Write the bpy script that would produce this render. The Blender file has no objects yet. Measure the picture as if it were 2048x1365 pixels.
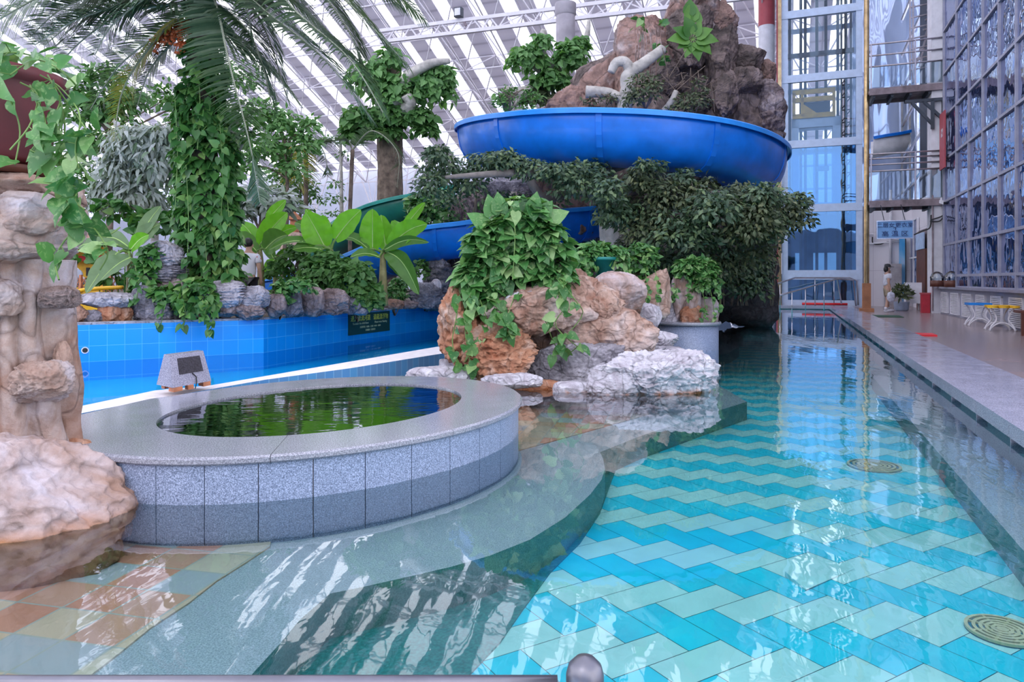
import bpy, math, random
import numpy as np
from mathutils import Vector, Matrix
from mathutils.geometry import tessellate_polygon

# ---------------------------------------------------------------- camera, sky, exposure
F, HC = 1440.0, 1.22            # focal length in pixels of the 2048 frame, camera height over the water
scene = bpy.context.scene
COL = scene.collection
cam_d = bpy.data.cameras.new('camera'); cam = bpy.data.objects.new('camera', cam_d); COL.objects.link(cam)
cam_d.sensor_width = 36.0; cam_d.lens = 36.0 * F / 2048.0
cam.location = (0, 0, HC); cam.rotation_euler = (math.pi / 2, 0, 0)
cam_d.shift_y = -122.5 / 2048.0; cam_d.clip_end = 400; cam_d.clip_start = 0.05
scene.camera = cam

world = bpy.data.worlds.new('sky'); scene.world = world; world.use_nodes = True
wn, wl = world.node_tree.nodes, world.node_tree.links
wn.clear()
w_out = wn.new('ShaderNodeOutputWorld'); w_bg = wn.new('ShaderNodeBackground')
w_tc = wn.new('ShaderNodeTexCoord'); w_sep = wn.new('ShaderNodeSeparateXYZ'); w_rmp = wn.new('ShaderNodeValToRGB')
w_nz = wn.new('ShaderNodeTexNoise'); w_nz.inputs['Scale'].default_value = 2.2; w_nz.inputs['Detail'].default_value = 5
w_mx = wn.new('ShaderNodeMixRGB'); w_mr = wn.new('ShaderNodeMapRange')
wl.new(w_tc.outputs['Generated'], w_sep.inputs[0]); wl.new(w_sep.outputs['Z'], w_rmp.inputs[0])
wl.new(w_tc.outputs['Generated'], w_nz.inputs['Vector'])
e = w_rmp.color_ramp.elements
e[0].position = 0.0; e[0].color = (0.42, 0.62, 1.0, 1); e[1].position = 0.55; e[1].color = (0.66, 0.74, 1.0, 1)
wl.new(w_nz.outputs['Fac'], w_mr.inputs[0]); w_mr.inputs[1].default_value = 0.38; w_mr.inputs[2].default_value = 0.56
wl.new(w_mr.outputs[0], w_mx.inputs[0]); wl.new(w_rmp.outputs[0], w_mx.inputs[1]); w_mx.inputs[2].default_value = (1.0, 0.97, 1.0, 1)
wl.new(w_mx.outputs[0], w_bg.inputs['Color']); w_bg.inputs['Strength'].default_value = 3.1
wl.new(w_bg.outputs[0], w_out.inputs['Surface'])

sun_d = bpy.data.lights.new('sun', 'SUN'); sun_d.energy = 0.5; sun_d.angle = math.radians(25); sun_d.color = (1.0, 0.95, 0.92)
sun = bpy.data.objects.new('sun', sun_d); COL.objects.link(sun)
sun.rotation_euler = (math.radians(38), math.radians(-12), math.radians(-20)); sun.location = (-5, -8, 30)

scene.view_settings.view_transform = 'Standard'; scene.view_settings.look = 'None'
scene.view_settings.gamma = 1.0; scene.view_settings.use_curve_mapping = False
scene.view_settings.exposure = -0.1
scene.cycles.use_denoising = True
scene.cycles.max_bounces = 7; scene.cycles.diffuse_bounces = 3; scene.cycles.glossy_bounces = 3
scene.cycles.transparent_max_bounces = 12; scene.cycles.transmission_bounces = 3
scene.cycles.caustics_reflective = False; scene.cycles.caustics_refractive = False
scene.cycles.use_adaptive_sampling = True; scene.cycles.adaptive_threshold = 0.03
scene.cycles.sample_clamp_indirect = 6.0

# ---------------------------------------------------------------- frames of reference
A = math.radians(21.0); SA, CA = math.sin(A), math.cos(A)
def Q(u, v, z=0.0): return np.array((u * SA + v * CA, u * CA - v * SA, z))      # along the pool, across it, up
def G(px, py, z): Y = F * (HC - z) / (py - 560.0); return np.array(((px - 1024.0) / F * Y, Y, z))
def W(px, py, Y): return np.array(((px - 1024.0) / F * Y, Y, HC - (py - 560.0) / F * Y))
rng = np.random.default_rng(7)
random.seed(7)

# ---------------------------------------------------------------- mesh building
class MB:
    def __init__(s): s.v = []; s.f = []; s.n = 0
    def add(s, V, Fs, m=0):
        V = np.asarray(V, float).reshape(-1, 3)
        if isinstance(Fs, np.ndarray): s.f.append((Fs + s.n, m))
        else:
            by = {}
            for f in Fs: by.setdefault(len(f), []).append(f)
            for k, l in by.items(): s.f.append((np.array(l, int) + s.n, m))
        s.v.append(V); s.n += len(V); return s
    def join(s, o):
        for a, m in o.f: s.f.append((a + s.n, m))
        s.v += o.v; s.n += o.n; return s
    def verts(s): return np.concatenate(s.v) if s.v else np.zeros((0, 3))
    # box from eight corners given by origin and three edge vectors
    def obox(s, o, a, b, c, m=0):
        o, a, b, c = (np.asarray(t, float) for t in (o, a, b, c))
        V = [o, o + a, o + a + b, o + b, o + c, o + a + c, o + a + b + c, o + b + c]
        return s.add(V, [(0, 3, 2, 1), (4, 5, 6, 7), (0, 1, 5, 4), (1, 2, 6, 5), (2, 3, 7, 6), (3, 0, 4, 7)], m)
    def box(s, x0, x1, y0, y1, z0, z1, m=0): return s.obox((x0, y0, z0), (x1 - x0, 0, 0), (0, y1 - y0, 0), (0, 0, z1 - z0), m)
    def qbox(s, u0, u1, v0, v1, z0, z1, m=0):
        o = Q(u0, v0, z0); return s.obox(o, Q(u0, v1, z0) - o, Q(u1, v0, z0) - o, (0, 0, z1 - z0), m)
    def bar(s, p, q, w, h=None, m=0, up=(0, 0, 1)):
        p, q = np.asarray(p, float), np.asarray(q, float); h = h or w; d = q - p; L = np.linalg.norm(d); d /= L
        up = np.asarray(up, float)
        if abs(d @ up) > .97: up = np.array((CA, -SA, 0.))
        x = np.cross(d, up); x /= np.linalg.norm(x); y = np.cross(x, d)
        return s.obox(p - x * w / 2 - y * h / 2, x * w, y * h, d * L, m)
    def tube(s, P, R, n=8, m=0, cap=True, jit=0):
        P = np.asarray(P, float); k = len(P); R = np.broadcast_to(np.asarray(R, float), (k,))
        T = np.gradient(P, axis=0); T /= np.linalg.norm(T, axis=1)[:, None] + 1e-12
        ref = np.array((0, 0, 1.)) if abs(T[0] @ (0, 0, 1)) < .9 else np.array((1., 0, 0))
        x = np.cross(T[0], ref); x /= np.linalg.norm(x); V = []
        a = np.linspace(0, 2 * math.pi, n, endpoint=False)
        for i in range(k):
            x = x - T[i] * (x @ T[i]); x /= np.linalg.norm(x) + 1e-12; y = np.cross(T[i], x)
            r = R[i] * (1 + jit * (rng.random(n) - .5))
            V.append(P[i] + (np.cos(a) * r)[:, None] * x + (np.sin(a) * r)[:, None] * y)
        V = np.concatenate(V); i, j = np.meshgrid(np.arange(k - 1), np.arange(n), indexing='ij'); j2 = (j + 1) % n
        s.add(V, np.stack([i * n + j, i * n + j2, (i + 1) * n + j2, (i + 1) * n + j], -1).reshape(-1, 4), m)
        if cap:
            s.f.append((np.array([[s.n - k * n + t for t in range(n)][::-1]]), m)); s.f.append((np.array([[s.n - n + t for t in range(n)]]), m))
        return s
    def lathe(s, c, prof, n=24, m=0, sx=1., sy=1.):
        P = np.asarray(prof, float); a = np.linspace(0, 2 * math.pi, n, endpoint=False); k = len(P)
        V = np.stack([c[0] + sx * P[:, 0, None] * np.cos(a), c[1] + sy * P[:, 0, None] * np.sin(a), c[2] + P[:, 1, None] + 0 * a], -1).reshape(-1, 3)
        i, j = np.meshgrid(np.arange(k - 1), np.arange(n), indexing='ij'); j2 = (j + 1) % n
        return s.add(V, np.stack([i * n + j, i * n + j2, (i + 1) * n + j2, (i + 1) * n + j], -1).reshape(-1, 4), m)
    def grid(s, V, m=0, closed=False):      # V (a,b,3)
        V = np.asarray(V, float); a, b = V.shape[:2]
        i, j = np.meshgrid(np.arange(a - 1), np.arange(b if closed else b - 1), indexing='ij'); j2 = (j + 1) % b
        return s.add(V.reshape(-1, 3), np.stack([i * b + j, i * b + j2, (i + 1) * b + j2, (i + 1) * b + j], -1).reshape(-1, 4), m)
    def prism(s, poly, z0, z1, m=0, sides=True, ms=None):
        P = [np.asarray(p, float)[:2] for p in poly]; n = len(P)
        area = sum(P[i][0] * P[(i + 1) % n][1] - P[(i + 1) % n][0] * P[i][1] for i in range(n))
        if area < 0: P = P[::-1]
        top = [(p[0], p[1], z1) for p in P]; tri = tessellate_polygon([[Vector(t) for t in top]])
        fs = []
        for t in tri:
            a, b, c = (np.array(top[i]) for i in t)
            fs.append(tuple(t) if np.cross(b - a, c - a)[2] > 0 else tuple(reversed(t)))
        s.add(top, fs, m)
        if sides:
            s.add([(p[0], p[1], z) for z in (z0, z1) for p in P], [(i, (i + 1) % n, n + (i + 1) % n, n + i) for i in range(n)], m if ms is None else ms)
            s.add([(p[0], p[1], z0) for p in P], [tuple(reversed(f)) for f in fs], m)
        return s
    def ball(s, c, r, sub=2, m=0):
        V, Fc = ico(sub); return s.add(V * np.asarray(r, float) + np.asarray(c, float), Fc, m)

_ico = {}
def ico(sub):
    if sub not in _ico:
        t = (1 + 5 ** .5) / 2
        V = [np.array(p, float) for p in [(-1, t, 0), (1, t, 0), (-1, -t, 0), (1, -t, 0), (0, -1, t), (0, 1, t), (0, -1, -t), (0, 1, -t), (t, 0, -1), (t, 0, 1), (-t, 0, -1), (-t, 0, 1)]]
        V = [p / np.linalg.norm(p) for p in V]
        Fc = [(0, 11, 5), (0, 5, 1), (0, 1, 7), (0, 7, 10), (0, 10, 11), (1, 5, 9), (5, 11, 4), (11, 10, 2), (10, 7, 6), (7, 1, 8), (3, 9, 4), (3, 4, 2), (3, 2, 6), (3, 6, 8), (3, 8, 9), (4, 9, 5), (2, 4, 11), (6, 2, 10), (8, 6, 7), (9, 8, 1)]
        for _ in range(sub):
            mid = {}; N = []
            def md(a, b):
                k = (min(a, b), max(a, b))
                if k not in mid:
                    p = V[a] + V[b]; V.append(p / np.linalg.norm(p)); mid[k] = len(V) - 1
                return mid[k]
            for a, b, c in Fc:
                x, y, z = md(a, b), md(b, c), md(c, a); N += [(a, x, z), (b, y, x), (c, z, y), (x, y, z)]
            Fc = N
        _ico[sub] = (np.array(V), np.array(Fc, int))
    return _ico[sub]

def mesh_from(mb, name, mats, origin, smooth):
    V = mb.verts() - np.asarray(origin); me = bpy.data.meshes.new(name)
    loops = np.concatenate([a.reshape(-1) for a, _ in mb.f]); tot = np.concatenate([np.full(len(a), a.shape[1]) for a, _ in mb.f])
    mi = np.concatenate([np.full(len(a), m) for a, m in mb.f]); st = np.concatenate([[0], np.cumsum(tot)[:-1]])
    me.vertices.add(len(V)); me.vertices.foreach_set('co', V.astype(np.float32).ravel())
    me.loops.add(len(loops)); me.loops.foreach_set('vertex_index', loops.astype(np.int32))
    me.polygons.add(len(tot)); me.polygons.foreach_set('loop_start', st.astype(np.int32))
    me.polygons.foreach_set('material_index', mi.astype(np.int32))
    for m in mats: me.materials.append(m)
    me.update(calc_edges=True); me.validate()
    if smooth: me.polygons.foreach_set('use_smooth', np.ones(len(me.polygons), bool))
    else: me.polygons.foreach_set('use_smooth', np.zeros(len(me.polygons), bool))
    return me

def root_loc(o):
    l = Vector((0, 0, 0))
    while o is not None: l += o.location; o = o.parent
    return np.array(l)
def obj(name, mb, mats, parent=None, smooth=False, loc=None, label=None):
    if not isinstance(mats, (list, tuple)): mats = [mats]
    org = root_loc(parent) if parent is not None else (np.asarray(loc, float) if loc is not None else np.zeros(3))
    o = bpy.data.objects.new(name, mesh_from(mb, name, mats, org, smooth)); COL.objects.link(o)
    if parent is not None: o.parent = parent
    else: o.location = Vector(org)
    if label: o['label'] = label
    return o
def thing(name, label, cat, loc, group=None):
    o = bpy.data.objects.new(name, None); COL.objects.link(o); o.location = Vector(np.asarray(loc, float)); o.empty_display_size = .2
    return tag(o, label, cat, group)
def tag(o, label, cat, group=None, kind=None):
    o['label'] = label; o['category'] = cat
    if group: o['group'] = group
    if kind: o['kind'] = kind
    return o
def struct(name, mb, mats, label=None, smooth=False, parent=None):
    o = obj(name, mb, mats, parent, smooth)
    if parent is None:
        o['kind'] = 'structure'
        if label: o['label'] = label
    return o
def copy_tree(o, parent=None):
    c = o.copy(); COL.objects.link(c)
    if parent is not None: c.parent = parent
    for ch in list(o.children): copy_tree(ch, c)
    return c

# ---------------------------------------------------------------- noise
def _h(ix, iy, iz, s):
    with np.errstate(over='ignore'):
        h = (ix.astype(np.uint32) * np.uint32(374761393) + iy.astype(np.uint32) * np.uint32(668265263) + iz.astype(np.uint32) * np.uint32(2147483647) + np.uint32(s * 1013904223 & 0xffffffff))
        h = (h ^ (h >> np.uint32(13))) * np.uint32(1274126177); h = h ^ (h >> np.uint32(16))
    return (h & np.uint32(0xffff)).astype(float) / 32767.5 - 1.0
def vnoise(p, s=0):
    i = np.floor(p).astype(np.int64); f = p - i; f = f * f * (3 - 2 * f); r = 0
    i = i + 100000
    for dx in (0, 1):
        for dy in (0, 1):
            for dz in (0, 1):
                w = (f[:, 0] if dx else 1 - f[:, 0]) * (f[:, 1] if dy else 1 - f[:, 1]) * (f[:, 2] if dz else 1 - f[:, 2])
                r = r + w * _h(i[:, 0] + dx, i[:, 1] + dy, i[:, 2] + dz, s)
    return r
def fbm(p, s=0, o=4):
    r = 0; a = 1.
    for k in range(o): r = r + a * vnoise(p * (2.03 ** k) + k * 7.3, s + k); a *= .5
    return r / 1.9
def ridged(p, s=0, o=3):
    r = 0; a = 1.
    for k in range(o): r = r + a * (1 - 2 * np.abs(vnoise(p * (2.1 ** k) + k * 3.1, s + k))); a *= .5
    return r / 1.75

def rock_mb(c, r, seed, sub=4, cuts=9, cut=.72, amp=.14, freq=1.5, strata=0., sk=5., rot=0., tilt=0., fine=.05, pw=2.8):
    V, Fc = ico(sub); g = np.random.default_rng(seed + 1000); p = V.copy()
    p = p / (np.abs(p) ** pw).sum(1)[:, None] ** (1 / pw)
    for k in range(cuts):
        n = g.normal(size=3); n /= np.linalg.norm(n); d = g.uniform(cut, 1.08); ov = np.maximum(0, p @ n - d); p = p - (ov * .92)[:, None] * n
    r = np.asarray(r, float); asp = r / r.mean(); q = p * asp
    nz = amp * fbm(q * freq + seed * 3.7, seed) + fine * ridged(q * freq * 2.8 + seed, seed + 9, 3) + fine * .5 * fbm(q * freq * 9, seed + 5, 3)
    p = p * (1 + nz)[:, None]
    if strata:
        zz = p[:, 2] * asp[2] * sk + 1.1 * fbm(q * 1.2, seed + 3); st = np.abs((zz % 1.0) - .5) * 2; st = np.clip(st * 3 - .6, -.6, 1) * np.clip(.5 + 1.2 * vnoise(q * 1.7, seed + 6), 0, 1)
        p[:, :2] *= (1 + strata * (st - .5) + strata * .5 * vnoise(np.c_[np.zeros(len(p)), np.zeros(len(p)), np.floor(zz)] * 1.7, seed))[:, None]
    p = p * r
    if tilt: ct, s_ = math.cos(tilt), math.sin(tilt); p = np.c_[p[:, 0] * ct + p[:, 2] * s_, p[:, 1], -p[:, 0] * s_ + p[:, 2] * ct]
    if rot: ct, s_ = math.cos(rot), math.sin(rot); p = np.c_[p[:, 0] * ct - p[:, 1] * s_, p[:, 0] * s_ + p[:, 1] * ct, p[:, 2]]
    return MB().add(p + np.asarray(c), Fc)

# ---------------------------------------------------------------- materials
class NT:
    def __init__(s, name):
        s.m = bpy.data.materials.new(name); s.m.use_nodes = True; s.t = s.m.node_tree; s.t.nodes.clear()
        s.out = s.n('ShaderNodeOutputMaterial'); s.co = None
    def n(s, typ, **kw):
        x = s.t.nodes.new(typ)
        for k, v in kw.items():
            if k.startswith('i_'): x.inputs[k[2:].replace('_', ' ')].default_value = v
            else: setattr(x, k, v)
        return x
    def l(s, a, b): s.t.links.new(a, b)
    def coords(s, kind='Object', scale=(1, 1, 1), rot=(0, 0, 0)):
        mp = s.n('ShaderNodeMapping'); mp.inputs['Scale'].default_value = scale; mp.inputs['Rotation'].default_value = rot
        if kind == 'World': s.l(s.n('ShaderNodeNewGeometry').outputs['Position'], mp.inputs[0])
        else: s.l(s.n('ShaderNodeTexCoord').outputs['Object'], mp.inputs[0])
        return mp.outputs[0]
    def noise(s, vec, scale, detail=4, rough=.55, dist=0):
        x = s.n('ShaderNodeTexNoise'); s.l(vec, x.inputs['Vector']); x.inputs['Scale'].default_value = scale; x.inputs['Detail'].default_value = detail
        x.inputs['Roughness'].default_value = rough; x.inputs['Distortion'].default_value = dist; return x.outputs['Fac']
    def ramp(s, fac, stops, interp='LINEAR'):
        x = s.n('ShaderNodeValToRGB'); s.l(fac, x.inputs[0]); x.color_ramp.interpolation = interp; el = x.color_ramp.elements
        while len(el) < len(stops): el.new(.5)
        for k, (p, c) in enumerate(stops): el[k].position = p; el[k].color = tuple(c) + (1,) if len(c) == 3 else c
        return x.outputs[0]
    def mix(s, fac, a, b, mode='MIX'):
        x = s.n('ShaderNodeMixRGB', blend_type=mode)
        for i, t in zip((0, 1, 2), (fac, a, b)):
            if hasattr(t, 'is_output'): s.l(t, x.inputs[i])
            elif i == 0: x.inputs[0].default_value = t
            else: x.inputs[i].default_value = tuple(t) + (1,) if len(t) == 3 else t
        return x.outputs[0]
    def math(s, op, a, b=0., c=0.):
        x = s.n('ShaderNodeMath', operation=op)
        for i, t in enumerate((a, b, c)):
            if hasattr(t, 'is_output'): s.l(t, x.inputs[i])
            else: x.inputs[i].default_value = t
        return x.outputs[0]
    def bump(s, h, strength=.4, dist=.02, prev=None):
        x = s.n('ShaderNodeBump'); s.l(h, x.inputs['Height']); x.inputs['Strength'].default_value = strength; x.inputs['Distance'].default_value = dist
        if prev is not None: s.l(prev, x.inputs['Normal'])
        return x.outputs[0]
    def pbr(s, col, rough=.5, metal=0., bump=None, transl=0., spec=.5, coat=0.):
        p = s.n('ShaderNodeBsdfPrincipled')
        if hasattr(col, 'is_output'): s.l(col, p.inputs['Base Color'])
        else: p.inputs['Base Color'].default_value = tuple(col) + (1,)
        if hasattr(rough, 'is_output'): s.l(rough, p.inputs['Roughness'])
        else: p.inputs['Roughness'].default_value = rough
        p.inputs['Metallic'].default_value = metal; p.inputs['Specular IOR Level'].default_value = spec; p.inputs['Coat Weight'].default_value = coat
        if bump is not None: s.l(bump, p.inputs['Normal'])
        o = p.outputs[0]
        if transl:
            t = s.n('ShaderNodeBsdfTranslucent'); mx = s.n('ShaderNodeMixShader'); mx.inputs[0].default_value = transl
            if hasattr(col, 'is_output'): s.l(s.mix(1, col, (1.5, 1.7, .7), 'MULTIPLY'), t.inputs[0])
            else: t.inputs[0].default_value = (min(1, col[0] * 1.5), min(1, col[1] * 1.7), col[2] * .7, 1)
            s.l(o, mx.inputs[1]); s.l(t.outputs[0], mx.inputs[2]); o = mx.outputs[0]
        s.l(o, s.out.inputs[0]); return s.m

def plain(name, col, rough=.5, metal=0., var=.12, scale=6., bump=0., spec=.5, coat=0.):
    t = NT(name); c = t.coords(); nz = t.noise(c, scale, 5)
    d = tuple(max(0, x * (1 - var * 1.6)) for x in col); b = tuple(min(1, x * (1 + var)) for x in col)
    cc = t.ramp(nz, [(.3, d), (.7, b)])
    bp = t.bump(t.noise(c, scale * 5, 4), bump, .01) if bump else None
    return t.pbr(cc, rough, metal, bp, spec=spec, coat=coat)
def leafmat(name, c1, c2, rough=.45, transl=.25, edge=None, vari=False):
    t = NT(name); g = t.n('ShaderNodeNewGeometry'); c = t.ramp(g.outputs['Random Per Island'], [(0, c1), (.75, c2), (1., edge or c2)])
    nz = t.noise(t.coords(), 9, 3); c = t.mix(t.math('MULTIPLY', nz, .5), c, tuple(x * .55 for x in c1))
    if vari: c = t.mix(t.math('MULTIPLY', t.ramp(t.noise(t.coords(), 22, 3, .6, 1.), [(.54, (0, 0, 0)), (.66, (1, 1, 1))]), .38), c, (.40, .55, .26))
    return t.pbr(c, rough, 0, None, transl, spec=.4)
def rockmat(name, c1, c2, c3, scale=2.2, rust=None, rust_z=.1, bump=.8, speck=.35):
    t = NT(name); c = t.coords(); n1 = t.noise(c, scale, 7, .6, .6); n2 = t.noise(c, scale * 4.5, 6, .65)
    col = t.ramp(n1, [(.34, c1), (.5, c2), (.64, c3)])
    col = t.mix(t.math('MULTIPLY', t.ramp(n2, [(.42, (0, 0, 0)), (.6, (1, 1, 1))]), speck), col, tuple(x * .45 for x in c1))
    vo = t.n('ShaderNodeTexVoronoi', feature='DISTANCE_TO_EDGE'); wv = t.mix(.12, c, t.n('ShaderNodeTexNoise').outputs['Color'])
    dn = t.n('ShaderNodeTexNoise'); t.l(c, dn.inputs['Vector']); dn.inputs['Scale'].default_value = 3.
    t.l(t.mix(.3, c, dn.outputs['Color']), vo.inputs['Vector']); vo.inputs['Scale'].default_value = scale * 1.7
    cr = t.ramp(vo.outputs['Distance'], [(0, (0, 0, 0)), (.05, (1, 1, 1))])
    col = t.mix(t.math('MULTIPLY', t.math('SUBTRACT', 1., cr), .35), col, tuple(x * .25 for x in c1))
    if rust is not None:
        gz = t.n('ShaderNodeSeparateXYZ'); t.l(t.coords('World'), gz.inputs[0]); hz = t.math('ADD', gz.outputs['Z'], t.math('MULTIPLY', t.math('SUBTRACT', n1, .5), -.35))
        k = t.n('ShaderNodeMapRange'); t.l(hz, k.inputs[0]); k.inputs[1].default_value = rust_z; k.inputs[2].default_value = rust_z - .07
        col = t.mix(k.outputs[0], col, rust)
    bp = t.bump(n2, bump * .6, .05); bp = t.bump(t.noise(c, scale * 14, 5, .7), bump * .5, .015, bp); bp = t.bump(cr, bump * .5, .03, bp)
    return t.pbr(col, .82, 0, bp, spec=.25)

def granite(name, lo=(.09, .12, .20), mid=(.26, .33, .50), hi=(.58, .66, .90), scale=150, rough=.35, wet=0., joints=None):
    t = NT(name); c = t.coords('World'); n1 = t.noise(c, scale, 3, .7); n2 = t.noise(c, 2.5, 5)
    col = t.ramp(n1, [(.36, lo), (.5, mid), (.62, hi)]); col = t.mix(t.math('MULTIPLY', n2, .45), col, tuple(x * .62 for x in mid))
    rg = rough
    if wet: rg = t.math('ADD', t.math('MULTIPLY', t.ramp(t.noise(c, 3.5, 4), [(.3, (0, 0, 0)), (.7, (1, 1, 1))]), wet), .05)
    bp = t.bump(t.noise(c, 60, 3), .15, .004)
    return t.pbr(col, rg, 0, bp, spec=.55)

def watermat(name, tint, bumps, refl=1.0, ior=1.36):
    t = NT(name); c = t.coords('World'); b = None
    for sc, st, di, strch in bumps:
        mp = t.n('ShaderNodeMapping'); mp.inputs['Scale'].default_value = strch; t.l(c, mp.inputs[0])
        b = t.bump(t.noise(mp.outputs[0], sc, 3, .5, .4), st, di, b)
    fr = t.n('ShaderNodeFresnel'); fr.inputs['IOR'].default_value = ior; t.l(b, fr.inputs['Normal'])
    gl = t.n('ShaderNodeBsdfGlossy'); gl.inputs['Roughness'].default_value = .02; t.l(b, gl.inputs['Normal']); gl.inputs['Color'].default_value = (.93, .96, 1, 1)
    tr = t.n('ShaderNodeBsdfTransparent'); tr.inputs[0].default_value = tuple(tint) + (1,)
    mx = t.n('ShaderNodeMixShader'); t.l(t.math('MULTIPLY', fr.outputs[0], refl), mx.inputs[0]); t.l(tr.outputs[0], mx.inputs[1]); t.l(gl.outputs[0], mx.inputs[2])
    t.l(mx.outputs[0], t.out.inputs[0]); return t.m
def glassmat(name, tint, refl=.25, rough=.02, bump=0., bscale=1.5, glosscol=(1, 1, 1)):
    t = NT(name); gl = t.n('ShaderNodeBsdfGlossy'); gl.inputs['Roughness'].default_value = rough; gl.inputs['Color'].default_value = tuple(glosscol) + (1,)
    tr = t.n('ShaderNodeBsdfTransparent'); tr.inputs[0].default_value = tuple(tint) + (1,); mx = t.n('ShaderNodeMixShader')
    lw = t.n('ShaderNodeFresnel'); lw.inputs['IOR'].default_value = 1.5; t.l(t.math('ADD', lw.outputs[0], refl), mx.inputs[0])
    if bump: t.l(t.bump(t.noise(t.coords('World'), bscale, 2), bump, .1), gl.inputs['Normal'])
    t.l(tr.outputs[0], mx.inputs[1]); t.l(gl.outputs[0], mx.inputs[2]); t.l(mx.outputs[0], t.out.inputs[0]); return t.m
def tilemat(name, size, colors, grout, rot=0., gw=.03, rough=.25, bondv=None, plane='XY', var=.1):
    # square/rectangular tiles with a random colour each; plane XY or along-wall (uses a rotated frame)
    t = NT(name); c = t.coords('World', rot=(0, 0, rot)); sp = t.n('ShaderNodeSeparateXYZ'); t.l(c, sp.inputs[0])
    a, b = (sp.outputs['X'], sp.outputs['Y']) if plane == 'XY' else ((sp.outputs['X'], sp.outputs['Z']) if plane == 'XZ' else (sp.outputs['Y'], sp.outputs['Z']))
    a = t.math('DIVIDE', a, size[0]); b = t.math('DIVIDE', b, size[1])
    if bondv: a = t.math('ADD', a, t.math('MULTIPLY', t.math('FLOOR', b), bondv))
    cb = t.n('ShaderNodeCombineXYZ'); t.l(t.math('FLOOR', a), cb.inputs[0]); t.l(t.math('FLOOR', b), cb.inputs[1])
    wnn = t.n('ShaderNodeTexWhiteNoise'); t.l(cb.outputs[0], wnn.inputs['Vector']); k = len(colors)
    col = t.ramp(wnn.outputs['Value'], [(i / k, cc) for i, cc in enumerate(colors)], 'CONSTANT')
    col = t.mix(t.math('MULTIPLY', t.noise(c, 6, 4), var * 2), col, tuple(x * .5 for x in colors[0]))
    def edge(x, w): fr = t.math('FRACT', x); return t.math('LESS_THAN', t.math('MINIMUM', fr, t.math('SUBTRACT', 1., fr)), w)
    g = t.math('MAXIMUM', edge(a, gw), edge(b, gw * size[0] / size[1])); col = t.mix(g, col, grout)
    return t.pbr(col, rough, 0, t.bump(t.math('SUBTRACT', 1., g), .3, .004))

MT = {}
MT['potleaf'] = leafmat('pothos_leaf', (.035, .15, .04), (.12, .32, .085), .33, .18, (.38, .55, .24), True)
MT['potleafdark'] = leafmat('pothos_leaf_deep', (.03, .12, .03), (.09, .26, .06), .38, .18, (.25, .42, .12))
MT['palm'] = leafmat('palm_leaflet', (.045, .10, .06), (.15, .23, .15), .4, .25, (.25, .32, .24))
MT['palmyellow'] = leafmat('palm_leaflet_yellow', (.55, .42, .12), (.35, .42, .10), .5, .3)
MT['rib'] = plain('palm_rib', (.34, .36, .27), .5)
MT['banana'] = leafmat('banana_leaf', (.10, .36, .02), (.24, .60, .04), .38, .35)
MT['bananadark'] = leafmat('banana_leaf_dark', (.05, .17, .03), (.13, .30, .05), .4, .2)
MT['ficus'] = leafmat('ficus_leaf', (.035, .075, .045), (.12, .20, .11), .4, .15, (.22, .30, .12))
MT['ficusolive'] = leafmat('ficus_leaf_olive', (.045, .07, .035), (.12, .16, .08), .45, .15, (.23, .25, .12))
MT['shrub'] = leafmat('shrub_leaf', (.05, .16, .04), (.14, .30, .09), .5, .25)
MT['pale'] = leafmat('pale_leaf', (.28, .34, .31), (.56, .60, .62), .5, .2, (.14, .26, .12))
MT['bananadull'] = leafmat('banana_leaf_dull', (.12, .22, .10), (.22, .34, .18), .4, .25)
MT['treeleaf'] = leafmat('tree_leaf', (.08, .22, .06), (.22, .42, .16), .5, .3)
MT['bark'] = plain('bark', (.20, .15, .12), .9, 0, .35, 5, .8)
MT['palebark'] = plain('pale_bark', (.48, .45, .42), .85, 0, .25, 5, .6)
MT['greenstem'] = plain('green_stem', (.16, .28, .07), .55, 0, .2, 8)
MT['rock_tan'] = rockmat('rock_tan', (.33, .17, .12), (.50, .35, .29), (.60, .50, .48), 2.4, (.42, .14, .05), .06)
MT['rock_pillar'] = rockmat('rock_pillar', (.34, .18, .12), (.46, .36, .33), (.54, .50, .56), 2.2, None, 0, .7, .3)
MT['rock_orange'] = rockmat('rock_orange', (.36, .13, .07), (.52, .27, .17), (.60, .45, .38), 3., (.38, .12, .04), .05)
MT['rock_white'] = rockmat('rock_white', (.40, .36, .42), (.62, .60, .68), (.76, .75, .83), 3.2, (.44, .15, .05), .02, .9, .25)
MT['rock_grey'] = rockmat('rock_grey', (.22, .21, .25), (.42, .40, .46), (.60, .58, .66), 3., (.40, .15, .06), -.02, .9)
MT['rock_wall'] = rockmat('rock_wall', (.14, .10, .10), (.30, .24, .25), (.44, .37, .38), 3., None, 0, .9, .4)
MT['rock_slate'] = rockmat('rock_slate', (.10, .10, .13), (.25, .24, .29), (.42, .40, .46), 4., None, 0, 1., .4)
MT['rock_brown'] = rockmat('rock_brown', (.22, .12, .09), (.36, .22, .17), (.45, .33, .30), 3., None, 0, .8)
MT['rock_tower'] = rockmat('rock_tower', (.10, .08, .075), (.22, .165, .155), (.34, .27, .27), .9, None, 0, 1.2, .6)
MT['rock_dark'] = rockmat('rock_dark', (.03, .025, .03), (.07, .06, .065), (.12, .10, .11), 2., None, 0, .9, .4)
MT['rock_red'] = rockmat('rock_red', (.19, .13, .115), (.33, .205, .175), (.42, .35, .35), 1.1, None, 0, 1.1, .5)
MT['rock_boulder'] = rockmat('rock_boulder', (.36, .23, .18), (.52, .43, .44), (.62, .58, .67), 1.8, (.40, .20, .11), .06, .6, .25)
MT['soil'] = plain('soil', (.07, .05, .035), .95, 0, .4, 12, .6)
MT['granite'] = granite('granite_cladding')
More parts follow.
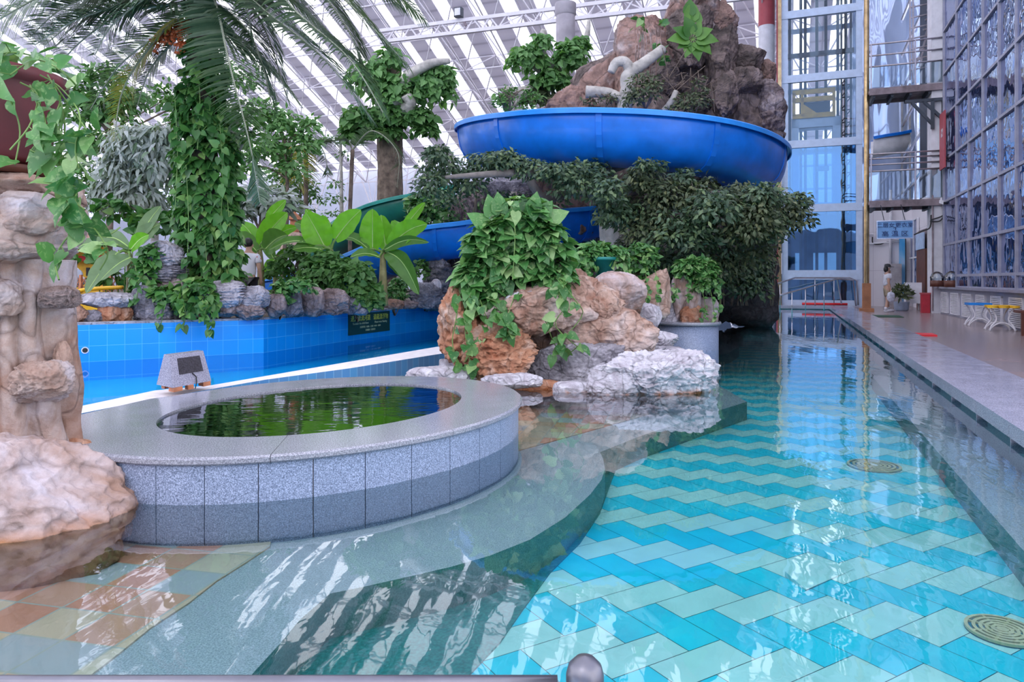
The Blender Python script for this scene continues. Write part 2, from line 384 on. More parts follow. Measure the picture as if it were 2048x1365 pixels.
MT['granite_top'] = granite('granite_rim', (.17, .175, .21), (.31, .32, .39), (.52, .53, .62), 130, .3, .16)
MT['granite_kerb'] = granite('granite_kerb', (.20, .20, .27), (.36, .36, .47), (.62, .61, .76), 130, .3, .2)
MT['granite_sub'] = granite('granite_submerged', (.24, .31, .36), (.44, .53, .59), (.64, .74, .80), 130, .6)
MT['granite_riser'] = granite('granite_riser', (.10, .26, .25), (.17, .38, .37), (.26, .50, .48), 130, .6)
MT['grout'] = plain('grout', (.30, .24, .22), .9)
MT['white_strip'] = plain('white_coping', (.80, .76, .80), .5, 0, .08, 9)
MT['bluepaint'] = plain('blue_fibreglass', (.004, .17, .72), .34, 0, .14, 2.5, .04, .4, .15)
MT['bluerim'] = plain('blue_fibreglass_rim', (.015, .26, .80), .35, 0, .08, 3)
MT['greenpaint'] = plain('green_fibreglass', (.015, .20, .14), .35, 0, .15, 3)
MT['steel'] = plain('stainless_steel', (.62, .62, .66), .22, 1., .08, 8)
MT['dullsteel'] = plain('dull_steel', (.20, .20, .24), .35, .8, .15, 8)
MT['mullion'] = plain('grey_mullion', (.36, .36, .46), .5, .2, .12, 4)
MT['rail'] = plain('walkway_rail', (.42, .38, .42), .35, .7, .15, 8)
MT['whiteframe'] = plain('pale_blue_frame', (.55, .66, .86), .4, .1, .06, 5)
MT['whitepaint'] = plain('white_paint', (.78, .77, .84), .6, 0, .08, 4)
MT['trusswhite'] = plain('white_truss', (.80, .76, .82), .6, 0, .05, 4)
MT['darksteel'] = plain('dark_steel', (.05, .06, .08), .5, .3, .2, 4)
MT['rusty'] = plain('rusty_beam', (.30, .24, .27), .8, 0, .35, 2.5, .3)
MT['black'] = plain('black', (.012, .012, .016), .5)
MT['terracotta'] = plain('dark_terracotta', (.13, .025, .03), .55, 0, .15, 5)
MT['teal'] = plain('teal_plastic', (.01, .19, .18), .45, 0, .15, 6)
MT['orange'] = plain('orange_brick', (.60, .24, .13), .8, 0, .25, 9)
MT['red'] = plain('red_plastic', (.70, .02, .03), .45)
MT['yellow'] = plain('yellow_paint', (.95, .50, .02), .5, 0, .2, 5)
MT['wood'] = plain('dark_wood', (.12, .035, .02), .5, 0, .2, 4)
MT['gold'] = plain('gold_pipe', (.42, .30, .16), .25, .9, .2, 5)
MT['soilpot'] = MT['soil']
# ================================================================ THE SETTING
def VV(px, u): s = (px - 1024) / F; return (s * CA - SA) * u / (CA + s * SA)
def BZ(px, py, u): v = VV(px, u); Y = CA * u - SA * v; return v, HC - (py - 560) / F * Y
ZT, ZF = -.23, -.45            # shallow terrace, deep floor

# materials of the setting
MT['water'] = watermat('pool_water', (.82, .97, .98), [(1.5, .085, .05, (1.7, .45, 1)), (7, .035, .02, (1, .5, 1))], 1.5)
MT['water_river'] = watermat('river_water', (.80, .96, 1.0), [(1.4, .05, .04, (1, 1, 1))], .55)
MT['water_spa'] = watermat('spa_water', (.36, .43, .36), [(2.0, .12, .04, (.6, 1.6, 1)), (9, .05, .015, (.5, 1.5, 1))], 1.5)
MT['tile_white'] = plain('mosaic_pale', (.46, .90, .86), .4, 0, .07, 3)
MT['tile_blue'] = plain('mosaic_cyan', (.0, .74, .98), .4, 0, .10, 3)
MT['tile_grout'] = plain('mosaic_grout', (.02, .22, .30), .8)
MT['terrace_tile'] = tilemat('terrace_tile', (.24, .24), [(.84, .60, .40), (.80, .62, .44), (.80, .33, .22), (.50, .56, .60), (.82, .56, .38), (.78, .40, .28), (.78, .68, .52)], (.50, .52, .46), math.radians(13), .022, .4)
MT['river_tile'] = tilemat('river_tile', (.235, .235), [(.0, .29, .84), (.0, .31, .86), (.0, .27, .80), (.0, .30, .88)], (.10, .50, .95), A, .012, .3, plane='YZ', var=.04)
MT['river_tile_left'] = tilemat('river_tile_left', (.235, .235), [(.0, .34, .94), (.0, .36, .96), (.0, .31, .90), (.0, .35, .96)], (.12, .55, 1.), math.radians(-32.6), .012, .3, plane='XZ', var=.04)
MT['river_floor'] = plain('river_floor', (.0, .50, .98), .5, 0, .04, 1)
MT['tealshade'] = granite('teal_depth_shade', (.01, .16, .16), (.015, .24, .24), (.04, .34, .33), 60, .5)
MT['ledge_tile'] = tilemat('ledge_tile', (.12, .24), [(.10, .30, .62), (.10, .34, .66), (.12, .30, .58)], (.25, .50, .75), A, .03, .3, plane='YZ')
MT['deck'] = tilemat('deck_tile', (.6, .6), [(.31, .245, .25), (.33, .255, .26), (.295, .24, .25)], (.24, .19, .20), A, .006, .22, var=.15)
MT['land'] = plain('planting_soil', (.09, .07, .05), .95, 0, .4, 4, .5)
MT['roof_panel_x'] = tilemat('roof_panel', (50., .9), [(.58, .56, .64), (.62, .60, .68)], (.48, .46, .54), A, .0012, .8, var=.05)
_t = NT('roof_panel'); _c = _t.coords('World', rot=(0, 0, A)); _w = _t.n('ShaderNodeTexWave', wave_type='BANDS', bands_direction='Y'); _t.l(_c, _w.inputs[0]); _w.inputs['Scale'].default_value = .35; _w.inputs['Distortion'].default_value = .3
_p = _t.ramp(_w.outputs['Fac'], [(0, (.60, .57, .64)), (.12, (.80, .77, .85)), (1, (.86, .83, .90))]); _t.pbr(_p, .8); _q = _t.n('ShaderNodeBsdfTranslucent'); _t.l(_p, _q.inputs[0]); _x = _t.n('ShaderNodeMixShader'); _x.inputs[0].default_value = .17
_t.l(_t.out.inputs[0].links[0].from_socket, _x.inputs[1]); _t.l(_q.outputs[0], _x.inputs[2]); _t.l(_x.outputs[0], _t.out.inputs[0]); MT['roof_panel'] = _t.m
_t = NT('skylight_sheet'); _a = _t.n('ShaderNodeBsdfTransparent'); _b = _t.n('ShaderNodeBsdfTranslucent'); _b.inputs[0].default_value = (.95, .95, 1, 1)
_m = _t.n('ShaderNodeMixShader'); _m.inputs[0].default_value = .35; _t.l(_a.outputs[0], _m.inputs[1]); _t.l(_b.outputs[0], _m.inputs[2]); _t.l(_m.outputs[0], _t.out.inputs[0])
MT['skylight'] = _t.m
MT['wall_pale'] = plain('pale_wall_panel', (.62, .66, .80), .7, 0, .06, .6)
MT['wall_unseen_front'] = plain('unseen_front_wall', (.16, .19, .27), .8, 0, .3, .4)
MT['wall_white'] = tilemat('white_wall_panel', (1.1, 1.6), [(.80, .76, .82), (.82, .78, .84)], (.60, .56, .62), A, .008, .6, plane='XZ', var=.05)

# pool floor of zig-zag laid tiles
fl = MB(); row = math.radians(-14); ta = row + math.pi / 4
ea = np.array((math.cos(ta), math.sin(ta))); eb = np.array((-math.sin(ta), math.cos(ta))); WT, LT, gp = .20, .44, .002
o0 = np.array((1.39, 3.40)); quads = {0: [], 1: []}
def rect(s0, s1, t0, t1): return [(o0 + ea * a + eb * b) for a, b in ((s0 + gp, t0 + gp), (s1 - gp, t0 + gp), (s1 - gp, t1 - gp), (s0 + gp, t1 - gp))]
for band in range(-9, 58):
    for k in range(-60, 60):
        for kind in (0, 1):
            bs, bt = band * LT, band * LT
            if kind == 0: s0, t0 = bs - k * WT, bt + k * WT; r = rect(s0, s0 + LT, t0, t0 + WT)
            else: s0, t0 = bs - k * WT + LT, bt + k * WT; r = rect(s0 - 0, s0 + WT, t0 + 0, t0 + LT)
            c = sum(r) / 4; u = c[0] * SA + c[1] * CA; v = c[0] * CA - c[1] * SA
            if -1.2 < u < 33 and -3.4 - (1 if u < 6 else 0) < v < 1.9: quads[kind].append(r)
for kind in (0, 1):
    R = np.array(quads[kind]); n = len(R); V = np.concatenate([R, np.full((n, 4, 1), ZF + .004)], 2).reshape(-1, 3)
    fl.add(V, np.arange(4 * n).reshape(n, 4), kind)
pts = [Q(-2, -5), Q(-2, 2), Q(33, 2), Q(33, -5)]
fl.prism(pts, ZF - .06, ZF, 2)
struct('floor_pool', fl, [MT['tile_white'], MT['tile_blue'], MT['tile_grout']], 'pool floor laid in pale and cyan zig-zag tiles under water')

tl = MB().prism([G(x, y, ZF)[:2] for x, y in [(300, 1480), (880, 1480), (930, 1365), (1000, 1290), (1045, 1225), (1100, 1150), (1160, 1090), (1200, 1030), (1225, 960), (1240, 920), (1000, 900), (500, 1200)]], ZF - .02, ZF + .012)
struct('floor_step', tl, MT['tealshade'], 'plain floor strip along the terrace step, dark teal painted in as depth shading')  # dark tone of this plain strip paints in the shading of deeper water
# wavy shallow terrace
edge = [(430, 1440), (490, 1365), (560, 1288), (600, 1240), (660, 1188), (720, 1176), (800, 1158), (900, 1135), (980, 1112), (1060, 1080), (1130, 1036), (1180, 990), (1203, 960), (1210, 938), (1206, 918), (1200, 905),
        (1280, 873), (1350, 850), (1430, 824), (1494, 804), (1452, 780), (1411, 757), (1428, 748), (1438, 738), (1436, 730), (1427, 722), (1440, 711), (1462, 704), (1478, 694), (1474, 685), (1464, 679), (1478, 677), (1486, 675), (1480, 671), (1469, 668), (1478, 662), (1480, 656), (1466, 651), (1474, 643), (1462, 637), (1468, 630), (1466, 624)]
EP = [G(x, y, ZT)[:2] for x, y in edge]
land_r = [np.array(p) for p in [(10.4, 31.2), (7.5, 25.5), (5.2, 22.2), (1.9, 19.0)]]
ledge_lo = [G(x, y, .2)[:2] for x, y in [(1080, 680), (900, 705), (700, 737), (530, 760), (300, 800), (118, 836), (0, 870)]]
ter = MB().prism(EP + land_r + [np.array((1.5, 17.5))] + ledge_lo + [np.array((-5.5, 3.9)), np.array((-4.5, .6)), np.array((-1.1, .9))], ZF - .1, ZT, 0, ms=1)
struct('floor_terrace', ter, [MT['granite_sub'], MT['granite_riser']], 'submerged granite terrace with a wavy edge')
near_p = [G(x, y, ZT)[:2] for x, y in [(165, 1368), (242, 1308), (302, 1259), (377, 1210), (434, 1165), (491, 1129), (540, 1096)]] + [np.array((-1.5, 4.6)), np.array((-3.4, 4.3)), np.array((-5.0, 3.6)), np.array((-3.6, 1.2)), np.array((-1.75, 2.0))]
far_p = [G(x, y, ZT)[:2] for x, y in [(1030, 905), (1150, 872), (1270, 838), (1400, 800), (1330, 770), (1000, 752), (940, 800)]]
far_q = [G(x, y, ZT)[:2] for x, y in [(1350, 735), (1400, 722), (1420, 705), (1425, 695), (1360, 692), (1300, 700)]]
tm = MB().prism(near_p, ZT - .01, ZT + .008).prism(far_p, ZT - .01, ZT + .008).prism(far_q, ZT - .01, ZT + .008)
struct('floor_terrace_tile', tm, MT['terrace_tile'], 'square tan, salmon and grey tiles on the terrace')

# bench along the right side, kerb, deck
be = MB().prism([Q(-1.5, 1.19), Q(12.2, 1.19), Q(12.9, 1.24), Q(13.3, 1.36), Q(13.4, 1.7), Q(-1.5, 1.7)], ZF - .05, -.25, 0, ms=1)
struct('floor_bench', be, [MT['granite_sub'], MT['granite_riser']], 'submerged granite bench along the kerb')
kb = MB(); kb.qbox(-2, 33.2, 1.64, 2.38, -.6, .035, 1)
k = -2.0
while k < 32: kb.qbox(k + .003, min(k + 1.05, 32.0) - .003, 1.55, 2.38, .035, .15, 0); kb.qbox(k - .012, k + .012, 1.56, 1.66, -.08, .036, 0); k += 1.05
kb.qbox(32.0, 32.7, -7, 3.0, .03, .15, 0); kb.qbox(32.12, 32.6, -7, 3, -.6, .03, 1)
struct('trim_1', kb, [MT['granite_kerb'], MT['granite_sub']], 'grey granite overflow kerb along the pool')
dk = MB().prism([Q(-2, 2.38), Q(32.7, 2.38), Q(32.7, -8), Q(60, -8), Q(60, 30), Q(-2, 30)], -.1, .12)
struct('floor_deck', dk, MT['deck'], 'polished beige-brown tiled deck')

# land behind, ledge and river channel
rw = [np.array(p) for p in [(-9.2, 8.85), (-4.16, 12.06), (-1.7, 18.5)]]
gl = MB().prism([rw[0] + (-.05, .1), rw[1] + (-.03, .12), np.array((-1.8, 18.8)), np.array((1.9, 19.0)), np.array((3.2, 20.5)), np.array((2, 62)), np.array((-45, 62)), np.array((-45, 8))], -.8, .5)
gl.prism([np.array((1.9, 19.0)), np.array((5.2, 22.2)), np.array((7.5, 25.5)), np.array((10.4, 31.2)), Q(34, -7), Q(60, -7), np.array((2, 62)), np.array((3.2, 20.5))], -.8, .16)
struct('floor_planting', gl, MT['land'], 'planted ground behind the river wall')
wv = MB()
def wallseg(mb, p, q, z0, z1, th, m=0):
    p, q = np.array([*p, 0.]), np.array([*q, 0.]); d = q - p; d /= np.linalg.norm(d); n = np.array((-d[1], d[0], 0))
    mb.obox(p + (0, 0, z0), q - p, n * th, (0, 0, z1 - z0), m)
w1 = MB(); wallseg(w1, rw[0], rw[1], -.9, .55, .14); struct('wall_river_left', w1, MT['river_tile_left'], 'bright blue tiled river wall, left stretch')
w2 = MB(); wallseg(w2, rw[1], rw[2], -.9, .55, .14); wallseg(w2, rw[2], (1.9, 19.4), -.9, .55, .14); struct('wall_river_right', w2, MT['river_tile'], 'blue tiled river wall, right stretch')
cp = MB(); wallseg(cp, rw[0], rw[1], .55, .585, .22); wallseg(cp, rw[1] + (0, .0), rw[2], .55, .585, .22); struct('trim_2', cp, MT['rock_grey'], 'rough mortar coping on the river wall')
rf = MB().prism([np.array(p) for p in [(-12, 5), (-3, 3), (-1, 10), (4, 19.4), (-1.7, 18.7), (-4.2, 12.3), (-12, 7.5)]], -.9, -.28)
struct('floor_river', rf, MT['river_floor'], 'blue river floor')
ledge_hi = [G(x, y, .22)[:2] for x, y in [(-60, 858), (0, 842), (117, 817), (310, 777), (422, 767), (900, 687), (1080, 655)]]
lg = MB().prism(ledge_hi + ledge_lo, -1.0, .2, 0, ms=1)
struct('trim_3', lg, [MT['white_strip'], MT['ledge_tile']], 'white ledge between river and terrace')
wr = MB().prism([np.array(p) for p in [(-12, 3.5)]] + ledge_hi + [np.array(p) for p in [(1.8, 18.0), (1.9, 19.1), (-1.7, 18.6), (-4.16, 12.1), (-12, 7.1)]], 0, 0, sides=False)
tag(obj('river_water', wr, MT['water_river']), 'clear blue water of the lazy river behind the white ledge', 'water', kind='structure')
wm = MB().prism([Q(-1.5, 1.69), Q(32.1, 1.69), Q(32.1, -4.5), land_r[1] + (-.2, .3), land_r[2] + (-.2, .3), np.array((1.9, 19.1)), np.array((1.4, 17))] + [p for p in ledge_lo[:-1]] + [np.array((-5.5, 4.0)), np.array((-5.5, .4)), np.array((0.0, -1.0))], 0, 0, sides=False)
tag(obj('pool_water', wm, MT['water']), 'clear turquoise water filling the long hot-spring pool', 'water', kind='structure')

# ---- roof of alternating panels and skylights over a white space frame
prof = [(48, 9.8), (36, 14.7), (24, 19.6), (14, 22.5), (2, 24), (-14, 24)]
rp, sk = MB(), MB(); v = -62.0
while v < 34:
    for (u0, z0), (u1, z1) in zip(prof[:-1], prof[1:]):
        rp.add([Q(u0, v, z0), Q(u0, v + .95, z0), Q(u1, v + .95, z1), Q(u1, v, z1), Q(u0, v, z0 + .1), Q(u0, v + .95, z0 + .1), Q(u1, v + .95, z1 + .1), Q(u1, v, z1 + .1)], [(0, 1, 2, 3), (7, 6, 5, 4), (0, 3, 7, 4), (1, 5, 6, 2)])
        sk.add([Q(u0, v + .95, z0 + .05), Q(u0, v + 1.75, z0 + .05), Q(u1, v + 1.75, z1 + .05), Q(u1, v + .95, z1 + .05)], [(0, 1, 2, 3)])
    v += 1.75
struct('ceiling', rp, MT['roof_panel'], 'sloping hall roof of grey panels')
struct('window_skylight', sk, MT['skylight'], 'bright skylight strips in the sloping roof')
def roofz(u):
    for (u0, z0), (u1, z1) in zip(prof[:-1], prof[1:]):
        if u <= u0 and u >= u1: return z0 + (z1 - z0) * (u0 - u) / (u0 - u1)
    return prof[0][1]
sf = MB(); CELL = 2.6; us = np.arange(48, 15, -CELL); vs = np.arange(-44, 20, CELL)
def top(i, j): return Q(us[i], vs[j], roofz(us[i]) - .15)
def bot(i, j): u = us[i] - CELL / 2; return Q(u, vs[j] + CELL / 2, roofz(u) - 1.75)
for i in range(len(us) - 1):
    for j in range(len(vs) - 1):
        b = bot(i, j)
        for t in (top(i, j), top(i + 1, j), top(i, j + 1), top(i + 1, j + 1)): sf.bar(b, t, .055)
        if i + 2 < len(us): sf.bar(b, bot(i + 1, j), .065)
        if j + 2 < len(vs): sf.bar(b, bot(i, j + 1), .065)
        sf.bar(top(i, j), top(i + 1, j), .06); sf.bar(top(i, j), top(i, j + 1), .06)
# vertical truss against the far wall
for j in range(len(vs) - 1):
    a, b, c = Q(47.6, vs[j], 9.7), Q(47.6, vs[j + 1], 9.7), Q(47.6, vs[j] + CELL / 2, 6.6)
    for p, q in ((a, c), (b, c), (c, c + Q(0, CELL))): sf.bar(p, q, .07)
    for dv in (.3, .7): sf.bar(c, Q(47.6, vs[j] + CELL * dv, 9.7), .05)
struct('trim_space_frame', sf, MT['trusswhite'], 'white steel space frame under the roof')
wb = MB().qbox(49, 49.3, -64, 34, -1, 9.9); struct('wall_back', wb, MT['wall_pale'], 'pale blue-grey wall under the roof edge')
wlft = MB().qbox(-4, 49, -50, -49.7, -1, 6); struct('wall_left', wlft, MT['wall_pale'], 'pale wall far left of the hall')

struct('wall_unseen_front', MB().qbox(-18.3, -18, -50, 24, -1, 6.5), MT['wall_unseen_front'], 'unseen grey-blue wall added behind the camera to darken low elevator reflections')  # out of view, added to darken the low reflections in the elevator glass
# long truss beam crossing in front of the roof
tb = thing('truss_beam', 'pinkish-white lattice truss beam crossing below the roof', 'beam', Q(32, -6, 12))
bu = 30.0
def BP(px, py): v, z = BZ(px, py, bu); return Q(bu, v, z)
p1, p2, p3, p4 = BP(760, 62), BP(1560, -40), BP(760, 84), BP(1560, -12)
obj('chord', MB().bar(p1, p2, .16), MT['trusswhite'], tb); obj('chord', MB().bar(p3, p4, .16), MT['trusswhite'], tb)
wbm = MB()
for k in range(22):
    t0, t1 = k / 22, (k + .5) / 22; a = p1 + (p2 - p1) * t0; b = p3 + (p4 - p3) * t1; c = p1 + (p2 - p1) * (k + 1) / 22
    wbm.bar(a, b, .06); wbm.bar(b, c, .06)
obj('web', wbm, MT['trusswhite'], tb)
fl_ = thing('floodlight', 'small square floodlight fixed on the lattice truss beam', 'lamp', BP(922, 38))
a, b = BP(915, 22), BP(929, 36)
obj('housing', MB().qbox(bu - .35, bu - .1, BZ(914, 20, bu)[0], BZ(929, 20, bu)[0], BZ(920, 38, bu)[1], BZ(920, 20, bu)[1]), MT['darksteel'], fl_)
obj('lens', MB().qbox(bu - .38, bu - .35, BZ(916, 20, bu)[0], BZ(927, 20, bu)[0], BZ(920, 36, bu)[1], BZ(920, 22, bu)[1]), MT['whitepaint'], fl_)
obj('bracket', MB().bar(BP(925, 36), BP(932, 52), .1), MT['rusty'], fl_)

# columns
def column(px, u, rpx, z1, name, mats, label, cat='column', zsplit=None):
    v = VV(px, u); c = Q(u, v, .1); Y = c[1]; r = rpx * Y / F; t = thing(name, label, cat, c)
    if zsplit: obj('shaft', MB().lathe(c, [(r, 0), (r, zsplit)], 24), mats[0], t, True); obj('painted_band', MB().lathe(c, [(r * 1.02, zsplit), (r * 1.02, z1)], 24), mats[1], t, True, label='dark red band')
    else:
        obj('shaft', MB().lathe(c, [(r, 0), (r, z1)], 24), mats[0], t, True); obj('collar', MB().lathe(c, [(r, z1 - .5), (r * 1.12, z1 - .45), (r * 1.12, z1)], 24), mats[0], t, True)
    return t
MT['redpaint'] = plain('dark_red_paint', (.42, .07, .09), .5, 0, .08, 3)
MT['colgrey'] = plain('pale_trunk_column', (.46, .42, .47), .8, 0, .2, 1.2, .4)
column(1533, 34.5, 15.5, 15.1, 'roof_column', [MT['whitepaint'], MT['redpaint']], 'round white roof column with a dark red upper band', zsplit=1.22 + 503 / 1440 * 32.5)
column(1131, 28, 19, 12.3, 'trunk_column', [MT['colgrey']], 'grey bark-finished column rising left of the rock tower')

# ---- right-hand glass front
fac = thing('window_1', 'tall glass front with steel mullions on the right', 'window', Q(10, 4.75, 0)); del fac['category']; fac['kind'] = 'structure'
t = NT('mirror_glass'); bp = t.bump(t.noise(t.coords('World'), 1.3, 2), .5, .10)
gls = t.n('ShaderNodeBsdfGlossy'); gls.inputs['Roughness'].default_value = .03; gls.inputs[0].default_value = (.74, .80, 1, 1); t.l(bp, gls.inputs['Normal'])
dfs = t.n('ShaderNodeBsdfDiffuse'); dfs.inputs[0].default_value = (.03, .045, .13, 1); mx = t.n('ShaderNodeMixShader'); mx.inputs[0].default_value = .66
t.l(dfs.outputs[0], mx.inputs[1]); t.l(gls.outputs[0], mx.inputs[2]); t.l(mx.outputs[0], t.out.inputs[0]); MT['mirror'] = t.m
fv = 4.72; um = [26.9, 25.0, 23.4, 21.85, 20.3, 18.9, 17.4, 15.9, 14.4, 12.9, 11.4, 9.9]; zm = [1.0, 1.35, 2.35, 3.75, 5.1, 6.5, 7.9, 9.3, 10.7, 12.1, 13.5]
fr = MB()
for u in um: fr.qbox(u - .035, u + .035, fv - .03, fv + .05, .98, 13.5)
for z in zm: fr.qbox(9.9, 27, fv - .025, fv + .05, z - .035, z + .035)
obj('mullion_grid', fr, MT['mullion'], fac)
for a, b in zip(um[:-1], um[1:]):
    for z0, z1 in zip(zm[:-1], zm[1:]):
        g_ = random.uniform(-.012, .012); h_ = random.uniform(-.012, .012)
        obj('pane', MB().add([Q(b, fv + .02 + g_, z0), Q(a, fv + .02 - g_, z0), Q(a, fv + .02 - g_ + h_, z1), Q(b, fv + .02 + g_ + h_, z1), Q(b, fv + .04, z0), Q(a, fv + .04, z0), Q(a, fv + .04, z1), Q(b, fv + .04, z1)], [(0, 1, 2, 3), (7, 6, 5, 4), (0, 4, 5, 1), (3, 2, 6, 7)]), MT['mirror'], fac)
wl_ = MB().qbox(9, 27.2, 4.66, 4.9, .1, .97); struct('wall_right', wl_, plain('low_wall', (.34, .35, .44), .6, 0, .1, 2), 'low pale wall under the glass front')
si = MB().qbox(9, 27.2, 4.5, 4.95, .94, 1.0); struct('trim_sill', si, MT['granite_kerb'], 'granite sill below the glass front')
struct('wall_right_upper', MB().qbox(9.9, 33, 4.95, 5.2, .1, 14), MT['black'], 'dark interior behind the glass')
# louvre vents
for i, (pa, pb) in enumerate([(1866, 1880), (1885, 1898), (1904, 1920), (1927, 1946), (1955, 1973), (1985, 2006), (2022, 2050)]):
    def uat(px): s = (px - 1024) / F; return 4.66 * (CA + s * SA) / (s * CA - SA)
    u1, u0 = uat(pa), uat(pb); lv = thing('louvre_vent', '', 'vent', Q((u0 + u1) / 2, 4.64, .2), 'white louvre vents in the low wall')
    lv['label'] = ['white louvre vent nearest the square white pillar', 'second white louvre vent from the square white pillar', 'third white louvre vent from the square white pillar', 'white louvre vent left of the blue-topped stool', 'white louvre vent behind the blue-topped stool', 'white louvre vent right behind the yellow-edged stool', 'white louvre vent behind the brown chair leg, nearest the camera'][i]
    f_ = MB(); 
    for a, b, c, d in ((u0, u1, .18, .21), (u0, u1, .80, .83), (u0, u0 + .04, .2, .82), (u1 - .04, u1, .2, .82)): f_.qbox(a, b, 4.61, 4.66, c, d)
    obj('frame', f_, MT['whitepaint'], lv)
    s_ = MB()
    for k in range(14): z = .225 + k * .042; s_.obox(Q(u0 + .04, 4.655, z + .02), Q(u1 - u0 - .08, 0), Q(0, -.04, -.02), (0, 0, .012))
    obj('slats', s_, MT['whitepaint'], lv)
struct('wall_back_right', MB().qbox(33.4, 33.6, 2.9, 6.5, .1, 4.3), MT['wall_white'], 'white panelled wall behind the walkway')
struct('wall_recess', MB().qbox(27.4, 33.4, 4.72, 4.9, .1, 4.3), MT['wall_white'], 'white side wall by the door')
t = NT('wavy_pale_glass'); bp = t.bump(t.noise(t.coords('World', (1, 1, .25)), .8, 2), .6, .3)
gls = t.n('ShaderNodeBsdfGlossy'); gls.inputs['Roughness'].default_value = .04; gls.inputs[0].default_value = (.75, .82, 1, 1); t.l(bp, gls.inputs['Normal'])
dfs = t.n('ShaderNodeBsdfDiffuse'); dfs.inputs[0].default_value = (.42, .52, .78, 1); mx = t.n('ShaderNodeMixShader'); mx.inputs[0].default_value = .3
t.l(dfs.outputs[0], mx.inputs[1]); t.l(gls.outputs[0], mx.inputs[2]); t.l(mx.outputs[0], t.out.inputs[0]); MT['paleglass'] = t.m
struct('window_2', MB().qbox(34.5, 34.7, 2.6, 9, 4.3, 22), MT['paleglass'], 'large wavy pale blue glass wall behind the walkways')
fr = MB()
for px in (1806, 1822, 1838, 1854): v = VV(px, 34); fr.qbox(34.3, 34.45, v - .04, v + .04, 4.3, 9.5)
for i in range(6): fr.bar(Q(34.3, VV(1806, 34), 5.0 + i * 1.5 - .3), Q(33.2, VV(1866, 33.2), 6.2 + i * 1.7), .08)
struct('trim_mullions', fr, MT['steel'], 'slanting mullions of the rear glass wall')
# door, side window, mural strip
def sidev(px): s = (px - 1024) / F; return 4.72 * (CA + s * SA) / (s * CA - SA)
d_ = thing('door_1', 'dark brown door at the end of the deck', 'door', Q(29, 4.7, .12)); del d_['category']; d_['kind'] = 'structure'
ua, ub = sidev(1858), sidev(1840)
obj('leaf', MB().qbox(ua, ub, 4.6, 4.7, .12, 2.35), MT['wood'], d_); obj('frame', MB().qbox(ua - .08, ub + .08, 4.68, 4.74, .12, 3.1), MT['rusty'], d_)
obj('notice', MB().qbox(ua + .1, ub - .1, 4.56, 4.6, 2.35, 2.95), plain('notice_blue', (.45, .60, .85), .5), d_)
w_ = thing('window_3', 'narrow grey window beside the brown door', 'window', Q(31.5, 4.7, 1.2)); del w_['category']; w_['kind'] = 'structure'
ua, ub = sidev(1839), sidev(1817); obj('pane', MB().qbox(ua, ub, 4.66, 4.71, 1.1, 3.6), MT['mirror'], w_)
f_ = MB(); [f_.qbox(u - .04, u + .04, 4.62, 4.7, 1.05, 3.6) for u in np.linspace(ua, ub, 4)]; [f_.qbox(ua, ub, 4.62, 4.7, z - .03, z + .03) for z in (1.05, 2.1, 3.6)]; obj('frame', f_, MT['whitepaint'], w_)
ms = thing('mural_panel', 'narrow blue and pink painted panel in the corner beside the side window', 'panel', Q(33.3, VV(1806, 33), .2))
tt = NT('mural'); MTm = tt.pbr(tt.ramp(tt.noise(tt.coords('World', (1, 1, .5)), 1.2, 3), [(.35, (.05, .35, .75)), (.5, (.25, .55, .85)), (.6, (.75, .50, .65)), (.7, (.5, .7, .9))]), .6)
obj('board', MB().qbox(33.2, 33.36, VV(1799, 33.2), VV(1812, 33.2), .15, 2.9), MTm, ms)
obj('strip', MB().qbox(33.17, 33.2, VV(1810, 33.2), VV(1812, 33.2), .15, 2.9), MT['darksteel'], ms)
# square pillar
pl = thing('square_pillar', 'square white pillar rising from the deck to the upper walkway', 'pillar', Q(27.3, 4.6, .12))
obj('shaft', MB().qbox(27.1, 27.9, VV(1862, 27.2), VV(1893, 27.2), .12, 14), MT['whitepaint'], pl)
obj('cable_conduit', MB().tube([Q(27.05, VV(1866, 27), z) for z in (.2, 2, 4)], .025, 6), MT['rusty'], pl)

# ---- elevator tower
EV0, EV1, EU0, EU1 = -.26, 2.86, 33.0, 35.4
ev = thing('elevator_shaft', 'glass elevator shaft in a pale blue steel frame', 'elevator', Q(34, 1.3, .12))
for v, w in ((EV0, .24), (EV1 - .24, .24)):
    for u in (EU0, EU1 - .2): obj('corner_post', MB().qbox(u, u + .2, v, v + w, .12, 20), MT['whiteframe'], ev)
MT['tintglass'] = glassmat('shaft_glass', (.87, .91, .93), .0, .02, .02, 1.1, (.72, .86, 1))
MT['blueglass'] = glassmat('shaft_glass_low', (.45, .74, .94), .12, .02, .05, .9, (.65, .84, 1))
zb = [.2, 1.43, 4.26, 7.0, 9.8, 12.55, 15.3, 18.]
for i, z in enumerate(zb):
    b_ = MB(); h = .16 if i != 1 else .2
    b_.qbox(EU0 - .03, EU0 + .15, EV0, EV1, z - h, z + h); b_.qbox(EU1 - .15, EU1, EV0, EV1, z - h * .6, z + h * .6)
    for v in (EV0 + .05, EV1 - .15): b_.qbox(EU0, EU1, v, v + .1, z - h, z + h)
    obj('cross_beam', b_, MT['whiteframe'], ev)
    if i + 1 < len(zb):
        z1 = zb[i + 1]; gm = MT['blueglass'] if z < 6 else MT['tintglass']; 
        for k in range(2): va = EV0 + .24 + k * 1.32; obj('pane', MB().qbox(EU0 + .05, EU0 + .06, va, va + 1.32, z, z1), gm, ev)
        obj('pane', MB().qbox(EU0 + .1, EU1 - .1, EV0 + .1, EV0 + .11, z, z1), gm, ev)
rl = MB()
for px in (1580, 1602, 1611, 1634, 1652, 1676, 1692): v = VV(px, 34.6); rl.qbox(34.5, 34.62, v - .07, v + .05, .2, 20)
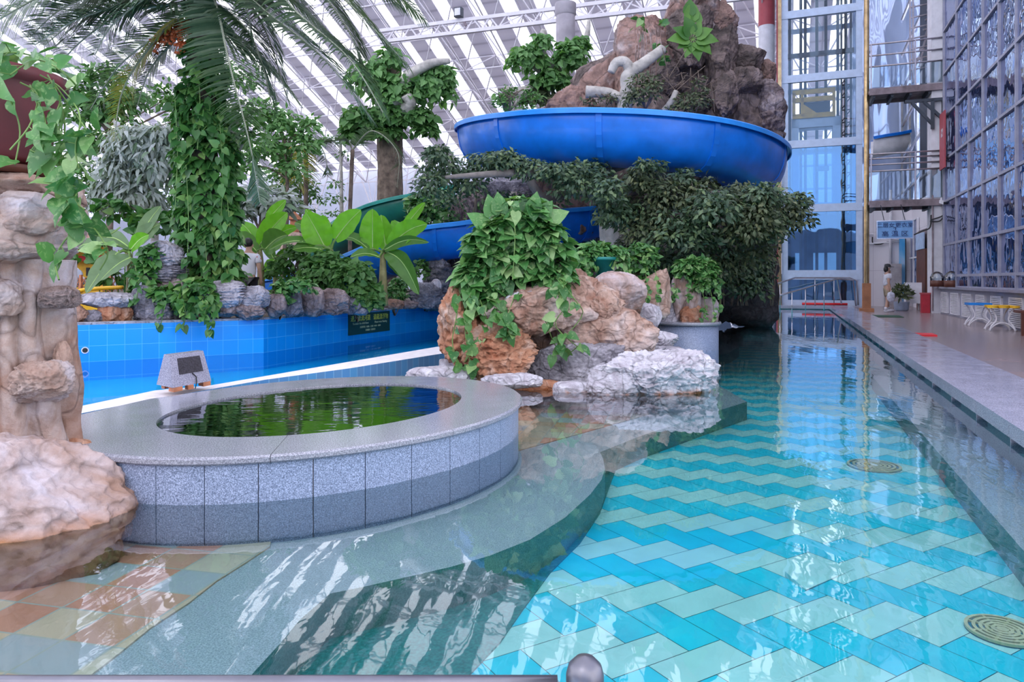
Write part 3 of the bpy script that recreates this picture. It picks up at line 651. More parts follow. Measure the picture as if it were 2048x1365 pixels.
for z in (11.2, 14.0): rl.qbox(34.4, 34.6, EV0 + .2, EV1 - .2, z - .09, z + .09)
obj('guide_rail', rl, MT['darksteel'], ev)
rr = MB()
for k in range(18): z = .4 + k * .55; rr.bar(Q(34.6, 2.15, z), Q(34.6, 2.5, z), .05); rr.bar(Q(34.6, 2.15, z), Q(34.6, 2.5, z + .5), .04)
for v in (2.12, 2.5): rr.qbox(34.5, 34.6, v, v + .08, .2, 20)
obj('counterweight_ladder', rr, MT['darksteel'], ev)
cb = thing('elevator_cabin', 'white elevator cabin with a dark window hanging inside the glass shaft', 'elevator', Q(34, 1, 5.2))
vl, vr = VV(1583, 33.6), VV(1681, 33.6); zt = BZ(1620, 236, 33.6)[1]; zl = BZ(1620, 420, 33.6)[1]
c_ = MB(); c_.qbox(33.6, 34.4, vl, vl + .3, zl, zt); c_.qbox(33.6, 34.4, vr - .3, vr, zl, zt); c_.qbox(33.6, 34.4, vl, vr, zt - .4, zt); c_.qbox(33.6, 34.4, vl, vr, zl, zl + .3)
obj('frame', c_, MT['whiteframe'], cb); obj('window', MB().qbox(33.7, 33.75, vl + .3, vr - .3, zl + .3, zt - .4), MT['tintglass'], cb)
obj('panel', MB().qbox(33.65, 33.7, vl + 1., vl + 1.5, 5.9, 6.1), MT['whitepaint'], cb)
yc = thing('elevator_carriage', 'yellow steel carriage frame on top of the elevator cabin', 'carriage', Q(33.6, 1, 8.4))
y0, y1 = BZ(1620, 231, 33.5)[1], BZ(1620, 183, 33.5)[1]; vl, vr = VV(1585, 33.5), VV(1671, 33.5); c_ = MB()
for z in (y0, (y0 + y1) / 2 + .18, y1): c_.qbox(33.5, 33.6, vl, vr, z - .1, z + .1)
for v in (vl, vl + .33, vr - .12): c_.qbox(33.5, 33.6, v, v + .12, y0, y1)
obj('frame', c_, MT['yellow'], yc)
obj('pulley_block', MB().qbox(33.65, 34.0, vl + .3, vr - .2, y0 + .15, y0 + .6), MT['darksteel'], yc); obj('gusset', MB().add([Q(33.49, vl + .45, y0 + .1), Q(33.49, vl + .95, y0 + .1), Q(33.49, vl + .45, y0 + .5), Q(33.53, vl + .45, y0 + .1), Q(33.53, vl + .95, y0 + .1), Q(33.53, vl + .45, y0 + .5)], [(0, 1, 2), (5, 4, 3), (0, 3, 4, 1), (1, 4, 5, 2), (2, 5, 3, 0)]), MT['yellow'], yc)
lw = MB(); lw.qbox(37, 37.2, -8, 6, .1, 1.5); lw.qbox(37, 37.2, -8, 6, 2.5, 4.4)
for v in (-2.2, -.2, .6, 2.2, 3.6): lw.qbox(37, 37.2, v, v + .5, 1.5, 2.5)
MT['darkblue'] = plain('dark_blue_wall', (.04, .07, .13), .5, 0, .2, 1)
struct('wall_elevator', lw, MT['darkblue'], 'dark wall with windows behind the elevator')
up = MB()
for v in (-.6, .3, 1.1, 1.9, 2.7, 3.4): up.qbox(37, 37.1, v, v + .1, 4.4, 7.4)
for z in (4.6, 5.5, 6.6, 7.4): up.qbox(37, 37.1, -8, 6, z, z + .08)
struct('window_4', up, MT['whiteframe'], 'window frames behind the elevator')
# gold pipe with wooden foot
gp_ = thing('gold_pipe', 'tall golden pipe with a wooden base beside the elevator', 'pipe', Q(27.5, VV(1731, 27.5), .12)); c = Q(27.5, VV(1733, 27.5), .12)
obj('tube', MB().lathe(c, [(.085, 0), (.085, 18)], 16), MT['gold'], gp_, True)
obj('wooden_base', MB().qbox(27.4, 27.62, VV(1733, 27.5) - .13, VV(1733, 27.5) + .13, .12, 1.1).qbox(27.3, 27.7, VV(1733, 27.5) - .22, VV(1733, 27.5) + .22, .12, .24), plain('orange_wood', (.40, .17, .08), .6, 0, .2, 3), gp_)
lp = thing('gold_corner_strip', 'thin golden strip up the left corner of the elevator shaft', 'strip', Q(32.8, EV0 - .1, .12))
obj('strip', MB().qbox(32.8, 32.9, EV0 - .16, EV0 - .02, .12, 15.6), MT['gold'], lp); obj('red_edge', MB().qbox(32.9, 32.95, EV0 - .22, EV0 - .14, .12, 15.6), MT['redpaint'], lp)

# ---- walkways between the elevator and the glass front
MT['railglass'] = glassmat('rail_glass', (.86, .92, .95), .05)
def walkway(z, vl, vr, rails, lab, lab2):
    wk = thing('walkway', lab, 'walkway', Q(27.5, 3.5, z))
    s = MB().qbox(27.0, 27.12, vl, vr, z - .22, z).qbox(27.12, 28.4, vl, vr, z - .1, z - .02).qbox(28.3, 28.42, vl, vr, z - .22, z)
    obj('slab', s, MT['rusty'], wk)
    j = MB()
    for v in np.arange(vl + .1, vr, .55): j.qbox(27.1, 28.35, v, v + .08, z - .3, z - .1)
    obj('joist', j, MT['darksteel'], wk)
    rg = thing('railing', lab2, 'railing', Q(27, (vl + vr) / 2, z))
    for h in rails: obj('rail', MB().tube([Q(27.06, vl, z + h), Q(27.06, vr, z + h)], .028, 8), MT['rail'], rg, True)
    for v in (vl + .05, (vl + vr) / 2 + .1, vr - .05): obj('post', MB().qbox(27.03, 27.09, v - .02, v + .02, z, z + rails[-1]), MT['rail'], rg)
    obj('glass_panel', MB().qbox(27.06, 27.07, vl, vr, z + .05, z + rails[0]), MT['railglass'], rg)
    return wk
vlft = VV(1739, 27.05)
walkway(BZ(1830, 399, 27)[1], vlft, VV(1912, 27.05), (1.0, 1.22, 1.42, 1.58), 'lower steel walkway from the elevator above the hanging blue sign', 'stainless railing with glass panels on the lower walkway')
walkway(BZ(1830, 170, 27)[1], vlft, VV(1912, 27.05), (.75, 1.12, 1.5), 'upper rusty steel walkway from the elevator to the glass front', 'three-bar railing on the upper walkway')
bk = thing('steel_bracket', 'black triangular steel bracket under the upper walkway on the pillar', 'bracket', Q(27, 4.3, 7))
a = lambda px, py: Q(27.0, *BZ(px, py, 27.0))
obj('diagonal', MB().bar(a(1824, 206), a(1864, 248), .09), MT['darksteel'], bk); obj('diagonal', MB().bar(a(1848, 204), a(1888, 240), .09), MT['darksteel'], bk)
obj('upright', MB().bar(a(1865, 200), a(1865, 258), .1), MT['darksteel'], bk); obj('upright', MB().bar(a(1887, 198), a(1887, 250), .1), MT['darksteel'], bk); obj('top_bar', MB().bar(a(1810, 204), a(1890, 198), .1), MT['darksteel'], bk)
# glass door frame on the upper walkway, ladder-like stair
dr = thing('glass_door', 'open white-framed glass door at the right end of the upper walkway', 'door', Q(27.3, 4.9, 8))
def fr4(pa, pb, ya, yb, u, w): 
    m = MB(); v0, v1 = VV(pa, u), VV(pb, u); z1, z0 = BZ(pa, ya, u)[1], BZ(pa, yb, u)[1]
    m.qbox(u, u + w, v0, v0 + w, z0, z1); m.qbox(u, u + w, v1 - w, v1, z0, z1); m.qbox(u, u + w, v0, v1, z0, z0 + w); m.qbox(u, u + w, v0, v1, z1 - w, z1); return m
obj('frame', fr4(1896, 1919, 38, 163, 26.95, .09), MT['whiteframe'], dr); obj('pane', MB().qbox(26.98, 26.99, VV(1898, 27), VV(1917, 27), BZ(1900, 160, 27)[1], BZ(1900, 41, 27)[1]), MT['railglass'], dr); obj('hinge', MB().bar(a(1918, 60), a(1918, 66), .1), MT['steel'], dr)
st = thing('steel_ladder_stair', 'steel stair rails climbing behind the upper walkway', 'stair', Q(29, 4, 8))
b = lambda px, py: Q(29.0, *BZ(px, py, 29.0))
s_ = MB()
for px, y0_, y1_ in ((1820, 0, 160), (1826, 0, 165), (1868, 0, 150)): s_.bar(b(px, y0_ - 40), b(px, y1_), .05)
obj('upright', s_, MT['rail'], st); s_ = MB()
for i in range(8): s_.bar(b(1820, -6 + i * 21), b(1868, -16 + i * 21), .045)
for i in range(7): s_.bar(b(1858 - i * 4, i * 20), b(1868 - i * 4, -3 + i * 20), .06); s_.bar(b(1868 - i * 4, -3 + i * 20), b(1862 - i * 4, 14 + i * 20), .06)
obj('tread', s_, MT['rail'], st)
rb = thing('red_notice_board', 'tall dark red notice board on the glass front beside the pillar', 'sign', Q(26.9, 4.7, 5))
obj('board', MB().qbox(26.0, 26.8, 4.58, 4.62, BZ(1908, 338, 26.5)[1], BZ(1908, 225, 26.5)[1]), MT['redpaint'], rb)

def textobj(body, size, loc, xd, yd, mat, parent, name='lettering', sx=1., ext=.002):
    cu = bpy.data.curves.new(name, 'FONT'); cu.body = body; cu.size = size; cu.extrude = ext; cu.align_x = 'CENTER'; cu.align_y = 'CENTER'; cu.resolution_u = 3
    tmp = bpy.data.objects.new('tmp', cu); COL.objects.link(tmp); dg = bpy.context.evaluated_depsgraph_get(); dg.update()
    me = bpy.data.meshes.new_from_object(tmp.evaluated_get(dg)); bpy.data.objects.remove(tmp); bpy.data.curves.remove(cu)
    xd, yd = Vector(xd).normalized(), Vector(yd).normalized(); zd = xd.cross(yd); M = Matrix((xd * sx, yd, zd)).transposed().to_4x4(); M.translation = Vector(loc) - Vector(root_loc(parent))
    me.transform(M); me.materials.clear(); me.materials.append(mat); o = bpy.data.objects.new(name, me); COL.objects.link(o); o.parent = parent; return o
VX = Q(0, 1); UX = Q(1, 0)
textobj('文明\n提示', .14, Q(26.4, 4.575, 5.9), (-np.array(UX)), (0, 0, 1), MT['whitepaint'], rb)

# hanging blue sign
hs = thing('hanging_sign', 'pale blue hanging sign with dark blue Chinese lettering above the person', 'sign', Q(26, 3.4, 3))
v0, v1, z1, z0 = VV(1755, 26), VV(1825, 26), BZ(1790, 443, 26)[1], BZ(1790, 476, 26)[1]
obj('board', MB().qbox(26.0, 26.06, v0, v1, z0, z1), plain('sign_blue', (.20, .42, .78), .5, 0, .05), hs); obj('frame', MB().qbox(25.98, 26.08, v0 - .03, v1 + .03, z1, z1 + .03).qbox(25.98, 26.08, v0 - .03, v1 + .03, z0 - .03, z0).qbox(25.98, 26.08, v0 - .03, v0, z0, z1).qbox(25.98, 26.08, v1, v1 + .03, z0, z1), MT['steel'], hs)
MT['navy'] = plain('navy', (.02, .05, .18), .6)
vc = (v0 + v1) / 2
textobj('二层女更衣室', .165, Q(25.985, vc, z1 - .13), VX, (0, 0, 1), MT['navy'], hs, sx=1.08); textobj('↕', .15, Q(25.985, vc, (z0 + z1) / 2), VX, (0, 0, 1), MT['navy'], hs, 'arrow'); textobj('高 温 区', .19, Q(25.985, vc, z0 + .12), VX, (0, 0, 1), MT['navy'], hs, sx=1.15)
for v in (v0 + .2, v1 - .2): obj('hanger', MB().bar(Q(26.03, v, z1), Q(27.05, v, 3.75), .02), MT['darksteel'], hs)

# river warning sign
rs = thing('warning_sign', 'dark green warning sign with yellow bilingual lettering on the blue river wall', 'sign', (-3.3, 14.2, .1))
du, dv = UX, Q(0, 1)
def onwall(px): s = (px - 1024) / F; p, d = rw[1], rw[2] - rw[1]; k = (s * p[1] - p[0]) / (d[0] - s * d[1]); return p + d * k
pa, pb = onwall(696), onwall(778); dd = (pb - pa) / np.linalg.norm(pb - pa); nn = np.array((dd[1], -dd[0], 0)); wd = np.linalg.norm(pb - pa)
zt, zb_ = .535, .535 - .43
obj('board', MB().obox(np.array([*pa, zb_]), np.array([*(pb - pa), 0]), nn * .02, (0, 0, zt - zb_)), plain('sign_green', (.006, .055, .055), .4, 0, .05), rs)
MT['lime'] = plain('lime_lettering', (.62, .70, .12), .5); MT['palelime'] = plain('pale_lettering', (.50, .62, .42), .5)
def sp(fx, z): p = pa + (pb - pa) * fx; return np.array([*p, z]) + nn * .024
D3 = (*dd, 0)
textobj('进入漂流河道', .13, sp(.27, zt - .11), D3, (0, 0, 1), MT['lime'], rs, sx=wd * .46 / .78); textobj('请戴漂浮物', .13, sp(.76, zt - .11), D3, (0, 0, 1), MT['lime'], rs, sx=wd * .38 / .65)
textobj('To enter the drift River', .062, sp(.27, zt - .21), D3, (0, 0, 1), MT['palelime'], rs); textobj('Please wear floating', .062, sp(.76, zt - .21), D3, (0, 0, 1), MT['palelime'], rs)
textobj('开放时间:  10:00 - 12:00  14:00 - 18:00', .05, sp(.5, zt - .29), D3, (0, 0, 1), MT['palelime'], rs); textobj('请勿跳水  注意安全', .045, sp(.5, zt - .36), D3, (0, 0, 1), MT['palelime'], rs)
# ================================================================ ROUND SPA TUB
SC = np.array((-1.44, 5.52)); ST = math.radians(56); AO, BO, AI, BI = 1.76, 1.40, 1.22, .93
def el(a, b, t, z): x, y = a * math.cos(t), b * math.sin(t); return np.array((SC[0] + x * math.cos(ST) - y * math.sin(ST), SC[1] + x * math.sin(ST) + y * math.cos(ST), z))
def ellseg(mb, ao, bo, ai, bi, z0, z1, t0, t1, n, m=0, rnd=0.):
    ts = np.linspace(t0, t1, n)
    if rnd: prof = [(0, z0), (1 - rnd, z0), (1, z0 + .012), (1, z1 - .012), (1 - rnd, z1), (0, z1)]
    else: prof = [(0, z0), (1, z0), (1, z1), (0, z1)]
    g_ = np.array([[el(ai + (ao - ai) * f, bi + (bo - bi) * f, t, z) for f, z in prof] for t in ts])
    mb.grid(g_, m, closed=True); k = len(prof); mb.add(g_[0], [tuple(range(k))], m); mb.add(g_[-1], [tuple(range(k))[::-1]], m)
spa = thing('spa_tub', 'round raised granite hot-spring tub with dark green water', 'tub', (*SC, ZT))
w_ = MB(); ellseg(w_, AO - .05, BO - .05, AI + .05, BI + .05, ZT - .05, .215, 0, 2 * math.pi, 90); obj('core', w_, MT['grout'], spa)
NP = 34
for k in range(NP):
    t0, t1 = 2 * math.pi * k / NP, 2 * math.pi * (k + 1) / NP
    if math.sin(t0 + ST) > .75 : continue
    w_ = MB(); ellseg(w_, AO - .03, BO - .03, AO - .06, BO - .06, ZT - .03, .212, t0 + .0016, t1 - .0016, 4); obj('cladding_panel', w_, MT['granite'], spa)
NR = 9
for k in range(NR):
    t0, t1 = 2 * math.pi * (k + .62) / NR, 2 * math.pi * (k + 1.62) / NR
    w_ = MB(); ellseg(w_, AO, BO, AI, BI, .215, .262, t0 + .0012, t1 - .0012, 14, rnd=.03); obj('rim_slab', w_, MT['granite_top'], spa)
w_ = MB(); w_.prism([el(AI + .08, BI + .08, t, 0)[:2] for t in np.linspace(0, 2 * math.pi, 60, endpoint=False)], -.6, -.5); ellseg(w_, AI + .07, BI + .07, AI + .01, BI + .01, -.55, .215, 0, 2 * math.pi, 60)
obj('basin', w_, plain('spa_basin', (.05, .075, .035), .6, 0, .2, 4), spa)
obj('spa_water', MB().prism([el(AI + .01, BI + .01, t, 0)[:2] for t in np.linspace(0, 2 * math.pi, 80, endpoint=False)], .248, .248, sides=False), MT['water_spa'], spa)
gd = [G(x, y, .25)[:2] for x, y in [(30, 905), (60, 858), (118, 838), (300, 797), (440, 777), (560, 766), (700, 758)]] + [el(AI + .25, BI + .25, t, 0)[:2] for t in np.linspace(math.radians(62) , math.radians(172), 16)]
struct('floor_granite_apron', MB().prism(gd, .10, .245), MT['granite_top'], 'wet granite paving joining the tub to the ledge')

# wedge stone speaker
c0, c1, c2 = np.array((-2.93, 6.22)), np.array((-2.78, 6.66)), np.array((-3.17, 6.42))
spk = thing('stone_speaker', 'grey wedge-shaped stone speaker with a dark grille beside the tub', 'speaker', (c0[0], c0[1], .245))
e1, e2 = c1 - c0, c2 - c0; zb, zt = .285, .56
def sp3(a, b, z): p = c0 + e1 * a + e2 * b; return np.array((*p, z))
Vb = [sp3(0, 0, zb), sp3(1, 0, zb), sp3(1, 1, zb), sp3(0, 1, zb), sp3(.05, .34, zt), sp3(.93, .34, zt), sp3(.93, .66, zt), sp3(.05, .66, zt)]
obj('body', MB().add(Vb, [(3, 2, 1, 0), (4, 5, 6, 7), (0, 1, 5, 4), (1, 2, 6, 5), (2, 3, 7, 6), (3, 0, 4, 7)]), MT['granite_kerb'], spk)
def face(a, h, off=0.): 
    lo = Vb[0] * (1 - a) + Vb[1] * a; hi = Vb[4] * (1 - a) + Vb[5] * a; n = np.cross(Vb[1] - Vb[0], Vb[4] - Vb[0]); n /= np.linalg.norm(n); return lo * (1 - h) + hi * h + n * off
q = [face(.2, .36), face(.84, .36), face(.84, .86), face(.2, .86)]; qo = [face(.2, .36, .006), face(.84, .36, .006), face(.84, .86, .006), face(.2, .86, .006)]
obj('grille', MB().add(q + qo, [(4, 5, 6, 7), (0, 1, 5, 4), (1, 2, 6, 5), (2, 3, 7, 6), (3, 0, 4, 7)]), plain('grille', (.05, .045, .06), .8, 0, .4, 60, .5), spk)
obj('cable', MB().tube([face(.52, .34, .01), face(.6, .2, .012), face(.56, .02, .02), np.array((*(c0 + e1 * .5), .25)) + np.array((.03, -.02, 0))], .005, 6), MT['black'], spk)
for i, (a, b, l, w) in enumerate([(.02, .0, .22, .3), (.36, -.06, .14, .2), (.78, .0, .2, .3), (.1, .75, .7, .2)]):
    t_ = ['salmon brick shim under the left end of the stone speaker', 'salmon brick shim under the middle of the stone speaker', 'salmon brick shim under the right end of the stone speaker', 'salmon brick shim under the back of the stone speaker'][i]
    p = c0 + e1 * a + e2 * b; tag(obj('brick_shim', MB().obox((*p, .246), (*(e1 * l), 0), (*(e2 * w), 0), (0, 0, .038)), MT['orange'], loc=(*p, .245)), t_, 'brick', 'brick shims')
# floor drains, submerged rail by the camera
def drain(px, py, r, lab):
    c = G(px, py, ZF); d = thing('floor_drain', lab, 'drain', c, 'pool floor drains'); mt = plain('drain_plastic', (.62, .62, .38), .5, 0, .1, 20)
    obj('plate', MB().lathe(c, [(0, .012), (r * .98, .012), (r, .004)], 40), MT['tile_grout'], d, True)
    for k, f in enumerate((1., .8, .62, .46, .3)): obj('ring', MB().lathe(c, [(r * f, .01), (r * f, .022), (r * (f - .1), .022), (r * (f - .1), .01)], 40), mt, d)
    obj('hub', MB().lathe(c, [(0, .022), (r * .16, .022), (r * .16, .01)], 20), mt, d)
    sp_ = MB(); [sp_.bar(c + (math.cos(a) * r * .1, math.sin(a) * r * .1, .014), c + (math.cos(a) * r * .95, math.sin(a) * r * .95, .014), .012) for a in np.arange(0, 6.28, .785)]
    obj('spoke', sp_, mt, d)
drain(2005, 1268, .155, 'round yellowish floor drain at the lower right near the camera'); drain(1748, 935, .22, 'round pale floor drain further along the pool near the bench')
lt = G(1600, 1160, ZF); d_ = thing('lifted_tile', 'pale pool tile lifting at its left corner', 'tile', lt)
R_ = [np.array((*p, 0)) for p in (G(1570, 1156, ZF)[:2], G(1612, 1185, ZF)[:2], G(1710, 1140, ZF)[:2], G(1650, 1120, ZF)[:2])]
obj('slab', MB().add([R_[0] + (0, 0, ZF + .035), R_[1] + (0, 0, ZF + .012), R_[2] + (0, 0, ZF + .006), R_[3] + (0, 0, ZF + .006)], [(0, 1, 2, 3)]).add([R_[0] + (0, 0, ZF + .035), R_[1] + (0, 0, ZF + .012), R_[0] + (0, 0, ZF), R_[1] + (0, 0, ZF)], [(2, 3, 1, 0)]), MT['tile_white'], d_)
hr = thing('steel_handrail', 'steel handrail with a rounded end close to the camera at the bottom edge', 'handrail', (.1, .95, ZF))
yy = .95; zz = HC - 806 / F * yy
obj('rail', MB().tube([(-1.1, yy, zz), (0.06, yy, zz)], .009, 12), MT['dullsteel'], hr, True)
cx = (1170 - 1024) / F * yy; rr_ = 38 / F * yy; zt_ = HC - 752 / F * yy
obj('end_post', MB().lathe((cx, yy, 0), [(rr_, -.45), (rr_, zt_ - rr_), (rr_ * .86, zt_ - rr_ * .5), (rr_ * .5, zt_ - rr_ * .13), (0, zt_)], 24), MT['dullsteel'], hr, True)

# ================================================================ ROCKS
def rk(px0, py0, px1, py1, Y, seed, mat, label, name='rock', cat='rock', group=None, dep=.9, mi=None, **kw):
    s = Y / F; c = W((px0 + px1) / 2, (py0 + py1) / 2, Y); rx, rz = (px1 - px0) / 2 * s, (py1 - py0) / 2 * s
    m = rock_mb(c, (rx * 1.06, max(rx, rz) * dep, rz * 1.06), seed, **kw)
    return tag(obj(name, m, MT[mat], None, True, loc=c - (0, 0, rz)), label, cat, group)

def pillar(path, seed, n=160, m=180, flute=.08, fn=9, amp=.09, hfr=2.):
    # loft through (z, cx, cy, rx, ry) with vertical folds and noise
    P = np.array(path, float); z = np.linspace(P[0, 0], P[-1, 0], m); C = [np.interp(z, P[:, 0], P[:, i]) for i in range(1, 5)]
    for i in range(4): C[i] = np.convolve(np.pad(C[i], 2, 'edge'), np.ones(5) / 5, 'valid')
    a = np.linspace(0, 2 * math.pi, n, endpoint=False); Z, Aa = np.meshgrid(z, a, indexing='ij')
    X = C[0][:, None] + 0 * Aa; Yy = C[1][:, None] + 0 * Aa
    p = np.stack([np.cos(Aa) * 1.2, np.sin(Aa) * 1.2, Z * hfr], -1).reshape(-1, 3)
    warp = vnoise(p * .8, seed).reshape(Aa.shape) * .8
    rr = 1 + flute * (np.abs(np.sin((Aa + warp) * fn / 2)) * 2 - 1.2) + amp * fbm(p * 1.1, seed + 2).reshape(Aa.shape) + .03 * ridged(p * 4, seed + 4).reshape(Aa.shape) + .012 * fbm(p * 16, seed + 8, 3).reshape(Aa.shape)
    V = np.stack([X + C[2][:, None] * rr * np.cos(Aa), Yy + C[3][:, None] * rr * np.sin(Aa), Z], -1)
    mb = MB().grid(V, closed=True); k = len(V.reshape(-1, 3)); mb.f.append((np.array([[k - n + t for t in range(n)]]), 0)); return mb

# totem pillar of stones at the left
MT['rock_brownish'] = rockmat('rock_brownish', (.24, .17, .15), (.38, .30, .30), (.50, .44, .46), 4., None, 0, 1., .4)
YP = 4.15; PX = lambda px: (px - 1024) / F * YP; PZ = lambda py: HC - (py - 560) / F * YP
tp = thing('rock_pillar', 'tall pinkish fluted stone pillar at the left carrying the plant pot', 'rock', (-2.87, YP, .1))
xr = lambda px: (PX(px) - (-2.90))
obj('fluted_stone', pillar([(-.1, -2.87, 4.18, .30, .26), (PZ(900), -2.87, 4.18, .31, .26), (PZ(845), -2.88, 4.18, .30, .26), (PZ(780), -2.88, 4.18, .325, .27), (PZ(700), -2.9, 4.18, .31, .27), (PZ(600), -2.9, 4.18, .30, .25), (PZ(520), -2.9, 4.18, .31, .26)], 3, flute=.13, fn=7, amp=.07, hfr=1.3), MT['rock_pillar'], tp, True)
for (a, b, c, d, y, s, mt, kw) in [(-170, 478, 112, 530, 4.12, 11, 'rock_pillar', dict(cuts=6)), (-190, 372, 128, 505, 4.15, 12, 'rock_pillar', dict(cuts=10, amp=.2)), (-180, 353, 128, 420, 4.25, 13, 'rock_tan', dict(cuts=8)), (8, 390, 112, 470, 3.98, 14, 'rock_pillar', dict(cuts=8)),
                                    (78, 576, 148, 614, 4.0, 15, 'rock_brownish', dict(cuts=4, fine=.14)), (40, 730, 132, 800, 3.98, 16, 'rock_pillar', dict(cuts=4, fine=.16)), (110, 690, 140, 780, 4.1, 17, 'rock_tan', dict(cuts=4)), (-60, 560, 40, 640, 3.95, 18, 'rock_pillar', {})]:
    s_ = y / F; c_ = W((a + c) / 2, (b + d) / 2, y); obj('stacked_stone' if b < 500 else 'knob', rock_mb(c_, ((c - a) / 2 * s_ * 1.05, min((c - a) / 2 * s_, .4), (d - b) / 2 * s_ * 1.1), s, sub=5, **kw), MT[mt], tp, True)
rk(-330, 893, 222, 1230, 3.72, 21, 'rock_boulder', 'large pale boulder with a rust-stained waterline at the lower left', 'boulder', sub=6, cuts=7, cut=.78, amp=.12, fine=.06, dep=.62, pw=2.5)
rk(110, 880, 180, 925, 4.22, 22, 'rock_orange', 'small rust-orange stone wedged between the pillar and the tub rim', sub=4, dep=.5)

# rock island
isl = [
 (950, 556, 1225, 668, 8.9, 31, 'rock_tan', 'broad overhanging ledge rock of the island under the big trailing plant', dict(sub=6, cuts=12, cut=.62, amp=.2, fine=.09, strata=.05, sk=3.)),
 (1010, 585, 1110, 655, 8.45, 32, 'rock_white', 'smooth pale patch stone on the front of the island ledge', dict(sub=5, cuts=8, dep=.45)),
 (886, 585, 975, 740, 8.8, 33, 'rock_orange', 'pitted pink rock column at the left end of the island', dict(sub=5, strata=.05, sk=3, fine=.16, amp=.2)),
 (940, 650, 1075, 765, 8.35, 34, 'rock_orange', 'layered orange-brown boulder at the island foot', dict(sub=6, strata=.06, sk=3.2, cuts=14, cut=.6, fine=.13, amp=.2, dep=.6)),
 (1100, 610, 1305, 715, 9.1, 35, 'rock_tan', 'wide tan rock face at the right of the island', dict(sub=6, cuts=12, cut=.66, strata=.05, sk=3, amp=.16)),
 (1165, 585, 1235, 650, 8.75, 36, 'rock_tan', 'knobbly tan snout rock jutting above the right face', dict(sub=5, fine=.14, amp=.2)),
 (1190, 548, 1285, 622, 9.6, 37, 'rock_boulder', 'rounded smooth tan boulder on top of the island', dict(sub=5, cuts=5)),
 (1040, 672, 1265, 790, 8.6, 38, 'rock_grey', 'sloping grey-lilac rock skirt in the middle of the island', dict(sub=6, cuts=14, cut=.6, amp=.16, fine=.1, dep=.55)),
 (1185, 697, 1412, 806, 8.0, 39, 'rock_white', 'big bright white rock at the island front beside the water', dict(sub=6, cuts=14, cut=.62, amp=.16, fine=.10, freq=2.2, dep=.7)),
 (1180, 735, 1275, 800, 7.75, 40, 'rock_white', 'white rounded lobe rock in front of the big white rock', dict(sub=5, cuts=6, fine=.09, dep=.55)),
 (1108, 764, 1190, 796, 7.85, 41, 'rock_white', 'low white stone at the waterline left of the lobe rock', dict(sub=4, dep=.5)),
 (1020, 762, 1125, 794, 8.1, 42, 'rock_orange', 'low rust-red rock at the waterline of the island', dict(sub=5, dep=.4)),
 (968, 748, 1075, 778, 8.0, 43, 'rock_white', 'flat white stone in front of the orange-brown boulder', dict(sub=5, fine=.1, dep=.4)),
 (820, 735, 950, 765, 8.3, 44, 'rock_white', 'low pale slab stone at the far left of the island', dict(sub=5, fine=.08, dep=.5)),
 (878, 715, 925, 745, 8.9, 45, 'rock_white', 'small pale stone behind the low slab', dict(sub=4, dep=.5)),
 (925, 738, 975, 766, 8.5, 46, 'rock_orange', 'small dark rust stone between slab and orange boulder', dict(sub=4, dep=.5)),
 (1262, 690, 1330, 716, 9.6, 47, 'rock_grey', 'small grey stone behind the big white rock', dict(sub=4)),
 (1278, 664, 1352, 694, 10.8, 48, 'rock_white', 'flaky white stone between the island and the small planter', dict(sub=5, strata=.1, sk=4, dep=.5)),
 (1276, 536, 1336, 640, 11.5, 49, 'rock_tan', 'upright salmon rock behind the island', dict(sub=5, cuts=12, cut=.6)),
 (1282, 608, 1322, 668, 11.0, 50, 'rock_white', 'small white rock at the foot of the salmon rock', dict(sub=4)),
 (1225, 545, 1300, 705, 12.2, 51, 'rock_tan', 'tan background rock under the teal pot', dict(sub=5)),
 (1115, 545, 1185, 725, 10.6, 52, 'rock_brown', 'brown rock behind the island plant', dict(sub=5)),
 (1290, 560, 1350, 700, 13.2, 53, 'rock_grey', 'grey rock left of the fluted planter stones', dict(sub=4)),
]
for a, b, c, d, Y, s, mt, lab, kw in isl: rk(a, b, c, d, Y, s, mt, lab, group='rocks of the island', **kw)
tag(obj('rock', rock_mb(W(1080, 690, 9.3), (.85, .45, .7), 60, sub=5), MT['rock_brown'], None, True, loc=W(1080, 760, 9.3)), 'brown inner rock mass hidden behind the island stones', 'rock', 'rocks of the island')

# small round granite planter with fluted stones
pc = np.array((3.12, 12.75)); pl_ = thing('round_planter', 'small round granite planter with upright stones beyond the island', 'planter', (*pc, ZT)); pr = .56
obj('wall', MB().lathe((*pc, 0), [(pr - .04, ZT - .05), (pr - .04, .44), (0, .44)], 48), MT['granite'], pl_, True)
obj('rim', MB().lathe((*pc, 0), [(pr - .05, .435), (pr, .435), (pr + .01, .46), (pr, .49), (0, .49)], 48), MT['granite_top'], pl_)
pc2 = np.array((2.1, 10.4)); tag(obj('rock', rock_mb((*pc2, .05), (.45, .4, .2), 81, sub=4), MT['rock_grey'], None, True, loc=(*pc2, -.1)), 'flat grey stone left of the small round planter', 'rock', 'rocks of the island')
for i, (a, b, c, d, Y, s, lab) in enumerate([(1312, 592, 1356, 645, 13.0, 61, 'pale cracked block stone at the left of the round planter'), (1346, 553, 1376, 648, 12.8, 62, 'slim upright lilac stone on the round planter'), (1368, 552, 1398, 645, 12.75, 63, 'slim upright beige stone beside the lilac one on the planter'), (1392, 598, 1434, 645, 12.8, 64, 'short pale block stone at the right of the round planter'), (1362, 612, 1400, 648, 12.6, 65, 'small orange-brown stone at the front foot of the planter stones')]):
    rk(a, b, c, d, Y, s, 'rock_boulder' if i < 4 else 'rock_orange', lab, 'planter_stone', 'rock', 'stones on the round planter', dep=.5, sub=5, cuts=6, pw=4)

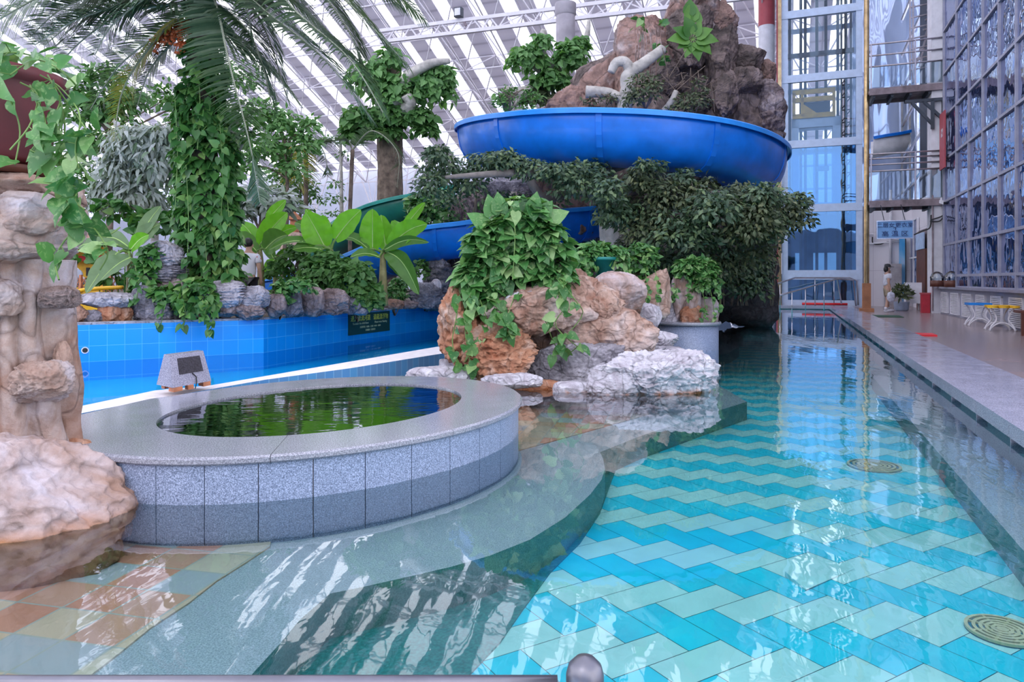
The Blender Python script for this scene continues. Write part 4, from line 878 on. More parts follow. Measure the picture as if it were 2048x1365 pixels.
# rocks along the river wall
wall_r = [
 (118, 612, 172, 652, 11.0, 71, 'rock_brown', 'brown block beside the stone pillar on the river wall'),
 (160, 622, 205, 650, 11.1, 72, 'rock_slate', 'small flat grey stone next to the brown block'),
 (162, 585, 262, 616, 11.3, 73, 'rock_grey', 'long lilac slab stone on top of the orange block'),
 (198, 606, 242, 648, 11.2, 74, 'rock_orange', 'orange block under the lilac slab'),
 (232, 612, 262, 645, 11.3, 75, 'rock_orange', 'dark orange wedge between the orange block and grey stones'),
 (262, 574, 302, 618, 11.5, 76, 'rock_slate', 'rounded slate stone above the river wall left of the layered stack'),
 (268, 600, 340, 646, 11.5, 77, 'rock_slate', 'wide blue-grey stone below the layered stack'),
 (298, 482, 364, 532, 11.9, 78, 'rock_grey', 'top grey stone of the tall layered stack by the palm'),
 (294, 522, 366, 566, 11.9, 79, 'rock_slate', 'deeply layered dark stone in the middle of the tall stack'),
 (302, 558, 372, 612, 11.9, 80, 'rock_wall', 'reddish bottom stone of the tall layered stack'),
 (340, 588, 378, 640, 11.7, 82, 'rock_grey', 'grey stone right of the stack foot, half under the vines'),
 (408, 562, 486, 616, 11.8, 83, 'rock_grey', 'large wavy layered grey stone below the climbing vine'),
 (412, 604, 440, 636, 11.75, 84, 'rock_wall', 'small brown foot stone left of the two under the wavy stone'),
 (436, 606, 472, 636, 11.75, 85, 'rock_wall', 'small brown foot stone right of the two under the wavy stone'),
 (482, 574, 536, 615, 11.9, 86, 'rock_grey', 'grey angular stone right of the wavy stone'),
 (470, 608, 534, 640, 11.9, 87, 'rock_wall', 'brownish block below the angular grey stone'),
 (536, 586, 572, 634, 12.2, 88, 'rock_wall', 'upright pinkish stone near the wall corner'),
 (566, 582, 606, 634, 12.6, 89, 'rock_slate', 'bluish stone with vines right of the wall corner'),
 (602, 576, 646, 632, 12.9, 90, 'rock_wall', 'tall reddish-brown stone above the blue wall'),
 (640, 580, 694, 632, 13.2, 91, 'rock_wall', 'dark cracked stone left above the warning sign'),
 (690, 596, 722, 630, 13.8, 92, 'rock_slate', 'square grey stone directly above the warning sign'),
 (702, 614, 738, 630, 13.9, 93, 'rock_grey', 'low pale stone at the top edge of the warning sign'),
 (768, 598, 806, 618, 15.3, 94, 'rock_brown', 'small brown stone right of the banana stem'),
 (800, 602, 838, 618, 15.9, 95, 'rock_wall', 'small dark stone right of the brown one'),
 (820, 568, 880, 616, 16.4, 96, 'rock_slate', 'large dark leaning rock at the far end of the river wall'),
 (840, 504, 905, 618, 17.4, 97, 'rock_slate', 'tall standing grey stone below the blue slide'),
 (862, 560, 882, 590, 16.4, 98, 'rock_white', 'white broken face stone on the standing grey stone'),
 (905, 575, 960, 625, 18.2, 99, 'rock_wall', 'dark rock between the standing stone and the island'),
]
for a, b, c, d, Y, s, mt, lab in wall_r: rk(a, b, c, d, Y, s, mt, lab, group='stones on the river wall', strata=.12 if s in (78, 79, 83, 97) else .03, sk=6 if s in (79, 83) else 4, sub=5 if (c - a) > 45 else 4, dep=.75, fine=.08)
tag(obj('mound', MB().join(rock_mb((-4.5, 15.3, .55), (.9, .8, .55), 101, sub=5)), MT['rock_wall'], None, True, loc=(-4.5, 15.3, .3)), 'overgrown earth mound behind the warning sign', 'mound')

# dark rock wall under the tree, tower of rocks
rk(880, 385, 1010, 610, 19.0, 111, 'rock_wall', 'tall grey fluted rock wall with hanging vines left under the tree', 'rock_wall', sub=6, amp=.12, cuts=8, pw=5, dep=.6, fine=.1)
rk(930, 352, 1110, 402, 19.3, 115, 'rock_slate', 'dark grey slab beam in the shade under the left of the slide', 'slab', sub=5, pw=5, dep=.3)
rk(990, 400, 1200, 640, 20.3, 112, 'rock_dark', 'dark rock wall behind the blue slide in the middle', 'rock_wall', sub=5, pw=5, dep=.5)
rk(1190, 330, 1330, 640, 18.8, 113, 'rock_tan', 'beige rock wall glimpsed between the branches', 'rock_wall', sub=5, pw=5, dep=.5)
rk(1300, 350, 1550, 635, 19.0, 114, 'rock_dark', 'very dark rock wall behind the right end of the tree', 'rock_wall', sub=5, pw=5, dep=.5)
tower = [
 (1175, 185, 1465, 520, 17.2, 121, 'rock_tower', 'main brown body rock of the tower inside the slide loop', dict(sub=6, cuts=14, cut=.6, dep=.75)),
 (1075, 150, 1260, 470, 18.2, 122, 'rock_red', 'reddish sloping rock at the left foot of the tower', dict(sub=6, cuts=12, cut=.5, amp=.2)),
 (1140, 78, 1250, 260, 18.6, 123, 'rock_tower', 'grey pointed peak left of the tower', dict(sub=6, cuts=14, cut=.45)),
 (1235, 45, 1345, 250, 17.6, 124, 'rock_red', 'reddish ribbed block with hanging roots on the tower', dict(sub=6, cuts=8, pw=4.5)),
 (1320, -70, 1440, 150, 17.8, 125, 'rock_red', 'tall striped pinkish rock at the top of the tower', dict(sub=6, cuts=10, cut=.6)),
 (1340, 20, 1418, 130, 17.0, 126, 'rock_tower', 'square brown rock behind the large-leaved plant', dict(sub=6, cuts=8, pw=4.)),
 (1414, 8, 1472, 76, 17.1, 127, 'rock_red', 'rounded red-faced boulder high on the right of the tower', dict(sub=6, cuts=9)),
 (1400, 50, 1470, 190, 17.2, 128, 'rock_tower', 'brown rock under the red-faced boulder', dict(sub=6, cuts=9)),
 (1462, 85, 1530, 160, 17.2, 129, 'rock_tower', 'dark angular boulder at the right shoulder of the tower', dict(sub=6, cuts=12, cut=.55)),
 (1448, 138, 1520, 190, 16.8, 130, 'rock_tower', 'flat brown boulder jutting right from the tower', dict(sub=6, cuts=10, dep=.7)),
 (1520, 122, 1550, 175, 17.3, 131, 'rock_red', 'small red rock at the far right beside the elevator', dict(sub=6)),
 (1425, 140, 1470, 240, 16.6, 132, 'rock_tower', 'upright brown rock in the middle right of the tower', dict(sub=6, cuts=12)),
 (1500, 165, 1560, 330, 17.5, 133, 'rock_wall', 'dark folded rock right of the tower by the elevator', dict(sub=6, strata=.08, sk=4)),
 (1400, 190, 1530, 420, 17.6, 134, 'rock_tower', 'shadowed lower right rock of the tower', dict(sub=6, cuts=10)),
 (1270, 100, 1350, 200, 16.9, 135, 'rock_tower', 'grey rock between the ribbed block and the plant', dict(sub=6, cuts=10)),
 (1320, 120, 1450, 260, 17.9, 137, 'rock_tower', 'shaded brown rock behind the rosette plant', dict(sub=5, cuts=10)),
 (1090, 190, 1190, 330, 16.4, 136, 'rock_red', 'low reddish rock visible over the slide at the left', dict(sub=6, cuts=8, strata=.05)),
]
for a, b, c, d, Y, s, mt, lab, kw in tower: rk(a, b, c, d, Y, s, mt, lab, 'tower_rock', 'rock', 'rocks of the tower', **{**dict(fine=.075, amp=.17), **kw, 'cuts': kw.get('cuts', 9) + 5})

# ================================================================ SLIDES
def sweep(mb, path, hw, dp, lip=.07, th=.04, wall=1., m=0, mr=1, n=14):
    P = np.array(path, float); T = np.gradient(P, axis=0); T[:, 2] = 0; T /= np.linalg.norm(T, axis=1)[:, None]; S = np.c_[T[:, 1], -T[:, 0], 0 * T[:, 0]]
    a = np.linspace(0, math.pi, n); ox = -np.cos(a); oz = -np.sin(a); k = 2.6; rr = 1 / (np.abs(ox) ** k + np.abs(oz) ** k) ** (1 / k)
    out = np.c_[ox * rr * hw, oz * rr * dp]; inn = np.c_[ox * rr * (hw - th), oz * rr * (dp - th)]
    prof = np.r_[out, inn[::-1]]; V = P[:, None] + S[:, None] * prof[None, :, 0, None] + np.array((0, 0, 1.))[None, None] * prof[None, :, 1, None]
    mb.grid(V, m, closed=True); kk = len(prof); mb.add(V[0], [tuple(range(kk))], m); mb.add(V[-1], [tuple(range(kk))[::-1]], m)
def lipm(path, hw, side, lw=.09, lh=.085):
    P = np.array(path, float); T = np.gradient(P, axis=0); T[:, 2] = 0; T /= np.linalg.norm(T, axis=1)[:, None]; S = np.c_[T[:, 1], -T[:, 0], 0 * T[:, 0]] * side
    prof = np.array([(-.05, 0), (-.05, .02), (lw * .8, .02), (lw, 0), (lw, -lh), (lw - .02, -lh), (lw - .02, -.015), (0, -.015)]); prof[:, 0] += hw
    V = P[:, None] + S[:, None] * prof[None, :, 0, None] + np.array((0, 0, 1.))[None, None] * prof[None, :, 1, None]
    return MB().grid(V, 0, closed=True)
def band(path, i, hw, dp, w=2):
    m = MB(); P = np.array(path); sweep(m, P[i:i + w + 1], hw + .022, dp + .022, th=.02); return m
def interp(pts, n):
    P = np.array(pts, float); k = len(P); t = np.linspace(0, k - 1, n); out = []
    for x in t:
        i = min(int(x), k - 2); f = x - i; p0, p1, p2, p3 = P[max(i - 1, 0)], P[i], P[i + 1], P[min(i + 2, k - 1)]
        out.append(.5 * ((2 * p1) + (-p0 + p2) * f + (2 * p0 - 5 * p1 + 4 * p2 - p3) * f * f + (-p0 + 3 * p1 - 3 * p2 + p3) * f ** 3))
    return np.array(out)
SCX, SCY = 2.48, 16.95
th_k = [200, 180, 135, 90 + 10, 65, 35, 0, -40, -80, -120]; zk = [4.95, 4.80, 4.52, 4.36, 4.22, 4.08, 3.98, 3.85, 3.7, 3.5]
ang = np.linspace(205, -120, 150); zz_ = np.interp(-ang, [-x for x in th_k], zk)
# angle measured so that 90 faces the camera
path1 = [(SCX - 2.98 * -math.cos(math.radians(a)), SCY - 2.98 * math.sin(math.radians(a)), z) for a, z in zip(ang, zz_)]
sl = thing('upper_slide', 'upper bright blue spiral water slide curving around the rock tower', 'slide', (SCX, SCY, 0))
m_ = MB(); sweep(m_, path1, .76, .93, n=20); obj('trough', m_, MT['bluepaint'], sl, True)
for s_ in (1, -1): obj('rim', lipm(path1, .76, s_), MT['bluerim'], sl)
for i in (14, 30, 46, 62, 80, 96, 112, 128): obj('joint_flange', band(path1, i, .76, .93, 1), MT['bluepaint'], sl)
for a in (215,): x, y = SCX + 2.98 * math.cos(math.radians(a)), SCY - 2.98 * math.sin(math.radians(a)); obj('support_post', MB().tube([(x, y, .1), (x, y, 3.5)], .09, 12), MT['palebark'], sl, True)
pts2 = [W(1330, 372, 18.4), W(1200, 412, 17.9), W(1100, 425, 17.4), W(1000, 440, 17.2), W(935, 448, 17.2), W(870, 458, 17.3), W(800, 482, 17.8), W(720, 516, 18.6), W(640, 545, 19.6), W(560, 560, 21), W(480, 575, 23)]
path2 = interp(pts2, 90); s2 = thing('lower_slide', 'lower blue water slide passing behind the island plant to the left', 'slide', (path2[40][0], path2[40][1], 0))
m_ = MB(); sweep(m_, path2, .66, .80, n=16); obj('trough', m_, MT['bluepaint'], s2, True)
for s_ in (1, -1): obj('rim', lipm(path2, .66, s_), MT['bluerim'], s2)
for i in (12, 24, 34, 42, 54, 66): obj('joint_flange', band(path2, i, .66, .80, 1), MT['bluepaint'], s2)
for i in (20, 36, 50): p = path2[i]; obj('support_post', MB().tube([(p[0], p[1], 0), (p[0], p[1], p[2] - .7)], .08, 10), MT['palebark'], s2, True)
pts3 = [W(900, 374, 22.3), W(850, 384, 22), W(800, 396, 21.6), W(750, 415, 21.6), W(710, 442, 22), W(680, 470, 23), W(650, 490, 24)]
path3 = interp(pts3, 60); s3 = thing('green_slide', 'dark green water slide behind the banana plants', 'slide', (path3[30][0], path3[30][1], 0))
m_ = MB(); sweep(m_, path3, .6, .8, n=14); obj('trough', m_, MT['greenpaint'], s3, True)
for s_ in (1, -1): obj('rim', lipm(path3, .6, s_), plain('green_rim', (.03, .33, .27), .4), s3)
for i in (20, 34): p = path3[i]; obj('support_post', MB().tube([(p[0], p[1], 0), (p[0], p[1], p[2] - .7)], .08, 10), MT['palebark'], s3, True)
# slide reflected in the rear glass, modelled as a solid trough between the walkways
pts4 = [Q(33, 2.0, 7.3), Q(32.2, 3.2, 7.0), Q(31.5, 4.0, 7.0), Q(31.3, 4.6, 7.1)]
s4 = thing('slide_reflection', 'reflection of a white, blue-rimmed slide, modelled solid between the two walkways', 'slide', Q(32, 3.5, 6)); p4 = interp([W(1744, 279, 28.6), W(1760, 276, 28.5), W(1780, 272, 28.4), W(1806, 266, 28.4)], 20)
m_ = MB(); sweep(m_, p4, .5, .75, n=12); obj('trough', m_, MT['whitepaint'], s4, True); obj('rim', lipm(p4, .5, 1, .1, .1), MT['bluepaint'], s4); obj('rim', lipm(p4, .5, -1, .1, .1), MT['bluepaint'], s4)

# concrete branches and trunk of the artificial tree round the slide
def limb(name, pts, R, mat, parent=None, label=None, cat=None, n=12, group=None):
    P = interp(pts, max(8, len(pts) * 8)); Rr = np.interp(np.linspace(0, 1, len(P)), np.linspace(0, 1, len(R)), R)
    mb = MB().tube(P, Rr, n, jit=.12)
    if parent is not None: return obj(name, mb, mat, parent, True)
    return tag(obj(name, mb, mat, None, True, loc=P[0]), label, cat, group)
# ================================================================ LEAVES AND PLANTS
def tmpl(mid, left):
    V = [m for m in mid] + [l for l in left] + [(-l[0], l[1], l[2]) for l in left]; a, b = len(mid), len(left); Fs4, Fs3 = [], []
    for sgn, off in ((1, a), (-1, a + b)):
        for i in range(b - 1): q = (i, i + 1, off + i + 1, off + i); Fs4.append(q if sgn > 0 else q[::-1])
        q = (b - 1, a - 1, off + b - 1); Fs3.append(q if sgn > 0 else q[::-1])
    return np.array(V, float), np.array(Fs4, int).reshape(-1, 4) if Fs4 else None, np.array(Fs3, int)
T_HEART = tmpl([(0, 0, 0), (0, .22, -.03), (0, .5, -.045), (0, .8, -.08), (0, 1.06, -.19)], [(-.22, -.13, .04), (-.41, .04, .07), (-.42, .34, .08), (-.25, .70, .01)])
T_FICUS = tmpl([(0, 0, 0), (0, .5, 0), (0, 1, -.1)], [(-.08, .05, .0), (-.24, .42, .05)])
T_LONG = tmpl([(0, 0, 0), (0, .4, .02), (0, .8, -.05), (0, 1.1, -.2)], [(-.04, .02, 0), (-.15, .35, .03), (-.11, .78, -.04)])
def unit(a): return a / (np.linalg.norm(a, axis=-1, keepdims=True) + 1e-9)
def place(mb, tp, P, D, N, S, m=0):
    V, F4, F3 = tp; n, k = len(P), len(V); D = unit(D); X = unit(np.cross(D, N)); Z = np.cross(X, D); S = np.broadcast_to(S, (n,))
    co = P[:, None] + S[:, None, None] * (V[None, :, 0, None] * X[:, None] + V[None, :, 1, None] * D[:, None] + V[None, :, 2, None] * Z[:, None])
    base = mb.n + (np.arange(n) * k)[:, None, None]; mb.v.append(co.reshape(-1, 3)); mb.n += n * k
    for Fx in (F4, F3):
        if Fx is not None and len(Fx): mb.f.append(((Fx[None] + base).reshape(-1, Fx.shape[1]), m))
def blob(mb, c, r, n, size, tp=T_FICUS, down=.35, shell=.55, m=0, up=.35, jit=.5):
    d = unit(rng.normal(size=(n, 3))); d[:, 2] = np.where(d[:, 2] < -.6, -d[:, 2], d[:, 2]); q = shell + (1 - shell) * rng.random(n) ** .6
    q *= 1 + .18 * vnoise(d * 2.2 + np.asarray(c) * 3.1, 5); P = np.asarray(c) + d * q[:, None] * np.asarray(r)
    D = d * (.6, .6, .3) + rng.normal(size=(n, 3)) * jit * (1, 1, .6); D[:, 2] -= down; N = d + np.array((0, -.35, up)) + rng.normal(size=(n, 3)) * .35
    place(mb, tp, P, D, N, size * rng.uniform(.65, 1.25, n), m)
def pblob(mb, px, py, rx, ry, Y, n, size, **kw): s = Y / F; blob(mb, W(px, py, Y), (rx * s, min(rx, ry) * s * kw.pop('dy', .9), ry * s), n, size, **kw)
def strand(stem, leaf, pts, n, size, r=.006, tp=T_HEART, m=0, out=(0, -1, 0)):
    P = interp(pts, 14); stem.tube(P, r, 5, 0, cap=False); t = rng.random(n) * (len(P) - 1.01); i = t.astype(int); b = P[i] + (P[i + 1] - P[i]) * (t - i)[:, None]
    o = unit(rng.normal(size=(n, 3)) * .8 + np.array(out)); b2 = b + o * size * .45
    for a_, c_ in zip(b, b2): stem.bar(a_, c_, r * .9)
    D = o * .6 + rng.normal(size=(n, 3)) * .35 + (0, 0, -.55); N = np.array(out) + rng.normal(size=(n, 3)) * .4 + (0, 0, .5); place(leaf, tp, b2, D, N, size * rng.uniform(.7, 1.25, n), m)

def plant(name, label, cat, base, leafmb, leafmat_, stemmb=None, stemmat=None, group=None, stemname='stems', leafname='foliage'):
    t = thing(name, label, cat, base, group); obj(leafname, leafmb, leafmat_, t, True)
    if stemmb is not None and stemmb.n: obj(stemname, stemmb, stemmat or MT['greenstem'], t, True)
    return t

# --- pot and trailing pothos at the upper left
pcx, pyy = PX(-30), 4.15
pot = thing('plant_pot', 'dark red plant pot on its saucer on top of the stone pillar', 'pot', (pcx, pyy, PZ(352)))
zb_, zt_ = PZ(330), PZ(150); R0 = PX(86) - pcx; R1 = PX(104) - pcx
obj('bowl', MB().lathe((pcx, pyy, 0), [(0, zb_), (R0 * .86, zb_), (R0 * .95, zb_ + .03), (R1 * .97, zt_ - .08), (R1 * .97, zt_ - .075), (R1 * 1.06, zt_ - .07), (R1 * 1.08, zt_), (R1 * .98, zt_), (R1 * .92, zt_ - .06), (0, zt_ - .06)], 48), MT['terracotta'], pot, True)
obj('saucer', MB().lathe((pcx, pyy, 0), [(0, PZ(352)), (R0 * 1.0, PZ(352)), (R0 * 1.12, PZ(338)), (R0 * 1.05, PZ(338)), (0, PZ(345))], 40), MT['wood'], pot, True)
obj('soil', MB().lathe((pcx, pyy, 0), [(0, zt_ - .05), (R1 * .93, zt_ - .055)], 32), MT['soil'], pot)
lf, stm = MB(), MB()
top = np.array((pcx, pyy, zt_))
n = 95; a = rng.uniform(0, 6.28, n); rr = R1 * rng.uniform(.2, 1.1, n); P = np.c_[pcx + rr * np.cos(a), pyy + rr * np.sin(a), zt_ + rng.uniform(-.05, .17, n)]
place(lf, T_HEART, P, np.c_[np.cos(a), np.sin(a), rng.uniform(-.5, .5, n)] + rng.normal(size=(n, 3)) * .3, np.tile((0, -.6, 1.), (n, 1)) + rng.normal(size=(n, 3)) * .3, rng.uniform(.07, .125, n))
for p_ in P[::4]: stm.tube([top + (0, 0, -.05), (top + p_) / 2 + (0, 0, .03), p_], .004, 5, cap=False)
YS = 3.75
for pts, k in [([(-10, 160), (20, 200), (40, 260), (30, 330)], 3), ([(40, 165), (75, 190), (60, 250), (20, 300)], 3), ([(95, 150), (120, 200), (130, 260), (120, 330), (135, 400)], 10), ([(80, 150), (120, 175), (160, 230), (150, 300), (165, 360)], 9), ([(110, 170), (145, 220), (175, 262), (190, 275)], 6),
               ([(120, 190), (118, 300), (125, 370), (150, 430), (200, 475), (240, 455)], 13), ([(125, 330), (140, 390), (165, 440), (130, 480), (110, 520), (118, 560)], 8), ([(165, 360), (150, 400), (170, 420)], 4), ([(60, 170), (90, 240), (85, 300)], 5), ([(135, 400), (175, 440), (215, 500), (200, 540)], 5), ([(20, 150), (70, 120), (120, 140), (160, 180)], 8), ([(-40, 120), (20, 105), (60, 110)], 6), ([(60, 300), (110, 320), (140, 300), (170, 270)], 5)]:
    strand(stm, lf, [W(x, y, YS + random.uniform(-.15, .15)) for x, y in pts], k, .11, .0045)
plant('pothos_plant', 'trailing pothos with large variegated leaves spilling from the dark red pot', 'plant', (pcx, pyy, zt_ - .05), lf, MT['potleaf'], stm)

# --- pothos on the island
lf, stm = MB(), MB(); YI = 8.55
core = [(1035, 470, 72, 50, 420), (1050, 430, 60, 35, 150), (985, 490, 50, 45, 170), (1090, 490, 48, 50, 190), (1020, 540, 90, 50, 420), (1080, 540, 60, 45, 190), (955, 560, 40, 45, 110), (1000, 600, 50, 40, 120), (950, 590, 25, 60, 60), (1110, 560, 35, 40, 70)]
for x, y, rx, ry, n in core: pblob(lf, x, y, rx, ry, YI, int(n * .8), .165, tp=T_HEART, down=.5, shell=.7, dy=.55, jit=.6, up=1.1)
for pts, k in [([(940, 590), (930, 640), (935, 700), (945, 735)], 17), ([(920, 590), (912, 640), (905, 690), (925, 740)], 10), ([(990, 600), (1010, 650), (1000, 700)], 16), ([(1030, 590), (1015, 640), (1025, 680), (1005, 710)], 14), ([(1100, 570), (1130, 610), (1110, 650), (1150, 690), (1165, 700)], 14), ([(1120, 560), (1150, 600), (1165, 630), (1125, 680), (1105, 705)], 12), ([(960, 600), (975, 650), (965, 700)], 8), ([(1090, 640), (1110, 690), (1130, 710), (1160, 690)], 5), ([(1020, 400), (1030, 460), (1025, 560)], 6)]:
    strand(stm, lf, [W(x, y, 8.2 + random.uniform(-.15, .1)) for x, y in pts], k, .125, .006)
# a few tall leaves at the crown
tipP = np.array([W(x, y, 8.45) for x, y in [(985, 430), (1000, 425), (1045, 430), (1065, 425), (1080, 435), (970, 450), (1100, 440), (1030, 445)]]); place(lf, T_HEART, tipP, np.array([(-.2, -.1, 1.), (-.1, 0, 1), (.05, 0, 1), (.2, -.1, .9), (.5, 0, .7), (-.7, -.2, .5), (.8, 0, .4), (0, -.3, .8)]), np.tile((.1, -1, .3), (8, 1)), np.full(8, .24))
plant('pothos_plant', 'big mounded pothos plant cascading over the middle of the rock island', 'plant', W(1030, 600, YI), lf, MT['potleaf'], stm)

# --- teal pot and neighbours
YT = 11.4; tpc = W(1208, 560, YT); tp_ = thing('plant_pot', 'teal plastic plant pot on the rocks right of the big island plant', 'pot', tpc); s = YT / F; z1 = HC - (515 - 560) * s
obj('bowl', MB().lathe((tpc[0], tpc[1], 0), [(0, tpc[2]), (.11, tpc[2]), (.18, z1 - .05), (.205, z1 - .05), (.205, z1), (.18, z1), (0, z1 - .03)], 32), MT['teal'], tp_, True)
obj('foot', MB().lathe((tpc[0], tpc[1], 0), [(.12, tpc[2] - .03), (.13, tpc[2] + .02)], 24), MT['teal'], tp_)
lf, stm = MB(), MB()
for x, y, rx, ry, n in [(1200, 503, 50, 16, 300), (1170, 530, 26, 32, 220), (1238, 520, 22, 26, 100)]: pblob(lf, x, y, rx, ry, YT, n, .10, tp=T_HEART, up=.7, dy=1.)
strand(stm, lf, [W(1180, 510, YT), W(1165, 550, YT), W(1160, 575, YT)], 16, .1); plant('pothos_plant', 'light green pothos overflowing the teal pot', 'plant', (tpc[0], tpc[1], z1), lf, MT['potleaf'], stm)
lf, stm = MB(), MB()
for x, y, rx, ry, n in [(1283, 520, 34, 32, 380), (1270, 555, 30, 25, 160)]: pblob(lf, x, y, rx, ry, 11.6, n, .09, tp=T_HEART, up=.6, dy=1.)
for x in (1255, 1290, 1310): strand(stm, lf, [W(x, 540, 11.2), W(x + 6, 580, 11.1), W(x + 2, 605, 11.0)], 12, .08)
plant('pothos_plant', 'mid green pothos right of the teal pot draping the salmon rock', 'plant', W(1283, 560, 11.6), lf, MT['potleafdark'], stm)
lf, stm = MB(), MB(); YF = 12.6
for x, y, rx, ry, n in [(1392, 535, 42, 22, 420), (1410, 560, 30, 36, 300), (1368, 545, 18, 22, 90)]: pblob(lf, x, y, rx, ry, YF, n, .105, tp=T_HEART, up=.7, dy=.8)
for pts in ([(1415, 560), (1425, 600), (1430, 645)], [(1400, 570), (1410, 610), (1405, 650)], [(1430, 560), (1440, 600), (1436, 630)], [(1350, 570), (1345, 600)], [(1378, 560), (1376, 600)]): strand(stm, lf, [W(x, y, YF - .2) for x, y in pts], 16, .08)
plant('pothos_plant', 'light pothos tumbling over the stones of the small round planter', 'plant', W(1395, 570, YF), lf, MT['potleaf'], stm)

# --- palm trees
def frond(parent, pts, L, n=60, droop=.55, mat='palm', w=.025, tipf=.25, side=1., col=None):
    n = int(n * 1.7); droop *= .55; L *= 1.12
    P = interp(pts, 40); T = unit(np.gradient(P, axis=0)); lf = MB(); t = np.linspace(3, 38.9, n)
    up = np.array((0, 0, 1.)); 
    for sg in (1, -1):
        i = t.astype(int); f = (t - i)[:, None]; B = P[i] * (1 - f) + P[np.minimum(i + 1, 39)] * f; Tt = T[i]; S = unit(np.cross(Tt, up)) * sg
        prog = (t / 39); ln = L * (np.sin(math.pi * np.clip(prog * .88 + .12, 0, 1)) ** .6) * (.9 + .2 * rng.random(n)); ln = np.maximum(ln, L * tipf)
        d0 = unit(S * side + Tt * .55 + up * .15 + rng.normal(size=(n, 3)) * .05)
        pts_ = [B]; d = d0
        for k in range(3): d = unit(d + np.array((0, 0, -1.)) * droop * (.35 + .35 * k)); pts_.append(pts_[-1] + d * (ln / 3)[:, None])
        wd = np.cross(d0, up); wd = unit(wd * .6 + Tt * .8) * (w * (1.05 - .75 * prog ** 2))[:, None]
        rows = np.stack([np.stack([pts_[k] - wd * c, pts_[k] + wd * c], 1) for k, c in enumerate((.55, 1., .8, .08))], 1).reshape(n, 8, 3)
        base = (np.arange(n) * 8)[:, None]; Fq = np.concatenate([base + np.array([[2 * k, 2 * k + 1, 2 * k + 3, 2 * k + 2]]) for k in range(3)], 0)
        lf.add(rows.reshape(-1, 3), Fq)
    lf.tube(P, np.linspace(.028, .006, 40), 6, 1)
    return obj('frond', lf, [MT[mat], MT['rib']], parent)
YPm = 12.6; crown = W(405, 10, YPm)
pm = thing('palm_tree', 'large feathery palm tree rising behind the river wall', 'tree', W(412, 610, YPm))
obj('trunk', pillar([(.3, *W(425, 600, YPm)[:2], .33, .33), (2.4, *W(415, 400, YPm)[:2], .22, .22), (4.6, *W(406, 150, YPm)[:2], .19, .19), (6.3, *W(403, -10, YPm)[:2], .24, .24)], 44, 32, 120, flute=.02, amp=.12, hfr=4), MT['bark'], pm, True)
def fp(l): return [W(x, y, Y) for x, y, Y in l]
c3 = (405, 0, 12.6)
fronds = [([c3, (560, -100, 11.8), (690, 0, 11.3), (815, 130, 11.2)], .95, 70, .5, 'palm'), ([c3, (500, -60, 11.8), (600, 31, 11.2), (700, 120, 10.9), (766, 225, 10.8)], .95, 75, .55, 'palm'),
          ([c3, (470, -20, 12), (540, 30, 11.6), (650, 120, 11.2), (745, 240, 11.2)], .85, 75, .45, 'palm'), ([(415, -30, 12.5), (435, 20, 11.8), (461, 138, 11.4), (500, 290, 11.3), (520, 405, 11.4)], .75, 80, .25, 'palm'),
          ([(410, 0, 12.6), (470, -20, 12.4), (530, 60, 12.3), (575, 200, 12.3)], .7, 55, .6, 'palm'), ([(410, -20, 12.5), (450, -50, 11.9), (490, 10, 11.7), (505, 85, 11.7)], .55, 45, .5, 'palm'),
          ([c3, (340, -60, 11.8), (240, 5, 11.3), (140, 45, 11), (70, 90, 11)], .75, 70, .4, 'palm'), ([c3, (330, 10, 12), (240, 30, 11.8), (160, 85, 11.7), (110, 140, 11.7)], .9, 70, .7, 'palm'),
          ([c3, (300, -120, 11.4), (140, -40, 11), (0, 38, 10.6), (-90, 100, 10.6)], 1., 80, .7, 'palm'), ([(400, 20, 12.6), (340, 50, 12.2), (275, 127, 12), (241, 195, 12), (229, 282, 12)], .55, 60, .5, 'palmyellow'),
          ([(400, 30, 12.6), (350, 80, 12.6), (300, 140, 12.5), (275, 210, 12.5)], .5, 50, .5, 'palm'), ([c3, (560, -160, 12.6), (680, -90, 12.2), (800, 10, 12)], .95, 60, .6, 'palm'), ([c3, (360, -90, 13), (260, -60, 13.2), (150, -20, 13.5)], .9, 60, .5, 'palm'),
          ([(405, 20, 12.7), (440, 60, 12.9), (520, 110, 13), (600, 210, 13)], .7, 60, .6, 'palm'), ([c3, (480, -60, 12.8), (580, -10, 12.8), (660, 70, 12.8)], .8, 55, .6, 'palm'), ([(400, 10, 12.7), (330, 60, 13), (240, 130, 13.2), (180, 220, 13.2)], .7, 55, .5, 'palm')]
fronds += [([c3, (330, -70, 11.6), (210, -20, 11.0), (120, 20, 10.8), (60, 75, 10.8)], .8, 75, .5, 'palm'), ([c3, (300, -30, 12), (180, 20, 11.8), (90, 90, 11.8)], .8, 70, .6, 'palm'), ([c3, (370, -40, 11.6), (300, -10, 11.2), (225, 50, 11), (190, 110, 11)], .7, 60, .5, 'palm'),
           ([c3, (230, -130, 12.4), (80, -60, 12.2), (-30, 10, 12)], 1.1, 80, .6, 'palm'), ([c3, (480, -110, 12), (600, -60, 11.6), (690, 50, 11.4), (720, 120, 11.4)], .9, 70, .5, 'palm'), ([c3, (450, 20, 12), (500, 70, 11.8), (530, 150, 11.8), (545, 220, 11.8)], .7, 60, .6, 'palm'), ([c3, (600, -140, 12.4), (740, -60, 12.2), (850, 40, 12.2)], .9, 60, .5, 'palm')]
for l, L, n, dr, mt in fronds: frond(pm, fp(l), L, n, dr, mt)
fc = MB()
